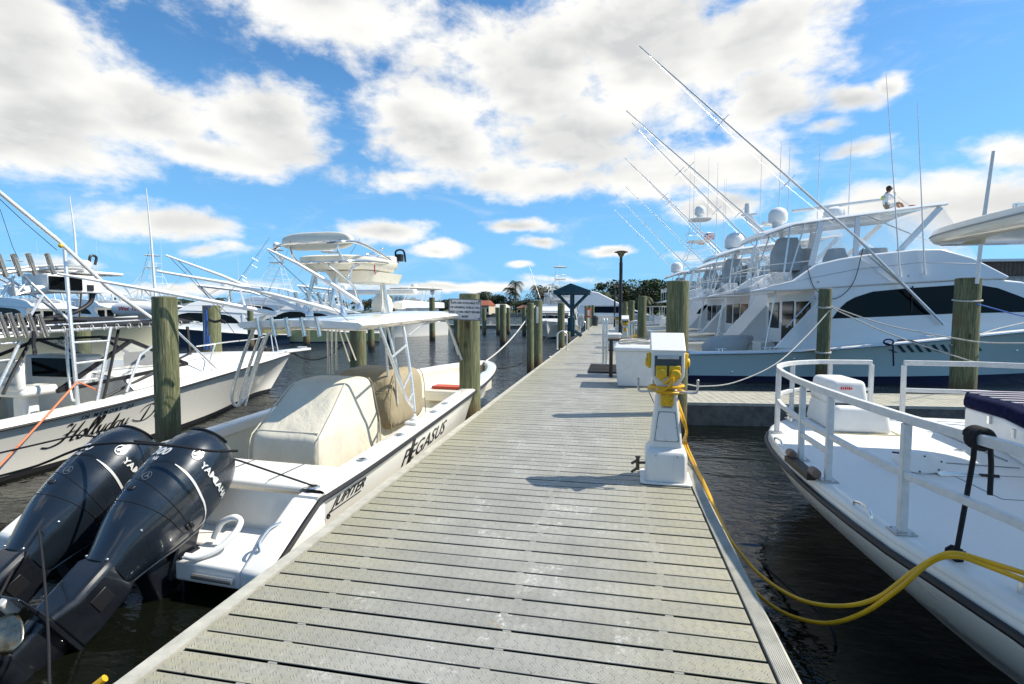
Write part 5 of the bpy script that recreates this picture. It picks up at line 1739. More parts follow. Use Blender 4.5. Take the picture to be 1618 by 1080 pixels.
# flagpole mast standing on the broad right piling, behind the tour boat's roof
w_ = 10.7; pp = pile_at(1533, w_)
b = MB(); b.tube([(pp.x + .07, pp.y, 2.25), (pp.x + .14, pp.y, 3.6), (pp.x + .24, pp.y, H + (490 - 245) / FPX * w_)], [.038, .036, .028], 10)
o = b.build('white_mast', PLASW, None); tag(o, 'stout white pole rising from the broad piling past the tour boat roof', 'pole')

# mooring lines at the right
pq = Vector((PR2.location.x, PR2.location.y, 0))
def kring(px, w, z, r, label, m=ROPEW, name='rope_ring', turns=2):
    c = pile_at(px, w)
    pts = [(c.x + r * cos(2 * pi * k / 16), c.y + r * sin(2 * pi * k / 16), z + .02 * k / 16 + .03 * sin(k * .39)) for k in range(16 * turns + 1)]
    return world_rope(name, pts, .017, m, label, 'rope')
kring(1302, 14.3, H + (490 - 486) / FPX * 14.3, .18, 'white rope ring near the top of the dark piling before the blue yacht')
kring(1302, 14.3, H + (490 - 557) / FPX * 14.3, .185, 'white rope turns low on the dark piling before the blue yacht')
kring(1526, 10.9, H + (490 - 475) / FPX * 10.9, .24, 'white rope ring around the broad olive piling', turns=1)
kring(258, 6.25, 1.32, .145, 'rope mark around the piling left of the twin engine boat') if False else None
k0 = at(1313, 485, Y=pq.y - .2)
for pts, m, lb in (([at(1313, 484, Y=13.0), at(1400, 513, Y=12.4), at(1508, 534, Y=11.6), at(1560, 541, Y=11.4), at(1640, 542, Y=11.2)], ROPEW, 'upper white mooring line running right from the dark piling'),
                   ([at(1313, 486, Y=13.0), at(1400, 525, Y=12.6), at(1508, 562, Y=12.2), at(1560, 575, Y=12.0), at(1640, 578, Y=12.0)], ROPEW, 'lower white mooring line running right from the dark piling'),
                   ([at(1311, 490, Y=13.0), at(1275, 530, Y=12.6), at(1225, 575, Y=11.9), at(1160, 604, Y=11.5), at(1110, 610, Y=11.3), at(1086, 607, Y=11.2)], ROPEW, 'slack mooring line sagging from the dark piling over the finger dock to the near piling'),
                   ([at(1544, 480, Y=11.0), at(1618, 499, Y=13.0), at(1680, 505, Y=14.0)], ROPEBL, 'blue mooring line running right from the broad olive piling'),
                   ([at(1503, 545, Y=12.5), at(1570, 521, Y=14), at(1640, 505, Y=15)], ROPEW, 'short white line slanting up to the yacht bow from behind the broad piling')):
    world_rope('mooring_line', pts, .013, m, lb, n=6)
bc = [at(1404 + 8 * cos(k * .7), 540 + 4.5 * sin(k * .7), Y=15.75) for k in range(50)]
world_rope('blue_rope_coil', bc + [at(1411, 545, Y=15.7), at(1412, 578, Y=15.7)], .022, mat('rope_navy', (.012, .016, .06), .8), 'navy rope coil hanging over the side of the blue yacht above its vents')
world_rope('fender_line', [at(1418, 537, Y=15.7), at(1440, 538, Y=15.7), at(1475, 552, Y=15.6), at(1508, 561, Y=15.6)], .022, mat('rope_navy', (.012, .016, .06), .8), 'navy line trailing from the coil toward the broad piling', n=5)

# ------------------------------------------------------------------ tour boat at lower right
TF = Frame(3.95, 0.0, 90, WZ)          # u = world y, v = 3.95 - world x
tr = TF.root('tour_boat', 'blunt white tour boat with square white railings and black rub strake, lower right', 'boat')
def edge_x(y):
    return smooth_table([(-4, 1.9), (0, 1.95), (2.6, 1.80), (3.4, 1.66), (4.4, 1.60), (5.4, 1.62), (6.2, 1.74), (6.7, 1.97), (7.0, 2.3), (7.2, 2.8), (7.3, 3.4), (7.32, 3.95)])(y)
side = [(x, y) for x, y in [(edge_x(y), y) for y in [-4, -3, -2, -1, 0, .6, 1.2, 1.8, 2.2, 2.6, 3.0, 3.4, 3.8, 4.2, 4.6, 5.0, 5.4, 5.7, 6.0, 6.25, 6.45, 6.62, 6.78, 6.9, 7.0, 7.08, 7.15, 7.2, 7.25, 7.29, 7.32]]]
full = [Vector((y, 3.95 - x, 0)) for x, y in side] + [Vector((y, x - 3.95, 0)) for x, y in reversed(side[:-1])]
cxm = Vector((1.5, 0, 0))
DZ = .35 - WZ
def off_ring(d, z):
    out = []
    n = len(full)
    for i, p in enumerate(full):
        t = unit(full[min(i + 1, n - 1)] - full[max(i - 1, 0)]); nrm = Vector((t.y, -t.x, 0))
        if (p - cxm).dot(nrm) < 0: nrm = -nrm
        q = p + nrm * d; q.z = z; out.append(q)
    return out
b = MB()
b.loft([off_ring(-.015, DZ - .05), off_ring(0.0, DZ - .10), off_ring(-.04, DZ - .20), off_ring(-.16, DZ - .38), off_ring(-.36, DZ - .55), off_ring(-.60, .0), off_ring(-.70, -.3)], closed=False, caps=False)
b.build('hull', grime('hull_cream', (.76, .74, .67), .28, .3, .3, low=.0, high=.25), tr, smooth=60)
b = MB(); b.tube(off_ring(.010, DZ - .105), .024, 8); b.build('rub_strake', BLACK, tr)
b = MB()
inner = off_ring(-.10, DZ); 
b.loft([off_ring(-.015, DZ - .05), off_ring(-.012, DZ - .02), off_ring(-.035, DZ - .002), inner], closed=False, caps=False)
b.build('deck_edge', grime('deck_edge_cream', (.78, .76, .70), .3, .3, .35), tr, smooth=60)
b = MB(); n = len(inner); b.add(inner, [tuple(range(n))]); b.build('deck', DECKW, tr, smooth=0)
# railing of square tube
RW = mat('rail_white_square', (.70, .70, .68), .4, vary=.15, vscale=14)
TZ, MZ = 1.05 - WZ, .71 - WZ
def edge_at(y, ins=.09):
    return Vector((y, 3.95 - edge_x(y) - ins, 0))
ys = [-1.5, -.5, .5, 1.4, 2.2, 2.8, 3.4, 4.0, 4.6, 5.2, 5.7, 6.1, 6.4, 6.62, 6.8, 6.93, 7.03, 7.10]
near = [edge_at(y) for y in ys]
near += [Vector((7.14, 3.95 - 2.9, 0)), Vector((7.16, 3.95 - 3.2, 0))]
def flatbar(mb, pts, z, w=.038, h=.06):
    rings = []
    for i, p in enumerate(pts):
        t = unit(pts[min(i + 1, len(pts) - 1)] - pts[max(i - 1, 0)]); nr = Vector((-t.y, t.x, 0)) * (w / 2)
        q = Vector((p.x, p.y, z)); rings.append([q - nr - Vector((0, 0, h / 2)), q + nr - Vector((0, 0, h / 2)), q + nr + Vector((0, 0, h / 2)), q - nr + Vector((0, 0, h / 2))])
    mb.loft(rings)
b = MB(); flatbar(b, near, TZ, .042, .054); b.build('top_rail', RW, tr, bevel=.004)
b = MB(); flatbar(b, near, MZ, .036, .044); b.build('mid_rail', RW, tr, bevel=.004)
posts = [(1, p.x, p.y) for p in (TF.at(1420, 830, z=DZ), TF.at(1318, 755, z=DZ), TF.at(1276, 725, z=DZ), TF.at(1237, 683, z=DZ), TF.at(1252, 664, z=DZ))]
posts[0] = (1, 3.45, edge_at(3.45).y); posts[1] = (1, 4.40, edge_at(4.40).y); posts[2] = (1, 5.0, edge_at(5.0).y); posts[3] = (1, 6.05, edge_at(6.05).y); posts[4] = (1, 6.85, edge_at(6.85).y)
posts += [(1, 1.4, edge_at(1.4).y), (1, -.5, edge_at(-.5).y), (1, 7.16, 3.95 - 3.2), (1, 7.14, 3.95 - 2.72)]
for _, u, v in posts:
    b = MB(); b.box((u, v, (DZ + TZ) / 2 - .02), (.045, .045, TZ - DZ - .02)); b.build('rail_post', RW, tr, bevel=.004)
    b = MB(); b.box((u, v, DZ + .006), (.12, .12, .012))
    for du in (-.04, .04):
        for dv in (-.04, .04): b.lathe([(.009, 0), (.008, .006), (.001, .007)], (u + du, v + dv, DZ + .012), 6)
    b.build('post_foot', GALV, tr, bevel=.002)
# lower bar of the side gate between two posts
b = MB(); b.bar((4.42, posts[1][2], .58 - WZ), (4.98, posts[2][2], .58 - WZ), .03, .04); b.build('gate_bar', RW, tr, bevel=.003)
# far section right of the bow gate
gx = TF.at(1441, 667, z=DZ)
far = [Vector((7.16, gx.y, 0)), Vector((7.14, gx.y - .8, 0)), Vector((7.0, gx.y - 1.2, 0)), Vector((6.6, gx.y - 1.6, 0)), Vector((5.5, gx.y - 2.0, 0)), Vector((3.5, gx.y - 2.1, 0))]
b = MB(); flatbar(b, far, TZ, .045, .062); b.build('top_rail', RW, tr, bevel=.004)
b = MB(); flatbar(b, far, MZ, .04, .05); b.build('mid_rail', RW, tr, bevel=.004)
for p in (far[0], far[3], far[5]):
    b = MB(); b.box((p.x, p.y, (DZ + TZ) / 2 - .02), (.045, .045, TZ - DZ - .02)); b.build('rail_post', RW, tr, bevel=.004)
    b = MB(); b.box((p.x, p.y, DZ + .006), (.12, .12, .012)); b.build('post_foot', GALV, tr, bevel=.002)
# hatch box in two tiers
c0 = TF.at(1319, 684, z=DZ); c1 = TF.at(1410, 687, z=DZ)
u0 = c0.x; v1, v0 = c0.y, c1.y
b = MB()
b.loft([rect3(u0, u0 + .85, v0, v1 + .02, DZ), rect3(u0 + .03, u0 + .82, v0 + .04, v1 - .02, DZ + .29)])
b.build('hatch_base', PLASW, tr, bevel=.05, seg=4)
b = MB()
b.loft([rect3(u0 + .16, u0 + .84, v0 + .17, v1 - .01, DZ + .27), rect3(u0 + .20, u0 + .80, v0 + .20, v1 - .04, DZ + .56)])
b.build('hatch_top', PLASW, tr, bevel=.05, seg=4)
b = MB(); b.box((u0 + .17, (v0 + v1) / 2 + .09, DZ + .298), (.03, v1 - v0 - .18, .014)); b.build('hatch_gasket', BLACK, tr)
b = MB()
for i, w_ in enumerate((.030, .010, .014, .010, .018, .008)): b.box((u0 + .172, v0 + .46 - i * .021, DZ + .475), (.006, .013, .022 if i % 2 else .030))
b.build('red_marking', INKR, tr, smooth=0)
b = MB(); b.tube([(u0 - .02, v1 + .04, DZ + .004), (u0 - .02, v0 - .06, DZ + .004), (u0 + .5, v0 - .08, DZ + .004)], .012, 6); b.build('hatch_sealant', mat('old_sealant', (.55, .48, .30), .7), tr)
# windlass cover, lever, chrome plate
wl_ = TF.at(1453, 746, z=DZ)
b = MB()
b.loft([[Vector((wl_.x + .04 * q + 0, wl_.y, DZ)) + Vector((0, .17 * cos(a), .085 + .085 * sin(a))) * 1 + Vector((k_, 0, 0)) for a in [2 * pi * i / 24 for i in range(24)]] for q, k_ in ((0, -.05), (0, .09))])
b.build('windlass', PLASW, tr, bevel=.012, seg=3, smooth=60)
b = MB()
for a in (.5, 1.6, 2.7, 3.8, 4.9, 6.0): b.ball((wl_.x - .052, wl_.y + .14 * cos(a), DZ + .085 + .066 * sin(a)), .008, 4)
b.build('windlass_bolt', INK, tr)
b = MB(); b.bar((wl_.x + .05, wl_.y + .06, DZ + .12), (wl_.x + .07, wl_.y + .11, DZ + .24), .02, .02); b.bar((wl_.x + .02, wl_.y + .14, DZ + .15), (wl_.x + .02, wl_.y + .20, DZ + .155), .012, .012); b.build('windlass_lever', INK, tr)
b = MB(); b.prism([(wl_.x - .09, wl_.y - .10), (wl_.x + .05, wl_.y - .12), (wl_.x + .0, wl_.y - .42), (wl_.x - .04, wl_.y - .42)], DZ, DZ + .012, 'z'); b.build('chain_plate', STEEL, tr, bevel=.003)
b = MB(); b.tube([(wl_.x - .02, wl_.y - .42, DZ + .012), (wl_.x - .03, wl_.y - .55, DZ + .012)], .012, 6); b.build('shackle', BLACK, tr)
# recess with two rollers at the deck edge
b = MB(); e0 = edge_at(4.45, .02); e1 = edge_at(5.0, .02)
b.bar((4.45, e0.y + .02, DZ + .005), (5.0, e1.y + .02, DZ + .005), .09, .05); b.build('edge_recess', mat('bronze_dark', (.06, .05, .04), .5, metal=.5), tr)
b = MB()
for y in (4.45, 5.0):
    e = edge_at(y, .02); b.lathe([(.035, -.05), (.04, 0), (.035, .05), (.001, .055)], (y, e.y + .01, DZ + .05), 12, 0, Matrix.Rotation(pi / 2, 3, 'Y'))
b.build('edge_roller', mat('roller_brown', (.20, .13, .10), .5), tr)
# locker with cushion
q0 = TF.at(1528, 692, z=DZ); q1 = TF.at(1616, 738, z=DZ)
poly = [(q0.x + .05, q0.y), (q0.x - .5, q0.y + .02), (q1.x, q1.y - .02), (q1.x - .6, q1.y - .1), (q1.x - .6, q1.y - 1.4), (q0.x + .55, q0.y - 1.4), (q0.x + .45, q0.y - .25)]
b = MB(); b.prism(poly, DZ - .002, .67 - WZ, 'z'); b.build('seat_locker', PLASW, tr, bevel=.03, seg=3)
cxp = sum(p[0] for p in poly) / 7; cyp = sum(p[1] for p in poly) / 7
big = [(cxp + (x - cxp) * 1.03, cyp + (y - cyp) * 1.03) for x, y in poly]
b = MB(); b.prism(big, .66 - WZ, .80 - WZ, 'z'); b.build('cushion', NAVY, tr, bevel=.05, seg=4)
STR = mat('painted_sun_stripe', (.36, .34, .38), .8, bump=.3, bscale=160)  # bands of sunlight across the navy cushion, put in as pale colour
xm0 = min(p[0] for p in poly); xm1 = max(p[0] for p in poly)
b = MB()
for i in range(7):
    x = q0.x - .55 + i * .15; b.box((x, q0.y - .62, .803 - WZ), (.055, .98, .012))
b.build('cushion_sun_stripe', STR, tr, bevel=.003)
b = MB(); b.box((q1.x + .1, q1.y + .015, .62 - WZ), (.03, .02, .08)); b.box((q0.x - .35, q0.y + .03, .62 - WZ), (.03, .02, .08)); b.build('locker_latch', STEEL, tr)
b = MB(); b.tube([(q0.x - .9, q0.y + .22, DZ + .006), (q0.x + .2, q0.y + .15, DZ + .006)], .008, 5); b.tube([(wl_.x + .35, wl_.y - .2, DZ + .004), (wl_.x + .28, wl_.y - .9, DZ + .004)], .006, 5); b.build('deck_seam', mat('seam_grey', (.3, .3, .3), .8), tr)
# roof slab, edge band, supports
RZ = 2.40 - WZ
b = MB()
def roofring(d, z): return [Vector((q.x, q.y, z)) for q in oval(-2.5 - d, 6.05 + d, -1.0 - d, .97 + d, 0, 56, 9)]
b.loft([roofring(-.25, RZ - .055), roofring(-.05, RZ - .05), roofring(-.02, RZ - .035), roofring(0, RZ - .0), roofring(0, RZ + .035), roofring(-.02, RZ + .085), roofring(-.10, RZ + .11)])
b.build('roof', mat('roof_cream_gloss', (.74, .72, .65), .10, coat=.7, vary=.06, vscale=3), tr, smooth=50)
b = MB(); rg_ = roofring(.004, RZ + .022); b.tube(rg_ + rg_[:1], .008, 5); b.build('roof_trim', mat('trim_grey', (.30, .30, .30), .5), tr)
b = MB()
for u in (4.2, 0.5):
    for v in (-.75, .55):
        b.tube([(u, v, DZ), (u, v, RZ - .03)], .035, 10)
b.build('roof_post', RW, tr)
b = MB(); q = TF.at(1595, 338, z=RZ + .16); b.lathe([(.02, -.08), (.02, 0), (.03, .02), (.03, .06), (.001, .065)], (q.x - .2, .55, RZ + .16), 10); b.lathe([(.02, -.08), (.02, 0), (.03, .02), (.03, .06), (.001, .065)], (q.x - .2, .48, RZ + .16), 10); b.build('horn', STEEL, tr)
# black tie on the rail
tk = edge_at(2.92)
X_, Y_ = 3.95 - tk.y, 2.92
def rail_pt(px, py, d=0):
    return at(px, py, X=X_ + d)
rp_ = rail_pt(1549, 683)
pts = [(rp_.x + .045 * cos(k * .8), rp_.y + .002 * k - .03, 1.05 + .05 * sin(k * .8)) for k in range(36)]
world_rope('black_tie', [tuple(p) for p in pts] + [rail_pt(1540, 700), rail_pt(1528, 780), rail_pt(1512, 868)], .013, ROPEB, 'black line knotted on the tour boat top rail and holding up the yellow cables', n=3)
world_rope('black_tie', [rail_pt(1564, 692, .03), rail_pt(1566, 735, .05), rail_pt(1564, 782, .04)], .012, ROPEB, 'loose black line end hanging from the knot on the tour boat rail', n=4)
cc = rail_pt(1512, 876)
pts = [(cc.x + .03 * cos(k * .9), cc.y + .004 * (k - 8), cc.z + .032 * sin(k * .9)) for k in range(20)]
world_rope('black_tie', pts, .010, ROPEB, 'black binding around the two yellow cables at the tour boat edge')
world_rope('stern_line', [at(1075, 720, X=1.1), at(1150, 830, X=1.2), at(1225, 910, X=1.28), at(1310, 985, X=1.4), at(1322, 1075, X=1.42)], .009, ROPEB, 'thin black line drooping from the dock into the dark water', n=5)

# extra fittings on the blue yacht: sheer moulding, grab rails, ports, cleats
b = MB()
_h = smooth_table([(0, 2.28), (2, 2.42), (6, 2.46), (9, 2.30), (11.5, 1.70), (13.5, .90), (14.8, .22), (15.2, .01)])
_z = smooth_table([(0, .84), (2.3, .93), (3.5, 1.01), (5.3, 1.18), (7, 1.37), (8.8, 1.57), (12, 1.86), (15.2, 2.0)])
b.tube([(u, -(_h(u) + .02), _z(u) - .035) for u in [i * 15 / 40 for i in range(41)]], .022, 6); b.build('sheer_moulding', STEEL, by)
b = MB()
b.tube([(2.75, -2.10, 1.62), (3.55, -2.06, 2.55)], .018, 6)
for t in (.05, .5, .95): b.tube([(2.75 + .8 * t, -2.10 + .04 * t, 1.62 + .93 * t), (2.80 + .8 * t, -2.06, 1.55 + .93 * t)], .012, 5)
b.build('grab_rail', STEEL, by)
b = MB(); b.tube([(4.3, -2.02, 2.90), (8.1, -1.99, 3.02)], .014, 6); b.build('drip_rail', STEEL, by)
for u in (6.1, 7.6): 
    b = MB(); b.box((u, -2.075, 2.42), (.035, .02, .78)); b.build('window_mullion', INK, by)
for u in (.9, 2.2, 6.5):
    b = MB(); z = _z(u) + .05
    b.lathe([(.02, 0), (.02, .05)], (u - .05, -_h(u) + .12, z), 8); b.lathe([(.02, 0), (.02, .05)], (u + .05, -_h(u) + .12, z), 8); b.tube([(u - .15, -_h(u) + .12, z + .06), (u + .15, -_h(u) + .12, z + .06)], .018, 6); b.build('cleat', STEEL, by)
for u, z in ((2.9, .72), (8.6, 1.02), (1.2, .30)):
    b = MB(); b.lathe([(.035, 0), (.03, .012), (.012, .014), (.001, .006)], (u, -2.37, z), 12, 0, Matrix.Rotation(pi / 2, 3, 'X')); b.build('through_hull', STEEL, by)
for p, s_ in (((5.6, -2.02, 3.12), .03), ((6.0, -2.02, 3.10), .03), ((8.0, -1.93, 3.28), .04), ((3.6, -2.06, 2.95), .03)):
    b = MB(); b.lathe([(s_, 0), (s_ * .8, .03), (.001, .035)], p, 10, 0, Matrix.Rotation(pi / 2, 3, 'X')); b.build('deck_light', GALV, by)
b = MB(); b.tube(spline([(3.3, -2.05, 3.35), (3.5, -2.12, 2.75), (4.0, -2.16, 2.45), (4.5, -2.14, 2.9), (4.75, -2.1, 3.9)], 6), .012, 5); b.build('aerial_cable', BLACK, by)

# small fittings on the tour boat deck
b = MB(); b.lathe([(.05, 0), (.05, .006), (.001, .008)], (5.6, 3.95 - 3.3, DZ), 16); b.build('deck_fill', STEEL, tr)
for (u, v) in ((6.75, 3.95 - 2.15), (2.75, edge_at(2.75, .16).y)):
    b = MB(); b.lathe([(.022, 0), (.018, .05)], (u - .05, v, DZ), 8); b.lathe([(.022, 0), (.018, .05)], (u + .05, v, DZ), 8)
    b.tube([(u - .14, v, DZ + .05), (u - .06, v, DZ + .062), (u + .06, v, DZ + .062), (u + .14, v, DZ + .05)], [.010, .017, .017, .010], 8); b.build('deck_cleat', STEEL, tr)
b = MB()
hx, hy = 4.2, 3.95 - 2.75
for a_, c_ in (((hx, hy), (hx + .6, hy)), ((hx + .6, hy), (hx + .6, hy - .6)), ((hx + .6, hy - .6), (hx, hy - .6)), ((hx, hy - .6), (hx, hy))):
    b.bar((a_[0], a_[1], DZ + .001), (c_[0], c_[1], DZ + .001), .010, .004)
b.build('hatch_seam', mat('seam_grey', (.3, .3, .3), .8), tr)
b = MB(); b.box((hx + .06, hy - .3, DZ + .004), (.05, .09, .006)); b.build('hatch_latch', STEEL, tr)
for y in (3.75, 5.55):
    e = edge_at(y, .03); b = MB(); b.tube(spline([(y - .12, e.y, DZ + .004), (y - .10, e.y, DZ + .035), (y, e.y - .01, DZ + .045), (y + .10, e.y, DZ + .035), (y + .12, e.y, DZ + .004)], 4), .010, 8); b.build('edge_chock', STEEL, tr)

# ------------------------------------------------------------------ express boat lettered Hollyday on the far left
HF = Frame(-8.78, 2.5, 90, WZ)
hr = HF.root('express_fishing_boat', 'white express boat lettered Hollyday with a black canvas top, beyond the raised outboards', 'motorboat')
HL = 10.3
h_hb = [(-.5, 1.60), (2, 1.66), (4, 1.64), (6, 1.44), (8, .95), (9.4, .40), (10.0, .15), (10.3, .02)]
h_zs = [(-.5, .70), (2, .74), (4, .80), (6, .92), (8, .98), (10.3, .96)]
h_hw = [(-.5, 1.36), (4, 1.33), (6, 1.05), (8, .48), (9.4, .05), (10.3, .004)]
HHB, HZS, HHW = smooth_table(h_hb), smooth_table(h_zs), smooth_table(h_hw)
b = MB(); hull_mesh(b, stations(HL, (h_hb, h_zs, h_hw), 1.0, 30, u0=-.5), [(.10, 1)], 1.25, rows=12)
weld(b.build('hull', [HULLW, mat('antifoul_black', (.015, .015, .018), .5)], hr))
b = MB()
for s in (-1, 1):
    b.tube([(u, s * (HHB(u) + .004), HZS(u) - .05) for u in [-.5 + i * 10.7 / 40 for i in range(41)]], .014, 6)
b.build('rub_rail', BLACK, hr)
b = MB()
for s in (-1, 1):
    rings = []
    for i in range(34):
        u = -.5 + 10.7 * i / 33; q = HHB(u); z = HZS(u); ins = .30 if u < 4.2 else min(q, .34)
        rings.append([Vector((u, s * (q + .006), z - .03)), Vector((u, s * (q - .012), z)), Vector((u, s * (q - .05), z + .015)), Vector((u, s * (q - ins), z + .02)), Vector((u, s * max(0, q - ins - .01), z - .08 if u < 4.2 else z + .03))])
    b.loft(rings, closed=False, caps=False)
b.build('gunwale', WHITE, hr)
b = MB()
b.loft([[Vector((u, y * (HHB(u) - (.32 if u < 9.3 else .12)), HZS(u) + .03 + zz)) for y, zz in ((-1, 0), (-.85, .14 * k), (-.4, .20 * k), (0, .22 * k), (.4, .20 * k), (.85, .14 * k), (1, 0))] for u, k in ((4.3, 1.35), (5.2, 1.35), (6.2, 1.2), (7.4, .9), (8.6, .5), (9.6, .15), (10.0, .05))], closed=False, caps=False)
b.add([Vector((4.3, y * 1.3, .82 + z)) for y, z in ((-1, -.6), (-1, .0), (-.85, .19), (-.4, .27), (0, .3), (.4, .27), (.85, .19), (1, 0), (1, -.6))], [tuple(range(9))])
b.build('cabin_top', WHITE, hr, smooth=60)
b = MB()
for s in (-1, 1):
    b.loft([[Vector((u, s * (HHB(u) - .31), z + .0)), Vector((u, s * (HHB(u) - .37), .30))] for u, z in [(-.5 + i * 4.8 / 10, HZS(-.5 + i * 4.8 / 10) - .06) for i in range(11)]], closed=False, caps=False)
b.add([(-.5, -1.3, .30), (4.3, -1.3, .30), (4.3, 1.3, .30), (-.5, 1.3, .30)], [(0, 1, 2, 3)])
b.build('cockpit_liner', CREAM, hr)
b = MB()
for s in (-1, 1): b.bar((-.4, s * 1.27, .60), (4.2, s * 1.27, .66), .02, .05)
b.build('teak_strip', TEAK, hr)
b = MB()
b.lathe([(.085, 0), (.085, .012), (.06, .016), (.055, .006), (.02, .012), (.001, .014)], (2.4, 1.25, .52), 18, 0, Matrix.Rotation(pi / 2, 3, 'X')); b.build('speaker', GALV, hr)
# windscreen in dark frames
b = MB()
wq = [(3.3, 1.22, .98), (5.1, .95, 1.62), (5.6, 0, 1.70)]
for s in (-1, 1):
    b.bar((3.2, s * 1.25, 1.0), (4.6, s * .95, 1.62), .05, .05); b.bar((4.6, s * .95, 1.62), (4.9, 0, 1.66), .04, .04); b.bar((5.7, s * .98, 1.12), (4.6, s * .95, 1.62), .05, .05)
    b.bar((3.2, s * 1.25, 1.0), (5.7, s * .98, 1.12), .04, .05)
b.bar((5.7, -.98, 1.12), (5.7, .98, 1.12), .05, .05); b.bar((5.7, 0, 1.14), (4.9, 0, 1.66), .04, .04)
b.build('windscreen_frame', BLACK, hr)
b = MB()
for s in (-1, 1):
    b.add([(3.2, s * 1.25, 1.0), (5.7, s * .98, 1.12), (4.6, s * .95, 1.62)], [(0, 1, 2)])
    b.add([(5.7, s * .98, 1.12), (5.7, 0, 1.14), (4.9, 0, 1.66), (4.6, s * .95, 1.62)], [(0, 1, 2, 3)])
b.build('windscreen', CLEAR, hr, smooth=0)
for s_, x_ in ((-.55, 3.3), (.55, 3.3)):
    b = MB(); b.box((x_, s_, .98), (.5, .55, .14)); b.box((x_ - .22, s_, 1.22), (.12, .55, .45)); b.box((x_, s_, .62), (.2, .25, .6)); b.build('helm_seat', PLASW, hr, bevel=.05, seg=3)
    b = MB(); b.box((x_ - .29, s_, 1.10), (.01, .5, .03)); b.box((x_ - .29, s_, 1.22), (.01, .5, .03)); b.build('seat_back_seam', GALV, hr)
b = MB(); b.box((4.35, .1, 1.15), (.35, 1.2, .5)); b.build('helm_console', PLASW, hr, bevel=.05)
b = MB(); b.box((4.16, .1, 1.2), (.02, .8, .3)); b.build('instrument_panel', BLKGLASS, hr)
b = MB(); b.box((5.35, -.45, 1.25), (.5, .55, .24)); b.build('stowed_cover', BLKCANV, hr, bevel=.08, seg=3)
# top frame and black canvas
c_z = 1.98
vN, vF = -1.0, 1.0
b = MB()
fr0 = [HF.at(0, 527, v=-1.18), HF.at(118, 521, v=-1.18), HF.at(210, 515, v=-1.12), HF.at(307, 509, v=-1.0)]
ztop = [p.z for p in fr0]
edge = [(p.x, p.z) for p in fr0]
for s in (-1, 1):
    b.tube(spline([(.2, s * 1.2, edge[0][1] - .01)] + [(x, s * (1.18 - .05 * i), z) for i, (x, z) in enumerate(edge)], 4), .024, 8)
    b.tube([(edge[0][0], s * 1.0, edge[0][1] + .06), (edge[3][0] - .2, s * .8, edge[3][1] + .08)], .02, 6)
for i in (0, 1, 2, 3): b.tube([(edge[i][0], -1.1, edge[i][1]), (edge[i][0] , 0, edge[i][1] + .10), (edge[i][0], 1.1, edge[i][1])], .02, 8)
b.build('top_frame', ALU, hr)
b = MB(); rings = []
for i in range(12):
    t = i / 11; x = .1 + (edge[3][0] - .25) * t; z = lerp_table([(edge[0][0], edge[0][1]), (edge[3][0], edge[3][1])], x)
    rings.append([Vector((x, s, z + q)) for s, q in ((-1.12, .035), (-.8, .09), (-.3, .13), (.3, .13), (.8, .09), (1.12, .035), (1.12, .015), (.3, .10), (-.3, .10), (-1.12, .015))])
b.loft(rings); b.build('canvas_top', BLKCANV, hr, smooth=60)
b = MB()
for i in range(26):
    x = .4 + (edge[3][0] - .9) * i / 25; z = lerp_table([(edge[0][0], edge[0][1]), (edge[3][0], edge[3][1])], x)
    for k in range(1):
        b.tube([(x + .012 * cos(a), -1.17 + .045 * cos(a) * 1.0, z + .01 + .045 * sin(a)) for a in [2 * pi * q / 8 for q in range(9)]], .008, 4)
b.build('canvas_lacing', ROPEW, hr)
b = MB()   # white planks lying on the canvas
b.bar(HF.at(118, 507, v=-.2), HF.at(215, 500, v=-.4), .10, .03); b.bar(HF.at(118, 512, v=-.7), HF.at(185, 508, v=-.7), .08, .03); b.build('stowed_pole', PLASW, hr)
b = MB()
A0 = HF.at(123, 641, v=-1.42); A1 = HF.at(102, 392, v=-1.0)
b.tube([HF.at(123, 641, v=-1.42), HF.at(116, 560, v=-1.30), HF.at(109, 480, v=-1.12), A1], .026, 8)
B0 = HF.at(153, 636, v=-1.42); B1 = HF.at(175, 517, v=-1.15)
b.tube([B0, B1], .022, 8)
for y0, y1 in ((541, 538), (574, 568), (601, 597)):
    x0 = 109 + (y0 - 480) / 160 * 14; x1 = 175 - (y1 - 517) / 119 * 22
    b.tube([HF.at(x0, y0, v=-1.27), HF.at(x1, y1, v=-1.27)], .016, 6)
# inner curved rail
b.tube(fq(HF, [(105, 520, -1.1), (106, 560, -1.2), (110, 605, -1.3), (114, 630, -1.38), (121, 632, -1.40)], 5), .018, 8)
# forward and mid struts
for pts in (((271, 515, -1.05), (345, 585, -1.30)), ((222, 560, -1.2), (200, 618, -1.42)), ((243, 545, -1.15), (222, 560, -1.2))):
    b.tube(fq(HF, pts), .020, 8)
# rail running forward to the bow
b.tube(fq(HF, [(310, 547, -1.0), (360, 540, -.9), (405, 535, -.6), (428, 528, -.2)], 4), .014, 6)
b.tube(fq(HF, [(428, 528, -.2), (432, 556, -.3)]), .014, 6); b.tube(fq(HF, [(434, 530, -.1), (440, 556, -.2)]), .014, 6); b.tube(fq(HF, [(340, 543, -.95), (330, 575, -1.2)]), .014, 6)
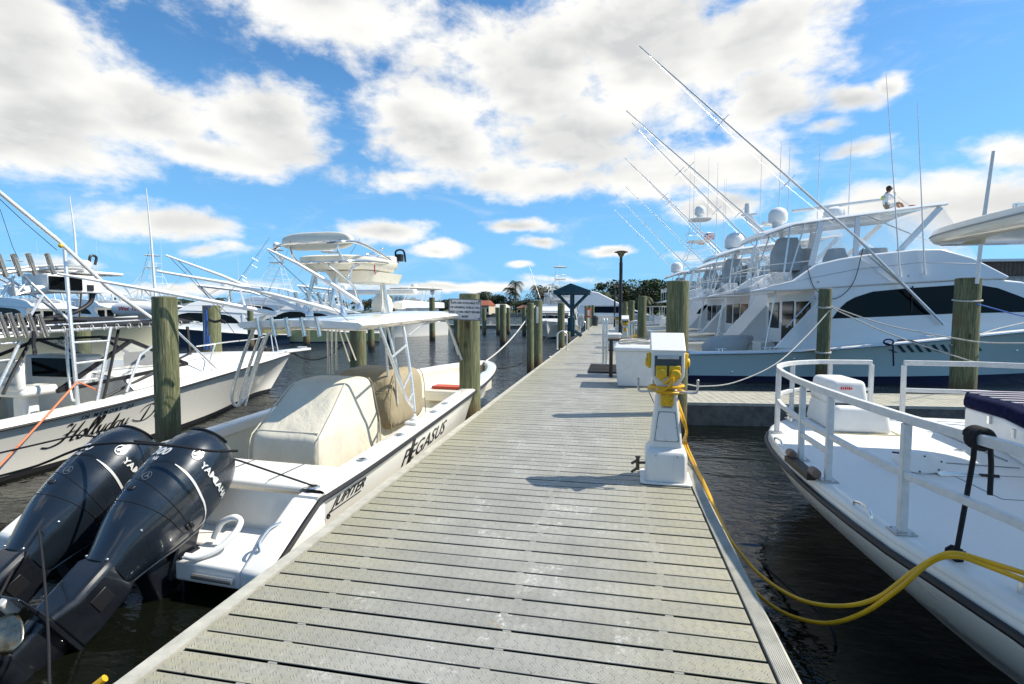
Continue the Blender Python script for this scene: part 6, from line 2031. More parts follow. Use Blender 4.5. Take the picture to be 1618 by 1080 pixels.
# aft arch with struts up to the upper station
b.tube(fq(HF, [(32, 538, -1.1), (0, 605, -1.2), (-30, 660, -1.3)]), .022, 8)
b.tube(fq(HF, [(0, 543, -1.15), (25, 541, -1.15)]), .016, 8); b.tube(fq(HF, [(-5, 570, -1.2), (14, 568, -1.2)]), .016, 8)
for pts in (((0, 440, -.3), (60, 470, -.6), (112, 505, -1.0)), ((38, 436, -.8), (68, 465, -.9), (112, 510, -1.05)), ((8, 436, .3), (60, 470, 0), (98, 500, -.3)),
            ((0, 470, -.7), (22, 436, -.7)), ((68, 466, -.9), (44, 505, -1.05)), ((42, 445, -.8), (24, 466, -.8)), ((19, 440, -.8), (24, 466, -.8), (50, 458, -.8)), ((125, 500, .8), (128, 462, .2))):
    b.tube(fq(HF, pts), .018, 8)
# upper rail ring
b.tube(fq(HF, [(-10, 433, -.9), (30, 428, -.9), (80, 424, -.9), (120, 424, -.7), (145, 428, -.3)], 5), .026, 8)
b.tube(fq(HF, [(-10, 427, .4), (60, 420, .4), (120, 419, .4), (148, 426, .0)], 5), .022, 8)
b.build('tube_frame', ALU, hr)
b = MB()
b.tube(fq(HF, [(187, 521, -.98), (175, 580, -1.18), (163, 632, -1.38)]), .022, 6); b.tube(fq(HF, [(50, 535, -1.0), (20, 590, -1.15), (5, 622, -1.25)]), .022, 6)
b.tube(fq(HF, [(296, 516, -.8), (300, 560, -.9)]), .028, 6); b.tube(fq(HF, [(278, 545, -.6), (275, 570, -.7)]), .028, 6)
b.tube(fq(HF, [(165, 628, -1.2), (219, 600, -1.2), (311, 552, -1.0)]), .020, 6)
b.build('black_strut', BLACK, hr)
for px, py in ((4, 437), (27, 436), (50, 434), (79, 433)):
    rod_holder(hr, HF.at(px + 6, py, v=-.92), (-.30, -.02, 1), L=.30, r=.032)
for px in (8, 24, 39, 54, 70):
    rod_holder(hr, HF.at(px + 4, 532, v=-1.2), (-.30, -.02, 1), L=.32, r=.032)
b = MB(); q0 = HF.at(77, 461, v=-.6); q1 = HF.at(161, 437, v=-.6)
b.box(((q0.x + q1.x) / 2, -.35, (q0.z + q1.z) / 2), (q1.x - q0.x, .5, q1.z - q0.z)); b.build('electronics_box', PLASW, hr, bevel=.02)
b = MB(); q2 = HF.at(131, 458, v=-.605)
b.box(((q0.x + q2.x) / 2, -.605, (q0.z + q1.z) / 2), (q2.x - q0.x - .02, .02, (q1.z - q0.z) * .72)); b.build('electronics_screen', BLKGLASS, hr)
b = MB(); b.box((q2.x + .12, -.605, (q0.z + q1.z) / 2 - .05), (.10, .02, .09)); b.build('socket', BLACK, hr)
b = MB(); b.tube(fq(HF, [(18, 460, -.5), (90, 456, -.5)]), .07, 10); b.build('life_ring_tube', PLASW, hr)
b = MB(); b.box(HF.at(118, 430, v=-.3) + Vector((0, .1, 0)), (1.25, .7, .05)); b.build('upper_deck_panel', PLASW, hr, bevel=.02)
radome_flat(hr, HF.at(125, 421, v=-.2), .16, .10)
b = MB(); b.tube(spline([HF.at(150, 418, v=-.3), HF.at(152, 406, v=-.3), HF.at(143, 404, v=-.3), HF.at(141, 416, v=-.3)], 4), .02, 6); b.build('compass_guard', BLACK, hr)
b = MB()
for d_ in (0, .05):
    b.tube(fq(HF, [(145 + d_ * 60, 462, -.5), (142, 478, -.5), (120, 492, -.5), (90, 500, -.6), (50, 505, -.7), (0, 500, -.8)], 5), .032, 8)
b.tube(fq(HF, [(60, 506, -.9), (100, 504, -.9), (135, 506, -.8)], 5), .03, 8)
b.build('cable_loom', BLACK, hr)
b = MB(); b.tube(fq(HF, [(54, 505, -1.2), (53, 545, -1.22), (56, 558, -1.24)]), .022, 6); b.tube(spline([HF.at(55 + 3 * cos(k), 556 + 5 * sin(k), v=-1.24) for k in range(8)], 3), .008, 5); b.build('hanging_strap', BLACK, hr)
# outrigger and aerials
outrigger(hr, [HF.at(240, 503, v=-.9), HF.at(172, 455, v=-1.05), HF.at(92, 380, v=-1.2), HF.at(0, 304, v=-1.4), HF.at(-90, 232, v=-1.6)], .034, .020)
b = MB()
for (a_, c_) in ((98, 392), (88, 378)): b.ball(HF.at(a_ - 2, c_ - 4, v=-1.2), .03, 6)
b.build('outrigger_ring', YELLOW, hr)
b = MB(); b.tube(fq(HF, [(122, 428, 0), (118, 370, 0), (110, 310, 0)]), [.018, .014, .006], 6); b.build('antenna', PLASW, hr)
b = MB(); b.tube(fq(HF, [(246, 472, 1.0), (239, 380, 1.0), (231, 297, 1.0)]), [.028, .020, .008], 6); b.build('antenna', PLASW, hr)
b = MB(); b.tube(fq(HF, [(-5, 310, -1.4), (40, 352, -1.3), (90, 395, -1.2)]), .005, 4); b.tube(fq(HF, [(0, 330, 0), (20, 390, 0), (30, 410, 0)]), .004, 4); b.build('outrigger_line', ROPEB, hr)
# bow pulpit, rail, anchor locker
b = MB(); b.box((10.45, 0, 1.0), (1.1, .34, .07)); b.build('bow_pulpit', WHITE, hr, bevel=.02)
b = MB(); b.tube(spline([(10.2, -.14, 1.05), (10.8, -.14, 1.07), (10.9, 0, 1.07), (10.8, .14, 1.07)], 4), .014, 6); b.build('pulpit_rail', STEEL, hr)
b = MB(); b.box((9.35, -.0, 1.10), (.34, .10, .07)); b.ball((9.2, 0, 1.14), .07, 6); b.ball((9.55, .0, 1.12), .055, 6); b.build('anchor_chain', BLACK, hr)
b = MB()
for i in range(9): b.box((5.4 + i * .13, -(HHB(5.4 + i * .13) - .22), HZS(5.4 + i * .13) + .055), (.10, .02, .03))
b.build('small_fitting', WHITE, hr)
# lettering: the script name drawn as brush strokes on the hull side
def hull_pt(u, z, off=.006):
    zz = max(0, z) / HZS(u); y = HHW(u) + (HHB(u) - HHW(u)) * zz ** 1.25
    return Vector((u, -(y + off), z))
def brush(mb, strokes, ox, oz, k, slant=.35, w0=.012):
    for st in strokes:
        wid = st[0]; pts = spline([(x, y, 0) for x, y in st[1:]], 6)
        L_ = []; R_ = []
        for i, p in enumerate(pts):
            t = unit(pts[min(i + 1, len(pts) - 1)] - pts[max(i - 1, 0)])
            q = i / (len(pts) - 1)
            w = w0 * wid * (.35 + .65 * sin(pi * min(1, max(0, q * .9 + .08)))) * (.55 + .9 * abs(t.y))
            n_ = Vector((-t.y, t.x, 0)) * w
            for lst, sg_ in ((L_, 1), (R_, -1)):
                a = p + n_ * sg_ / k
                lst.append(hull_pt(ox + (a.x + slant * a.y) * k, oz(ox + a.x * k) + a.y * k))
        mb.loft([L_, R_], closed=False, caps=False)
GLY = {
    'H': [(1.5, (-.9, .02), (-.45, -.10), (.1, .05), (.35, .5), (.45, 1.0)), (1.3, (.0, .95), (.15, 1.05), (.3, .95)), (1.4, (.95, 1.05), (.80, .5), (.72, .05), (.95, .0)), (.9, (.05, .45), (.5, .55), (1.0, .50))],
    'o': [(1.2, (.32, .5), (.12, .35), (.10, .08), (.30, 0), (.48, .2), (.42, .45), (.30, .5), (.40, .38), (.62, .36))],
    'l': [(1.2, (.0, .1), (.22, .5), (.36, .98), (.24, 1.08), (.14, .8), (.12, .2), (.22, .0), (.40, .12))],
    'y': [(1.2, (.0, .38), (.10, .48), (.12, .15), (.24, .02), (.40, .2), (.46, .48)), (1.2, (.46, .48), (.40, 0), (.26, -.45), (.05, -.55), (.0, -.38), (.30, -.10), (.62, .15))],
    'd': [(1.2, (.40, .45), (.16, .40), (.08, .12), (.22, 0), (.42, .2), (.56, .65), (.52, 1.0)), (1.1, (.52, .95), (.44, .4), (.44, .05), (.60, .08))],
    'a': [(1.2, (.42, .45), (.18, .44), (.08, .15), (.20, 0), (.38, .15), (.46, .46)), (1.1, (.46, .46), (.40, .12), (.48, .0), (.62, .12))],
    'D': [(1.5, (.30, 1.0), (.22, .5), (.12, .05), (-.10, .0)), (1.3, (-.35, .70), (-.1, 1.02), (.45, 1.12), (.95, .85), (.95, .35), (.55, .02), (.05, .0), (-.45, .12), (-.75, .28))],
    'e': [(1.2, (.10, .22), (.40, .30), (.36, .48), (.16, .42), (.08, .15), (.24, 0), (.50, .14))],
}
u_a = HF.at(52, 697, v=-1.45).x; u_b = HF.at(207, 655, v=-1.5).x
k_ = .235
b = MB(); x = u_a + .28
adv = {'H': 1.02, 'o': .55, 'l': .36, 'y': .56, 'd': .56, 'a': .56}
oz = lambda u: .32 + (u - u_a) * .035
for ch in 'Hollyday':
    brush(b, GLY[ch], x, oz, k_, .30, .0115); x += adv[ch] * k_ * (u_b - u_a - .2) / (4.72 * .235) * 1.0 * (4.72 / 5.1)
xD = HF.at(214, 655, v=-1.5).x
brush(b, GLY['D'], xD + .12, oz, k_ * .95, .30, .010); brush(b, GLY['e'], xD + .12 + .27, oz, k_, .30, .009); brush(b, GLY['e'], xD + .12 + .40, oz, k_, .30, .009)
b.build('boat_name_lettering', INK, hr, smooth=0, recalc=False)
o = text_mesh('IN MEMORY OF', .075, Matrix(), INK, 'small_lettering', hr, .0, .1, .002, 'LEFT', 1.5)
ua = HF.at(122, 668, v=-1.52).x; ub = HF.at(208, 645, v=-1.54).x
xs = [v.co.x for v in o.data.vertices]; k2 = (ub - ua) / (max(xs) - min(xs))
for v in o.data.vertices:
    u = ua + (v.co.x - min(xs)) * k2; v.co = hull_pt(u, oz(u) + .275 + v.co.y)
world_rope('orange_rope', [at(122, 603, X=-7.35), at(75, 655, X=-7.0), at(0, 735, X=-6.8), at(-40, 775, X=-6.7)], .012, ROPEO, 'orange line running down from the Hollyday ladder to the left edge', n=5)
world_rope('orange_rope', [at(124, 603, X=-7.35), at(140, 610, X=-7.4), at(155, 617, X=-7.5)], .010, ROPEO, 'short orange line tied across the foot of the Hollyday ladder', n=4)
# blue line hanging on the short piling
q = Vector((PL2.location.x, PL2.location.y, 0))
qx = lambda px, py: at(px, py, Y=q.y - .22)
world_rope('blue_rope', [qx(334, 483), qx(326, 486), qx(323, 500), qx(323, 530), qx(324, 548), qx(327, 549), qx(328, 520), qx(326, 490)], .013, ROPEBL, 'blue rope looped down the short piling beyond the Hollyday boat', n=6)
world_rope('blue_rope', [qx(330, 530), qx(332, 545), qx(333, 553)], .013, ROPEBL, 'loose end of blue rope low on the short piling', n=4)
world_rope('black_tie', [qx(330, 505), qx(340, 508), qx(350, 506), qx(356, 510)], .03, ROPEB, 'black line wrapped round the short piling beyond the Hollyday boat', n=4)
world_rope('mooring_line', sag(at(461, 556, Y=12.9), at(545, 540, Y=13.5), .35), .018, ROPEB, 'slack black line from the Hollyday bow pulpit toward the pale piling')

# ------------------------------------------------------------------ tan flared bow behind it
TFm = Frame(-17.6, 4.0, 78, WZ)
ts = TFm.root('flared_bow_boat', 'boat with a big flared pale tan bow lettered in teal, behind the Hollyday boat', 'motorboat')
t_hb = [(0, 1.9), (5, 2.0), (8, 1.6), (10, .9), (11, .35), (11.4, .02)]; t_zs = [(0, 1.15), (5, 1.35), (8, 1.62), (11.4, 1.78)]; t_hw = [(0, 1.7), (5, 1.6), (8, .8), (10, .25), (11.4, .01)]
b = MB(); hull_mesh(b, stations(11.4, (t_hb, t_zs, t_hw), 1.0, 24), [(.06, 1)], 1.8, rows=10)
weld(b.build('hull', [grime('hull_tan', (.58, .57, .42), .3, .4, .4), navy_band()], ts))
f1, f2 = smooth_table(t_hb), smooth_table(t_zs)
b = MB(); b.loft([[Vector((u, y * f1(u), f2(u) + .02 * (1 - abs(y)))) for y in (-1, -.5, 0, .5, 1)] for u in [11.4 * i / 16 for i in range(17)]], closed=False, caps=False); b.build('deck', CREAM, ts)
b = MB(); tumble(b, [(2, 1.2), (2, 2.0), (5.5, 1.9), (8, 1.7), (8, 1.2)], 1.3, 1.2, .3); b.build('cabin', WHITE, ts, bevel=.06)
# teal name near the bow
f3 = smooth_table(t_hw)
o = text_mesh('SUNL', .30, Matrix(), mat('ink_teal', (.01, .10, .13), .4), 'lettering', ts, 0, .35, .004)
u0_ = TFm.at(84, 540, v=-1.4).x; xs = [v.co.x for v in o.data.vertices]
for v in o.data.vertices:
    u = u0_ + v.co.x * .9; z = 1.22 + v.co.y; y = f3(u) + (f1(u) - f3(u)) * (z / f2(u)) ** 1.8; v.co = Vector((u, -(y + .01), z))

# ------------------------------------------------------------------ boats across the basin
YEL = grime('hull_pale_yellow', (.62, .60, .30), .2, .6, .2)
NVY = mat('hull_navy', (.030, .050, .085), .12, coat=.8)
G2 = 'yachts moored across the basin on the left'
def far(px, w, hd, label, **k):
    a = (px - 809) / FPX
    return sportfish(Frame(a * w * cos(YAW) - w * sin(YAW), a * w * sin(YAW) + w * cos(YAW), hd, WZ), label, detail=0, enclosure=False, group=G2, **k)
far(455, 34, 218, 'yacht with dark navy bow and white deck, behind the short piling with blue rope', hullm=NVY, sc=.70, outrig=3, domes=((3.4, .5, 4.9, .3, .6),), antennas=((4, 1, 5, 9, 0),), array=True)
far(600, 36, 205, 'pale yellow hulled yacht with a lattice tower, behind the near hardtop', hullm=YEL, sc=.72, outrig=3, tower=1, ttop=6.9, domes=((4.5, 0, 8.6, .3, .55), (3.2, .7, 4.9, .3, .55)))
far(300, 62, 190, 'white yacht with tall tower behind the antenna of the Hollyday boat', sc=.95, outrig=3, tower=1, ttop=7.6, antennas=((4, 1, 5, 13, 0), (4, -1, 5, 13, 0)))
far(215, 58, 184, 'white yacht with a flat hardtop left of the tallest left antenna', sc=.9, outrig=0, domes=((3.4, 0, 4.9, .3, .5),), antennas=((4, 1, 5, 11, 0),))
far(120, 46, 180, 'white yacht seen through the black canvas top boat, low and wide', sc=.85, outrig=0, antennas=((4, .4, 5, 10, 0),))
far(70, 68, 178, 'distant white yacht with tower behind the upper rod holders', sc=1.0, outrig=3, tower=1, ttop=7.2)
far(10, 60, 182, 'distant white yacht at the far left edge of the basin', sc=.9, outrig=0, antennas=((4, 1, 5, 12, 0), (4, -1, 5, 12, 0)))
far(500, 60, 196, 'distant white yacht with a tall thin tower above the near outriggers', sc=.95, outrig=3, tower=2, ttop=8.0, domes=((4.5, 0, 9.8, .4, .7),))
far(560, 74, 200, 'distant white yacht behind the near hardtop tower legs', sc=.9, outrig=3)
# inflatable tender pod seen over the canvas top
b = MB(); b.lathe([(.001, -1.05), (.22, -.95), (.34, -.6), (.36, 0), (.34, .6), (.22, .95), (.001, 1.05)], (0, 0, 0), 16, 0, Matrix.Rotation(pi / 2, 3, 'Y'))
o = b.build('liferaft_canister', PLASW, None); o.location = at(215, 488, Y=19.5); o.rotation_euler = (0, 0, .2); tag(o, 'cream canister with red lettering on the deck behind the canvas top', 'liferaft')
text_mesh('Wet Tails', .26, basis((-.55, -.36, -.06), (1, 0, 0), (0, 0, 1)), INKR, 'red_lettering', o, .001, .2, .006)

# motor yacht bow-on with an enclosed bridge
a = (690 - 809) / FPX; w_ = 45
MY = Frame(a * w_ * cos(YAW) - w_ * sin(YAW), a * w_ * sin(YAW) + w_ * cos(YAW), 238, WZ)
my = MY.root('motor_yacht', 'white motor yacht seen bow on, with a clear enclosed bridge, left of the notice sign', 'yacht', G2)
my.scale = (.74, .74, .74)
m_hb = [(0, 2.2), (5, 2.35), (8, 2.0), (10.2, 1.1), (11.5, .3), (11.8, .02)]; m_zs = [(0, 1.5), (5, 1.7), (8, 2.0), (11.8, 2.35)]; m_hw = [(0, 2.1), (5, 2.05), (8, 1.3), (10.2, .4), (11.8, .01)]
b = MB(); hull_mesh(b, stations(11.8, (m_hb, m_zs, m_hw), 1.1, 24), [(.04, 1)], 1.6, rows=12); weld(b.build('hull', [HULLW, BLACK], my))
f1, f2 = smooth_table(m_hb), smooth_table(m_zs)
b = MB(); b.loft([[Vector((u, y * f1(u), f2(u) + .05 * (1 - abs(y)))) for y in (-1, -.5, 0, .5, 1)] for u in [11.8 * i / 16 for i in range(17)]], closed=False, caps=False); b.build('deck', WHITE, my)
b = MB(); tumble(b, [(1, 1.5), (1, 3.1), (6.6, 3.1), (7.6, 2.3), (9.0, 2.1), (9.0, 1.9)], 1.9, 1.5, .12); b.build('house', FAIRING, my, bevel=.06)
for s in (-1, 1):
    for u in (2.0, 3.6, 5.2):
        b = MB(); b.box((u, s * 1.80, 2.55), (.9, .1, .55)); b.build('window', BLKGLASS, my, bevel=.05)
for y in (-1.1, 0, 1.1):
    b = MB(); b.add([Vector((6.72, y - .48, 3.0)), Vector((6.72, y + .48, 3.0)), Vector((7.5, y + .48, 2.42)), Vector((7.5, y - .48, 2.42))], [(0, 1, 2, 3)]); b.build('windscreen', BLKGLASS, my, smooth=0)
b = MB(); tumble(b, [(.4, 3.1), (.4, 3.75), (5.9, 3.95), (7.3, 3.45), (7.5, 3.05)], 2.05, 3.1, .15); b.build('bridge_coaming', FAIRING, my, bevel=.08)
b = MB(); b.loft([oval(.2, 5.6, -1.9, 1.9, 5.25, 24, 4), oval(.1, 5.8, -2.0, 2.0, 5.33, 24, 4), oval(.4, 5.3, -1.8, 1.8, 5.45, 24, 4)]); b.build('bridge_roof', COVERT if False else CREAM, my)
b = MB()
for s in (-1, 1):
    for u0_, u1_ in ((.8, .6), (3, 2.8), (5.9, 5.2)): b.tube([(u0_, s * 1.75, 3.9), (u1_, s * 1.8, 5.3)], .04, 6)
for y in (-.9, 0, .9): b.tube([(6.1, y, 3.9), (5.4, y, 5.3)], .04, 6)
b.build('bridge_tubing', PAINTALU, my)
b = MB()
b.add([Vector(q) for q in ((6.1, -1.75, 3.9), (6.1, 1.75, 3.9), (5.4, 1.8, 5.3), (5.4, -1.8, 5.3))], [(0, 1, 2, 3)])
for s in (-1, 1): b.add([Vector(q) for q in ((.8, s * 1.75, 3.9), (6.1, s * 1.75, 3.9), (5.4, s * 1.8, 5.3), (.6, s * 1.8, 5.3))], [(0, 1, 2, 3)])
b.build('clear_enclosure', CLEAR, my, smooth=0)
radome_flat(my, (3.2, 0, 5.5), .35, .3)
b = MB()
for s in (-1, 1):
    pr = [Vector((u, s * (f1(u) - .08), f2(u) + .7)) for u in (6, 8, 10, 11.3, 11.75)]
    b.tube(spline(pr, 4), .025, 6)
    for p in pr: b.tube([p, p - Vector((0, 0, .7))], .02, 5)
b.build('bow_rail', STEEL, my)
for k, (u, y) in enumerate(((9.6, -1.5), (8.6, -1.9), (9.8, 1.4))):
    b = MB(); b.ball((u, y, 1.75), .22, 8, k=(1, 1, 1.2)); b.build('fender', BLACK, my)
b = MB(); b.tube([(-.5, -1.4, 2.0), (-.5, -1.4, 5.0)], .03, 6); b.ball((-.5, -1.4, 5.2), .45, 8, k=(.6, .6, 1.1)); o = b.build('dark_cover', BLKCANV, my)

# express boat with tower, bow-on, left of the kiosk
a = (902 - 809) / FPX; w_ = 47
EF = Frame(a * w_ * cos(YAW) - w_ * sin(YAW) - .6, a * w_ * sin(YAW) + w_ * cos(YAW), 268, WZ)
sportfish(EF, 'white sport boat with a tower seen bow on, left of the blue kiosk', 'tower_fishing_boat', sc=.68, outrig=3, tower=1, ttop=7.0, detail=1, enclosure=True, antennas=((4.8, 0, 5, 11.5, 0), (4, 1.2, 5, 9.5, 0)), domes=(), cat='motorboat')
# white covered boat and small boats right of the dock end
CF = Frame(-5.5, 66.0, 8, WZ)
cv = CF.root('covered_cruiser', 'cruiser under a white cover with black side window, behind the trash can', 'motorboat')
b = MB(); hull_mesh(b, stations(11, ([(0, 1.9), (6, 1.9), (9, 1.2), (11, .02)], [(0, 1.2), (11, 1.5)], [(0, 1.7), (6, 1.6), (9, .7), (11, .01)]), 1.2, 18), [(.08, 1)], 1.4); weld(b.build('hull', [HULLW, BLACK], cv))
b = MB(); tumble(b, [(-.4, 1.2), (-.4, 3.6), (1.5, 4.7), (3.5, 4.4), (6.4, 2.9), (6.5, 2.7), (0, 2.6)], 1.9, 1.2, .2); b.build('cover', COVER if False else mat('cover_white', (.74, .75, .76), .6, vary=.1, bump=.2, bscale=10), cv, bevel=.1, seg=3)
b = MB(); tumble(b, [(1, 1.3), (1, 2.7), (6.5, 2.75), (10, 1.5)], 1.8, 1.3, .2); b.build('house', FAIRING, cv, bevel=.08)
for s in (-1, 1):
    b = MB(); A = [Vector((u, s * (1.82 - .2 * (z - 1.3)), z)) for u, z in ((2.0, 1.85), (2.2, 2.6), (6.2, 2.62), (8.8, 1.75))]; b.add(A, [(0, 1, 2, 3)]); b.build('side_window', BLKGLASS, cv, smooth=0, solid=.02)
def small_boat(x, y, hd, label, L=7.5, bm=1.2, col=None, ttop=True):
    F = Frame(x, y, hd, WZ); r = F.root('small_motorboat', label, 'motorboat', 'small boats near the dock end')
    hb = [(0, bm), (L * .6, bm * 1.02), (L * .85, bm * .55), (L, .02)]; zs = [(0, .7), (L, 1.05)]; hw = [(0, bm * .9), (L * .6, bm * .8), (L * .85, bm * .25), (L, .01)]
    b = MB(); hull_mesh(b, stations(L, (hb, zs, hw), .7, 18), [(.1, 1)], 1.4); weld(b.build('hull', [col or HULLW, BLACK], r))
    f1, f2 = smooth_table(hb), smooth_table(zs)
    b = MB(); b.loft([[Vector((u, yy * f1(u), f2(u) + .02 + .06 * (1 - abs(yy)))) for yy in (-1, -.5, 0, .5, 1)] for u in [L * .45 + L * .55 * i / 8 for i in range(9)]], closed=False, caps=False); b.build('deck', WHITE, r)
    b = MB(); b.prism([(L * .3, .3), (L * .32, 1.5), (L * .45, 1.5), (L * .5, .9), (L * .5, .3)], -.45, .45, 'y'); b.build('console', WHITE, r, bevel=.05)
    b = MB(); b.add([Vector(q) for q in ((L * .45, -.42, 1.5), (L * .45, .42, 1.5), (L * .42, .38, 1.95), (L * .42, -.38, 1.95))], [(0, 1, 2, 3)]); b.build('windscreen', BLKGLASS, r, smooth=0, solid=.01)
    if ttop:
        b = MB(); b.loft([oval(L * .18, L * .5, -.9, .9, 2.5, 20, 4), oval(L * .17, L * .52, -.95, .95, 2.56, 20, 4)]); b.build('t_top', WHITE, r)
        b = MB()
        for s in (-1, 1):
            for u in (L * .27, L * .42): b.tube([(u, s * .5, .7), (u, s * .7, 2.5)], .025, 6)
        b.build('top_frame', ALU, r)
    b = MB(); b.box((-.35, 0, .75), (.5, .4, .7)); b.box((-.35, 0, .1), (.25, .2, 1.0)); b.build('outboard_motor', COWLD, r, bevel=.06)
    return r
small_boat(1.6, 53, 5, 'small white boat with tubular rails at the right hand slips, left of the tallest piling', 8)
small_boat(2.6, 62, 8, 'small open boat with a white top behind the black lamp post', 7, ttop=True)
small_boat(1.8, 43.5, 3, 'low white skiff beside the lamp post piling at the right', 6.5, ttop=False)
small_boat(-7.5, 58, 275, 'small white boat moored bow on beyond the bracket piling', 7, ttop=True)
# metal shed at the right
sh = thing('metal_shed', 'pale metal shed with a brown fascia beyond the blue yacht bow at the right', 'shed', (24.5, 38.5, -.1), radians(4))
WALLM = mat('shed_wall', (.60, .60, .57), .6, vary=.12, vscale=1.5)
b = MB(); b.box((4.5, 2, 1.9), (13.5, 5, 4.2)); b.build('wall', WALLM, sh)
b = MB(); b.box((4.5, 2, 4.42), (14.3, 5.8, .80)); b.build('fascia', mat('fascia_brown', (.17, .12, .09), .7, vary=.3, vscale=3), sh)
b = MB(); b.box((4.5, 2, 4.92), (14.6, 6.1, .16)); b.build('roof', WHITE, sh)
b = MB()
for i in range(60): b.box((-2.5 + i * .24, -.91, 4.42), (.03, .03, .78))
b.build('fascia_rib', mat('fascia_rib_brown', (.12, .085, .065), .7), sh)
b = MB()
for i in range(34): b.box((-2.1 + i * .4, -.515, 1.9), (.03, .02, 4.1))
b.build('wall_rib', mat('wall_rib', (.50, .50, .48), .6), sh)

# ------------------------------------------------------------------ far shore, houses, trees
def shore():
    b = MB(); n = 40; pts = []
    for i in range(n + 1):
        x = -420 + 640 * i / n
        y = 172 + 8 * sin(i * .7) if x < 6 else 118 + 4 * sin(i * 1.3)
        pts.append((x, y))
    top = []
    for k, (dy, z) in enumerate(((0, -1), (0, .25), (3, .5), (40, 1.2), (300, 3))):
        top.append([Vector((x, y + dy, z)) for x, y in pts])
    b.loft(top, closed=False, caps=False)
    tag(b.build('shore_ground', mat('shore_grass', (.07, .10, .03), .95, vary=.5, vscale=.15, bump=.5, bscale=2), None), kind='structure')
shore()
def seawall(x0, x1, y, label):
    r = thing('seawall', label, 'seawall', ((x0 + x1) / 2, y - 1.0, WZ)); L = x1 - x0
    b = MB(); b.box((0, .4, .45), (L, .5, 1.2)); b.build('wall_face', mat('seawall_concrete', (.32, .31, .28), .9, vary=.4, vscale=.5), r)
    b = MB(); b.box((0, .35, 1.12), (L, .8, .16)); b.build('cap', mat('seawall_cap', (.50, .49, .45), .8, vary=.2, vscale=1), r)
    pm_ = MB(); pm_.lathe([(.18, -1), (.18, 2.1), (.001, 2.15)], (0, 0, 0), 8)
    p0 = pm_.build('post', PILING, r); n = int(L / 3.4)
    for i in range(min(n, 60)):
        o = p0 if i == 0 else p0.copy()
        if i: COL.objects.link(o)
        o.location = (-L / 2 + 1.5 + i * 3.4 + .4 * sin(i * 2.1), -.5, 0)
seawall(-120, 4, 165, 'concrete seawall with pale posts along the far shore behind the open water')
seawall(6, 60, 112, 'seawall under the trees right of the dock end')

def leaf_crown(mb, c, rx, ry, rz, n, size, rnd, mi=0, droop=0.0):
    for _ in range(n):
        while True:
            p = Vector((rnd.uniform(-1, 1), rnd.uniform(-1, 1), rnd.uniform(-1, 1)))
            if .25 < p.length < 1: break
        p = p * (.75 + .25 * rnd.random()) * (1 / max(p.length, .3)) ** .35
        q = Vector((c[0] + p.x * rx, c[1] + p.y * ry, c[2] + p.z * rz))
        a = Vector((rnd.gauss(0, 1), rnd.gauss(0, 1), rnd.gauss(0, .6))).normalized(); b_ = a.cross(Vector((rnd.gauss(0, 1), rnd.gauss(0, 1), rnd.gauss(0, 1)))).normalized()
        s = size * rnd.uniform(.6, 1.5)
        mb.add([q - a * s - b_ * s * .35, q + a * s * .2 - b_ * s * .6, q + a * s + b_ * s * .1, q - a * s * .1 + b_ * s * .6], [(0, 1, 2, 3)], mi)
LEAF = []
for i, c in enumerate(((.045, .075, .018), (.080, .120, .028), (.022, .042, .012), (.12, .12, .028), (.10, .062, .022))):
    m = mat('leaves_%s' % ('green', 'light_green', 'dark_green', 'olive', 'russet')[i], c, .6, vary=.55, vscale=.8)
    LEAF.append(m)
BARK = mat('bark', (.11, .085, .06), .9, vary=.5, vscale=4)
TREEN = 0
def broad_tree(x, y, h, w, label, mi=(0, 1), seed=0, dens=1.0, airy=False, name='broadleaf_tree'):
    rnd = random.Random(seed * 31 + 5)
    r = thing(name, label, 'tree', (x, y, .4), rnd.uniform(0, 6), 'trees on the far shore')
    t = MB(); hb_ = h * (.42 if airy else .25)
    t.tube(spline([(0, 0, -.5), (.1 * w * .1, 0, hb_ * .6), (0, .1, hb_)], 4), [.03 * h] * 9 if False else .026 * h, 8)
    blobs = []
    nb = 9 if airy else 13
    for k in range(nb):
        a = rnd.uniform(0, 6.28); rr_ = rnd.uniform(.12, .42) * w; zz = h * rnd.uniform(.45 if airy else .28, .86)
        rr_ *= 1 - .5 * abs(zz / h - .55)
        c = (rr_ * cos(a), rr_ * sin(a), zz); blobs.append(c)
        t.tube([(0, 0, hb_ * .9), (c[0] * .5, c[1] * .5, hb_ + (c[2] - hb_) * .6), c], [.016 * h, .010 * h, .004 * h], 5)
    t.build('trunk', BARK, r)
    lm = MB()
    for c in blobs:
        s = w * rnd.uniform(.13, .23)
        leaf_crown(lm, c, s * 1.25, s * 1.25, s * (.55 if airy else .85), int((170 if airy else 330) * dens), h * .018 + .06, rnd, rnd.randint(0, 1))
    lm.build('crown', [LEAF[mi[0]], LEAF[mi[1]]], r, smooth=0, recalc=False)
    return r
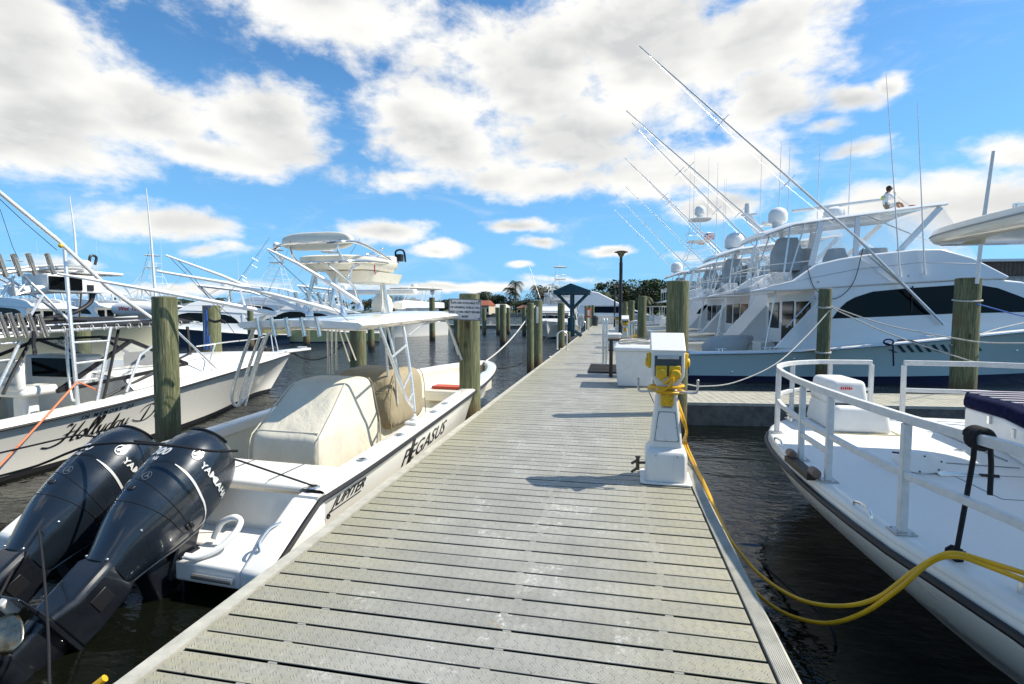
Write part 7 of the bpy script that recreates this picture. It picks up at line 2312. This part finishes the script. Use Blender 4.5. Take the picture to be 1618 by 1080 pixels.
def palm(x, y, h, label, seed=0, cr=1.0, lean=.4):
    rnd = random.Random(seed + 77)
    r = thing('palm_tree', label, 'palm tree', (x, y, .4), rnd.uniform(0, 6), 'palms on the far shore')
    t = MB(); P_ = spline([(0, 0, -.5), (lean * .3, 0, h * .5), (lean, 0, h)], 6); t.tube(P_, [.24 - .09 * i / (len(P_) - 1) for i in range(len(P_))], 8); t.build('trunk', BARK, r)
    f = MB(); n = 26
    for k in range(n):
        a = 2 * pi * k / n * 2.4 + rnd.uniform(-.2, .2); up = rnd.uniform(-.5, 1.0); Lf = 2.6 * cr * rnd.uniform(.85, 1.15)
        d = Vector((cos(a), sin(a), 0)); P2 = []
        for i in range(9):
            q = i / 8; P2.append(Vector((lean, 0, h)) + d * Lf * (q * (1 - .15 * q)) + Vector((0, 0, Lf * (up * q * .8 - (.55 + .35 * max(0, up)) * q * q * 1.1))))
        side = d.cross(Vector((0, 0, 1)))
        for i in range(1, 9):
            for s in (-1, 1):
                for hk in (0, .5):
                    p = P2[i - 1].lerp(P2[i], hk); tn = unit(P2[i] - P2[i - 1]); wl = .62 * cr * sin(pi * (i + hk) / 9.5) + .12
                    tip = p + side * s * wl + tn * wl * .55 - Vector((0, 0, wl * .45))
                    f.add([p, p + tn * .10 * cr, tip], [(0, 1, 2)])
    f.build('crown', LEAF[0] if seed % 2 else LEAF[2], r, smooth=0, recalc=False)
    return r
def sx(px, Y):
    d = px_dir(px, 490); return d.x / d.y * Y
def th(py, px, Y):
    d = px_dir(px, 490); d2 = px_dir(px, py); return H + d2.z / d2.y * Y - .4
TL = [(768, 190, 462, 'low dark tree just right of the notice sign'), (783, 190, 466, 'round russet tree behind the red roof right of the sign'), (797, 195, 470, 'small dark tree left of the tall palm'),
      (838, 185, 474, 'small tree right of the tall palm on the far shore'), (858, 180, 458, 'dark tree behind the bracket piling'), (875, 175, 452, 'dense dark tree behind the tower sport boat'),
      (601, 190, 470, 'dark tree behind the radar pedestal'), (632, 190, 468, 'dark tree between radar and motor yacht'), (575, 190, 474, 'low dark tree behind the near tower legs'),
      (700, 195, 470, 'dark tree behind the motor yacht'), (540, 195, 476, 'low tree behind the yellow hulled yacht'), (655, 192, 469, 'round tree just left of the motor yacht bridge'), (745, 188, 472, 'tree half hidden by the notice sign'), (820, 182, 473, 'low bushy tree at the foot of the tall palm'), (890, 172, 458, 'tall dark tree left of the blue kiosk roof'), (910, 170, 468, 'low tree behind the blue kiosk')]
for i, (px, Y, py, lb) in enumerate(TL):
    h = th(py, px, Y); broad_tree(sx(px, Y), Y, h, max(8, h * 1.45), lb, ((0, 2), (4, 3), (2, 0))[(i * 2 + (1 if i == 1 else 0)) % 3], i)
TR = [(958, 118, 440, .95, 'airy spreading tree right of the kiosk roof', True), (985, 120, 447, 1.1, 'broad green tree behind the black lamp post', False), (1010, 112, 452, 1.0, 'low green tree behind the right pilings', False),
      (1035, 116, 440, 1.0, 'dark pine like tree left of the tallest piling', False), (1052, 122, 446, 1.0, 'dark tree just behind the tallest piling', False), (925, 130, 462, 1.1, 'small tree right of the kiosk roof', False),
      (1000, 135, 444, 1.2, 'rounded green tree behind the lamp post, farther back', False), (1085, 118, 455, 1.0, 'tree behind the white yacht sterns', False), (1130, 120, 470, 1.2, 'low tree behind the yachts at the right', False),
      (945, 112, 470, .8, 'bushy low tree at the end of the dock', False), (970, 110, 474, .9, 'low shrub tree beneath the airy tree', False), (1030, 108, 472, .9, 'low dense tree behind the small boats', False)]
for i, (px, Y, py, wk, lb, airy) in enumerate(TR):
    h = th(py, px, Y); broad_tree(sx(px, Y), Y, h, h * 1.15 * wk, lb, ((1, 0), (0, 3), (2, 0))[i % 3], 40 + i, 1.0, airy)
for i, (px, Y, py, cr, lb) in enumerate(((815, 188, 446, 1.6, 'tall windswept palm on the far shore, highest of its cluster'), (806, 190, 456, 1.5, 'bushy palm just left of the tallest far palm'), (811, 192, 462, 1.4, 'short palm under the tallest far palm'),
                                    (768, 185, 462, 1.1, 'small palm beside the red roof right of the notice sign'), (851, 176, 452, 1.3, 'palm behind the bracket piling'), (275, 140, 474, 1.1, 'left palm above the grey roofed house'),
                                    (293, 142, 473, 1.2, 'middle palm above the grey roofed house'), (304, 140, 475, 1.1, 'right palm above the grey roofed house'), (345, 120, 472, 1.1, 'palm right of the grey roofed house'),
                                    (948, 105, 463, 1.0, 'palm with a spiky crown at the dock end'), (962, 108, 468, .9, 'short palm beside the thin lamp post'), (1021, 102, 470, .9, 'short palm behind the small boats at the right'), (1000, 104, 478, .8, 'small low palm behind the right pilings'))):
    palm(sx(px, Y), Y, th(py, px, Y), lb, i, cr, .5)
def house(px0, px1, Y, pyr, pye, rc, wc, label, wins=3):
    x0, x1 = sx(px0, Y), sx(px1, Y); L = x1 - x0; ze = th(pye, (px0 + px1) / 2, Y); zr = th(pyr, (px0 + px1) / 2, Y)
    r = thing('house', label, 'house', ((x0 + x1) / 2, Y, .4)); dp = 9
    b = MB(); b.box((0, dp / 2, ze / 2), (L * .94, dp, ze)); b.build('wall', mat('house_wall_' + wc[0], wc[1], .85, vary=.1), r)
    b = MB(); b.loft([rect3(-L / 2, L / 2, -.7, dp + .7, ze), rect3(-L / 2, L / 2, -.7, dp + .7, ze + .15), rect3(-L * .30, L * .30, dp * .35, dp * .65, zr)]); b.build('roof', mat('roof_' + rc[0], rc[1], .85, vary=.25, vscale=2, bump=.4, bscale=6), r)
    for i in range(wins):
        x = -L * .38 + L * .76 * i / max(1, wins - 1)
        b = MB(); b.box((x, -.02, ze * .5), (L * .10, .1, ze * .45)); b.build('window', BLKGLASS, r)
    return r
house(268, 352, 105, 477, 486, ('grey', (.17, .18, .18)), ('white', (.68, .68, .66)), 'white house with a grey hipped roof behind the short piling with blue rope', 4)
house(752, 773, 160, 474, 483, ('red', (.28, .085, .045)), ('cream', (.55, .48, .36)), 'house with an orange red roof just right of the notice sign', 2)
house(816, 850, 170, 481, 487, ('terracotta', (.30, .13, .08)), ('sand', (.45, .38, .27)), 'low house with a terracotta roof below the tall palm', 3)
house(776, 800, 175, 480, 486, ('pale', (.55, .55, .52)), ('white', (.68, .68, .66)), 'low white house between the red roof and the tall palm', 2)
house(940, 1010, 128, 474, 481, ('tan', (.38, .28, .20)), ('cream', (.55, .48, .36)), 'low tan building half hidden by trees behind the dock end', 4)
# a broken tree line far behind the yachts so the horizon is land
rnd = random.Random(3)
b = MB()
for i in range(150):
    x = -420 + i * 4.6; 
    leaf_crown(b, (x + rnd.uniform(-2, 2), 232 + rnd.uniform(-6, 6), 3.0), 4.8, 4, rnd.uniform(2.6, 6.0), 60, .8, rnd, rnd.randint(0, 1))
o = b.build('distant_wood', [LEAF[0], LEAF[2]], None, smooth=0, recalc=False); tag(o, 'low dark wood along the horizon on the far shore', 'wood', kind='stuff')
b = MB()
for i in range(40):
    x = 5 + i * 5.5
    leaf_crown(b, (x + rnd.uniform(-2, 2), 150 + rnd.uniform(-6, 6), 2.2), 4.5, 4, rnd.uniform(2.4, 4.4), 55, .7, rnd, rnd.randint(0, 1))
o = b.build('distant_wood', [LEAF[0], LEAF[2]], None, smooth=0, recalc=False); tag(o, 'dark wood behind the trees at the right', 'wood', kind='stuff')

# ------------------------------------------------------------------ person sitting on the blue yacht's hardtop
def person():
    s0 = BF.at(1398, 331, v=-.35)
    base = BF.o + BF.u * s0.x + BF.v * -.35 + Vector((0, 0, s0.z + .02))
    r_lab = 'person in white long sleeved shirt and sunglasses, holding a mop on the blue yacht'
    J_ = [(0, 0, .12), (.0, 0, .30), (.03, 0, .46), (.07, 0, .56), (.10, 0, .66),                 # pelvis, waist, chest, neck base, head base
          (.14, 0, .745), (.15, 0, .82),                                                    # face, crown
          (.06, -.19, .52), (.22, -.24, .36), (.32, -.12, .55),                                # right arm to mouth
          (.04, .19, .52), (.15, .24, .36), (.31, .06, .44),                                  # left arm resting
          (.10, -.10, .08), (.48, -.12, .22), (.62, -.12, -.02), (.72, -.12, .0),                # legs
          (.10, .10, .08), (.50, .14, .20), (.66, .14, -.0), (.76, .14, .02)]
    E_ = [(0, 1), (1, 2), (2, 3), (3, 4), (4, 5), (5, 6), (3, 7), (7, 8), (8, 9), (3, 10), (10, 11), (11, 12), (0, 13), (13, 14), (14, 15), (15, 16), (0, 17), (17, 18), (18, 19), (19, 20)]
    R_ = [.14, .135, .155, .085, .055, .088, .080, .065, .048, .034, .065, .048, .034, .095, .062, .045, .04, .095, .062, .045, .04]
    # fingers of both hands
    def hand(w, d, curl, fi):
        d = unit(d); sd = unit(d.cross(Vector((0, 0, 1)))); up = sd.cross(d); base_i = len(J_)
        J_.append(tuple(Vector(w) + d * .055)); R_.append(.030); E_.append((fi, base_i))
        for k in range(4):
            o_ = sd * (-.027 + .018 * k); L_ = (.062, .072, .067, .052)[k]
            p1 = Vector(w) + d * .095 + o_; p2 = p1 + d * L_ * .55 - up * curl * .5; p3 = p2 + d * L_ * .3 - up * curl
            i0 = len(J_)
            for p, rr_ in ((p1, .0095), (p2, .0085), (p3, .0075)): J_.append(tuple(p)); R_.append(rr_)
            E_.extend([(base_i, i0), (i0, i0 + 1), (i0 + 1, i0 + 2)])
        i0 = len(J_); t1 = Vector(w) + d * .04 - sd * .045; t2 = t1 + d * .035 - sd * .012 - up * .01
        J_.append(tuple(t1)); R_.append(.011); J_.append(tuple(t2)); R_.append(.009); E_.extend([(base_i, i0), (i0, i0 + 1)])
    hand((.32, -.12, .55), (-.2, .55, .9), .02, 9)
    hand((.31, .06, .44), (.3, -.9, .4), .02, 12)
    me = bpy.data.meshes.new('person'); me.from_pydata(J_, E_, [])
    o = bpy.data.objects.new('person', me); COL.objects.link(o)
    sk = o.modifiers.new('skin', 'SKIN'); sk.use_smooth_shade = True
    for i, v in enumerate(me.skin_vertices[0].data):
        v.radius = (R_[i], R_[i] * (.78 if i in (0, 1, 2) else 1)); v.use_root = (i == 0)
    # torso wider than deep
    for i in (0, 1, 2): me.skin_vertices[0].data[i].radius = (R_[i] * .72, R_[i] * 1.0)
    sb = o.modifiers.new('sub', 'SUBSURF'); sb.levels = 1; sb.render_levels = 2
    skin = mat('skin', (.42, .22, .14), .5); shirt = mat('shirt_white', (.80, .80, .80), .8, bump=.3, bscale=18); shorts = mat('shorts_khaki', (.30, .25, .16), .85)
    dg = bpy.context.evaluated_depsgraph_get()
    m2_ = bpy.data.meshes.new_from_object(o.evaluated_get(dg)); bpy.data.objects.remove(o)
    o = bpy.data.objects.new('person', m2_); COL.objects.link(o)
    m2_.materials.clear()
    for m in (skin, shirt, shorts): m2_.materials.append(m)
    for p in m2_.polygons:
        c = p.center; mi = 0
        if c.z > .14 and c.z < .60 and c.x < .22 + .12: mi = 1
        if (c.x > .30 and c.z < .60) and abs(c.y) < .30 and c.z > .42: mi = 0
        if c.z < .60 and c.z > .16 and c.x < .30: mi = 1
        if c.z <= .20 and c.x < .45 and abs(c.y) < .19: mi = 2
        if abs(c.y) > .16 and c.z < .60 and c.x < .27: mi = 1
        p.material_index = mi; p.use_smooth = True
    o.location = base; o.rotation_euler = (0, 0, BF.a); o.scale = (.8, .8, .8)
    tag(o, r_lab, 'person')
    b = MB()
    b.loft([[Vector((.125 + rx * cos(a) * (1 if cos(a) < .2 else .72), ry * sin(a), z)) for a in [2 * pi * k / 18 for k in range(18)]] for z, rx, ry in ((.70, .085, .080), (.76, .105, .093), (.82, .108, .095), (.87, .09, .08), (.90, .04, .04))])
    b.build('hair', mat('hair_dark', (.045, .022, .012), .7, bump=.5, bscale=60), o)
    b = MB(); b.box((.222, 0, .795), (.02, .13, .035)); b.bar((.21, -.07, .80), (.12, -.085, .80), .01, .012); b.bar((.21, .07, .80), (.12, .085, .80), .01, .012); b.build('sunglasses', BLKGLASS, o, bevel=.004)
    b = MB(); b.ball((.232, 0, .760), .016, 6, k=(1.2, .8, 1.2)); b.build('nose', skin, o)
    b = MB(); b.box((.222, 0, .722), (.012, .045, .008)); b.build('mouth', mat('lips', (.35, .12, .10), .5), o, bevel=.002)
    for s in (-1, 1):
        b = MB(); b.ball((.135, s * .085, .775), .02, 6, k=(1, .5, 1.4)); b.build('ear', skin, o)
    b = MB(); b.ball((-.10, .02, .44), .085, 8, k=(.35, 1, 1)); b.build('shirt_print', mat('shirt_print', (.55, .60, .12), .8), o)
    b = MB(); b.tube([(.26, .02, .66), (.33, -.06, .52), (.74, -.30, .03)], .010, 6); k = b.build('deck_mop', PLASW, None); k.scale = (.8, .8, .8); k.location = base; k.rotation_euler = (0, 0, BF.a)
    tag(k, 'white poled mop with a dark red head, held over the blue yacht hardtop', 'mop')
    h_ = MB(); h_.ball((.80, -.31, .035), .10, 8, k=(1.25, 1, .42)); h_.build('mop_head', mat('mop_red', (.30, .03, .015), .9, bump=.8, bscale=60), k)
person()

# low finger piers out in the basin
def pier(px0, px1, w, label, wd=1.2):
    a = pile_at(px0, w); b_ = pile_at(px1, w); d = b_ - a
    r = thing('finger_pier', label, 'pier', (a + b_) / 2, atan2(d.y, d.x), 'low finger piers in the basin'); L = d.length
    b = MB(); b.box((0, 0, -.04), (L, wd, .08)); b.build('deck', EDGEM, r, bevel=.01)
    b = MB(); b.box((0, 0, -.26), (L * .99, wd * .9, .30)); b.build('float', FASCIA, r)
    return r
pier(744, 852, 60, 'low grey floating pier among the far pilings right of the notice sign')
pier(690, 742, 62, 'low grey floating pier behind the white motor yacht bow')
pier(1090, 1180, 21.5, 'light dock walkway between the blue yacht and the second yacht', 1.3) if False else None

# ------------------------------------------------------------------ separate pieces of one part become parts of their own
def split_pieces():
    skip = ('lettering', 'tube_frame', 'tuna_tower', 'emblem', 'tower_rail', 'propeller', 'control_hose', 'spreader', 'hull', 'gearcase', 'decking', 'vent_slat')
    bpy.context.view_layer.update()
    for o in list(bpy.data.objects):
        if o.type != 'MESH' or o.parent is None or o.get('kind'): continue
        top = o
        while top.parent: top = top.parent
        if top.get('kind') in ('structure', 'stuff'): continue
        if any(k in o.name for k in skip): continue
        if len(o.data.vertices) > 6000 or o.children: continue
        me = o.data
        n = len(me.vertices); par = list(range(n))
        def find(a):
            while par[a] != a: par[a] = par[par[a]]; a = par[a]
            return a
        for e in me.edges:
            a, b_ = find(e.vertices[0]), find(e.vertices[1])
            if a != b_: par[a] = b_
        isl = {}
        for i in range(n): isl.setdefault(find(i), []).append(i)
        if len(isl) < 2: continue
        boxes = []
        for k, idx in isl.items():
            cs = [me.vertices[i].co for i in idx]
            boxes.append([idx, [min(c[q] for c in cs) for q in range(3)], [max(c[q] for c in cs) for q in range(3)]])
        # join islands that touch or nearly touch
        m = len(boxes); pp = list(range(m))
        def f2(a):
            while pp[a] != a: pp[a] = pp[pp[a]]; a = pp[a]
            return a
        if m > 120: continue
        for i in range(m):
            for j in range(i + 1, m):
                A, B_ = boxes[i], boxes[j]
                gap = sqrt(sum(max(0, A[1][q] - B_[2][q], B_[1][q] - A[2][q]) ** 2 for q in range(3)))
                size = max(max(A[2][q] - A[1][q] for q in range(3)), max(B_[2][q] - B_[1][q] for q in range(3)))
                if gap < .35 * size: pp[f2(i)] = f2(j)
        groups = {}
        for i in range(m): groups.setdefault(f2(i), []).extend(boxes[i][0])
        if len(groups) < 2: continue
        lab = {}
        for g, idx in groups.items():
            for i in idx: lab[i] = g
        polys = {g: [] for g in groups}
        for p in me.polygons: polys[lab[p.vertices[0]]].append(p.index)
        first = True
        src = me.copy()
        for g in groups:
            keep = set(groups[g])
            nm = src.copy()
            bm = bmesh.new(); bm.from_mesh(nm); bm.verts.ensure_lookup_table()
            bmesh.ops.delete(bm, geom=[v for v in bm.verts if v.index not in keep], context='VERTS')
            bm.to_mesh(nm); bm.free()
            if first:
                o.data = nm; first = False
            else:
                c = o.copy(); c.data = nm; COL.objects.link(c)
split_pieces()
for cu in list(bpy.data.curves):
    if cu.users == 0: bpy.data.curves.remove(cu)
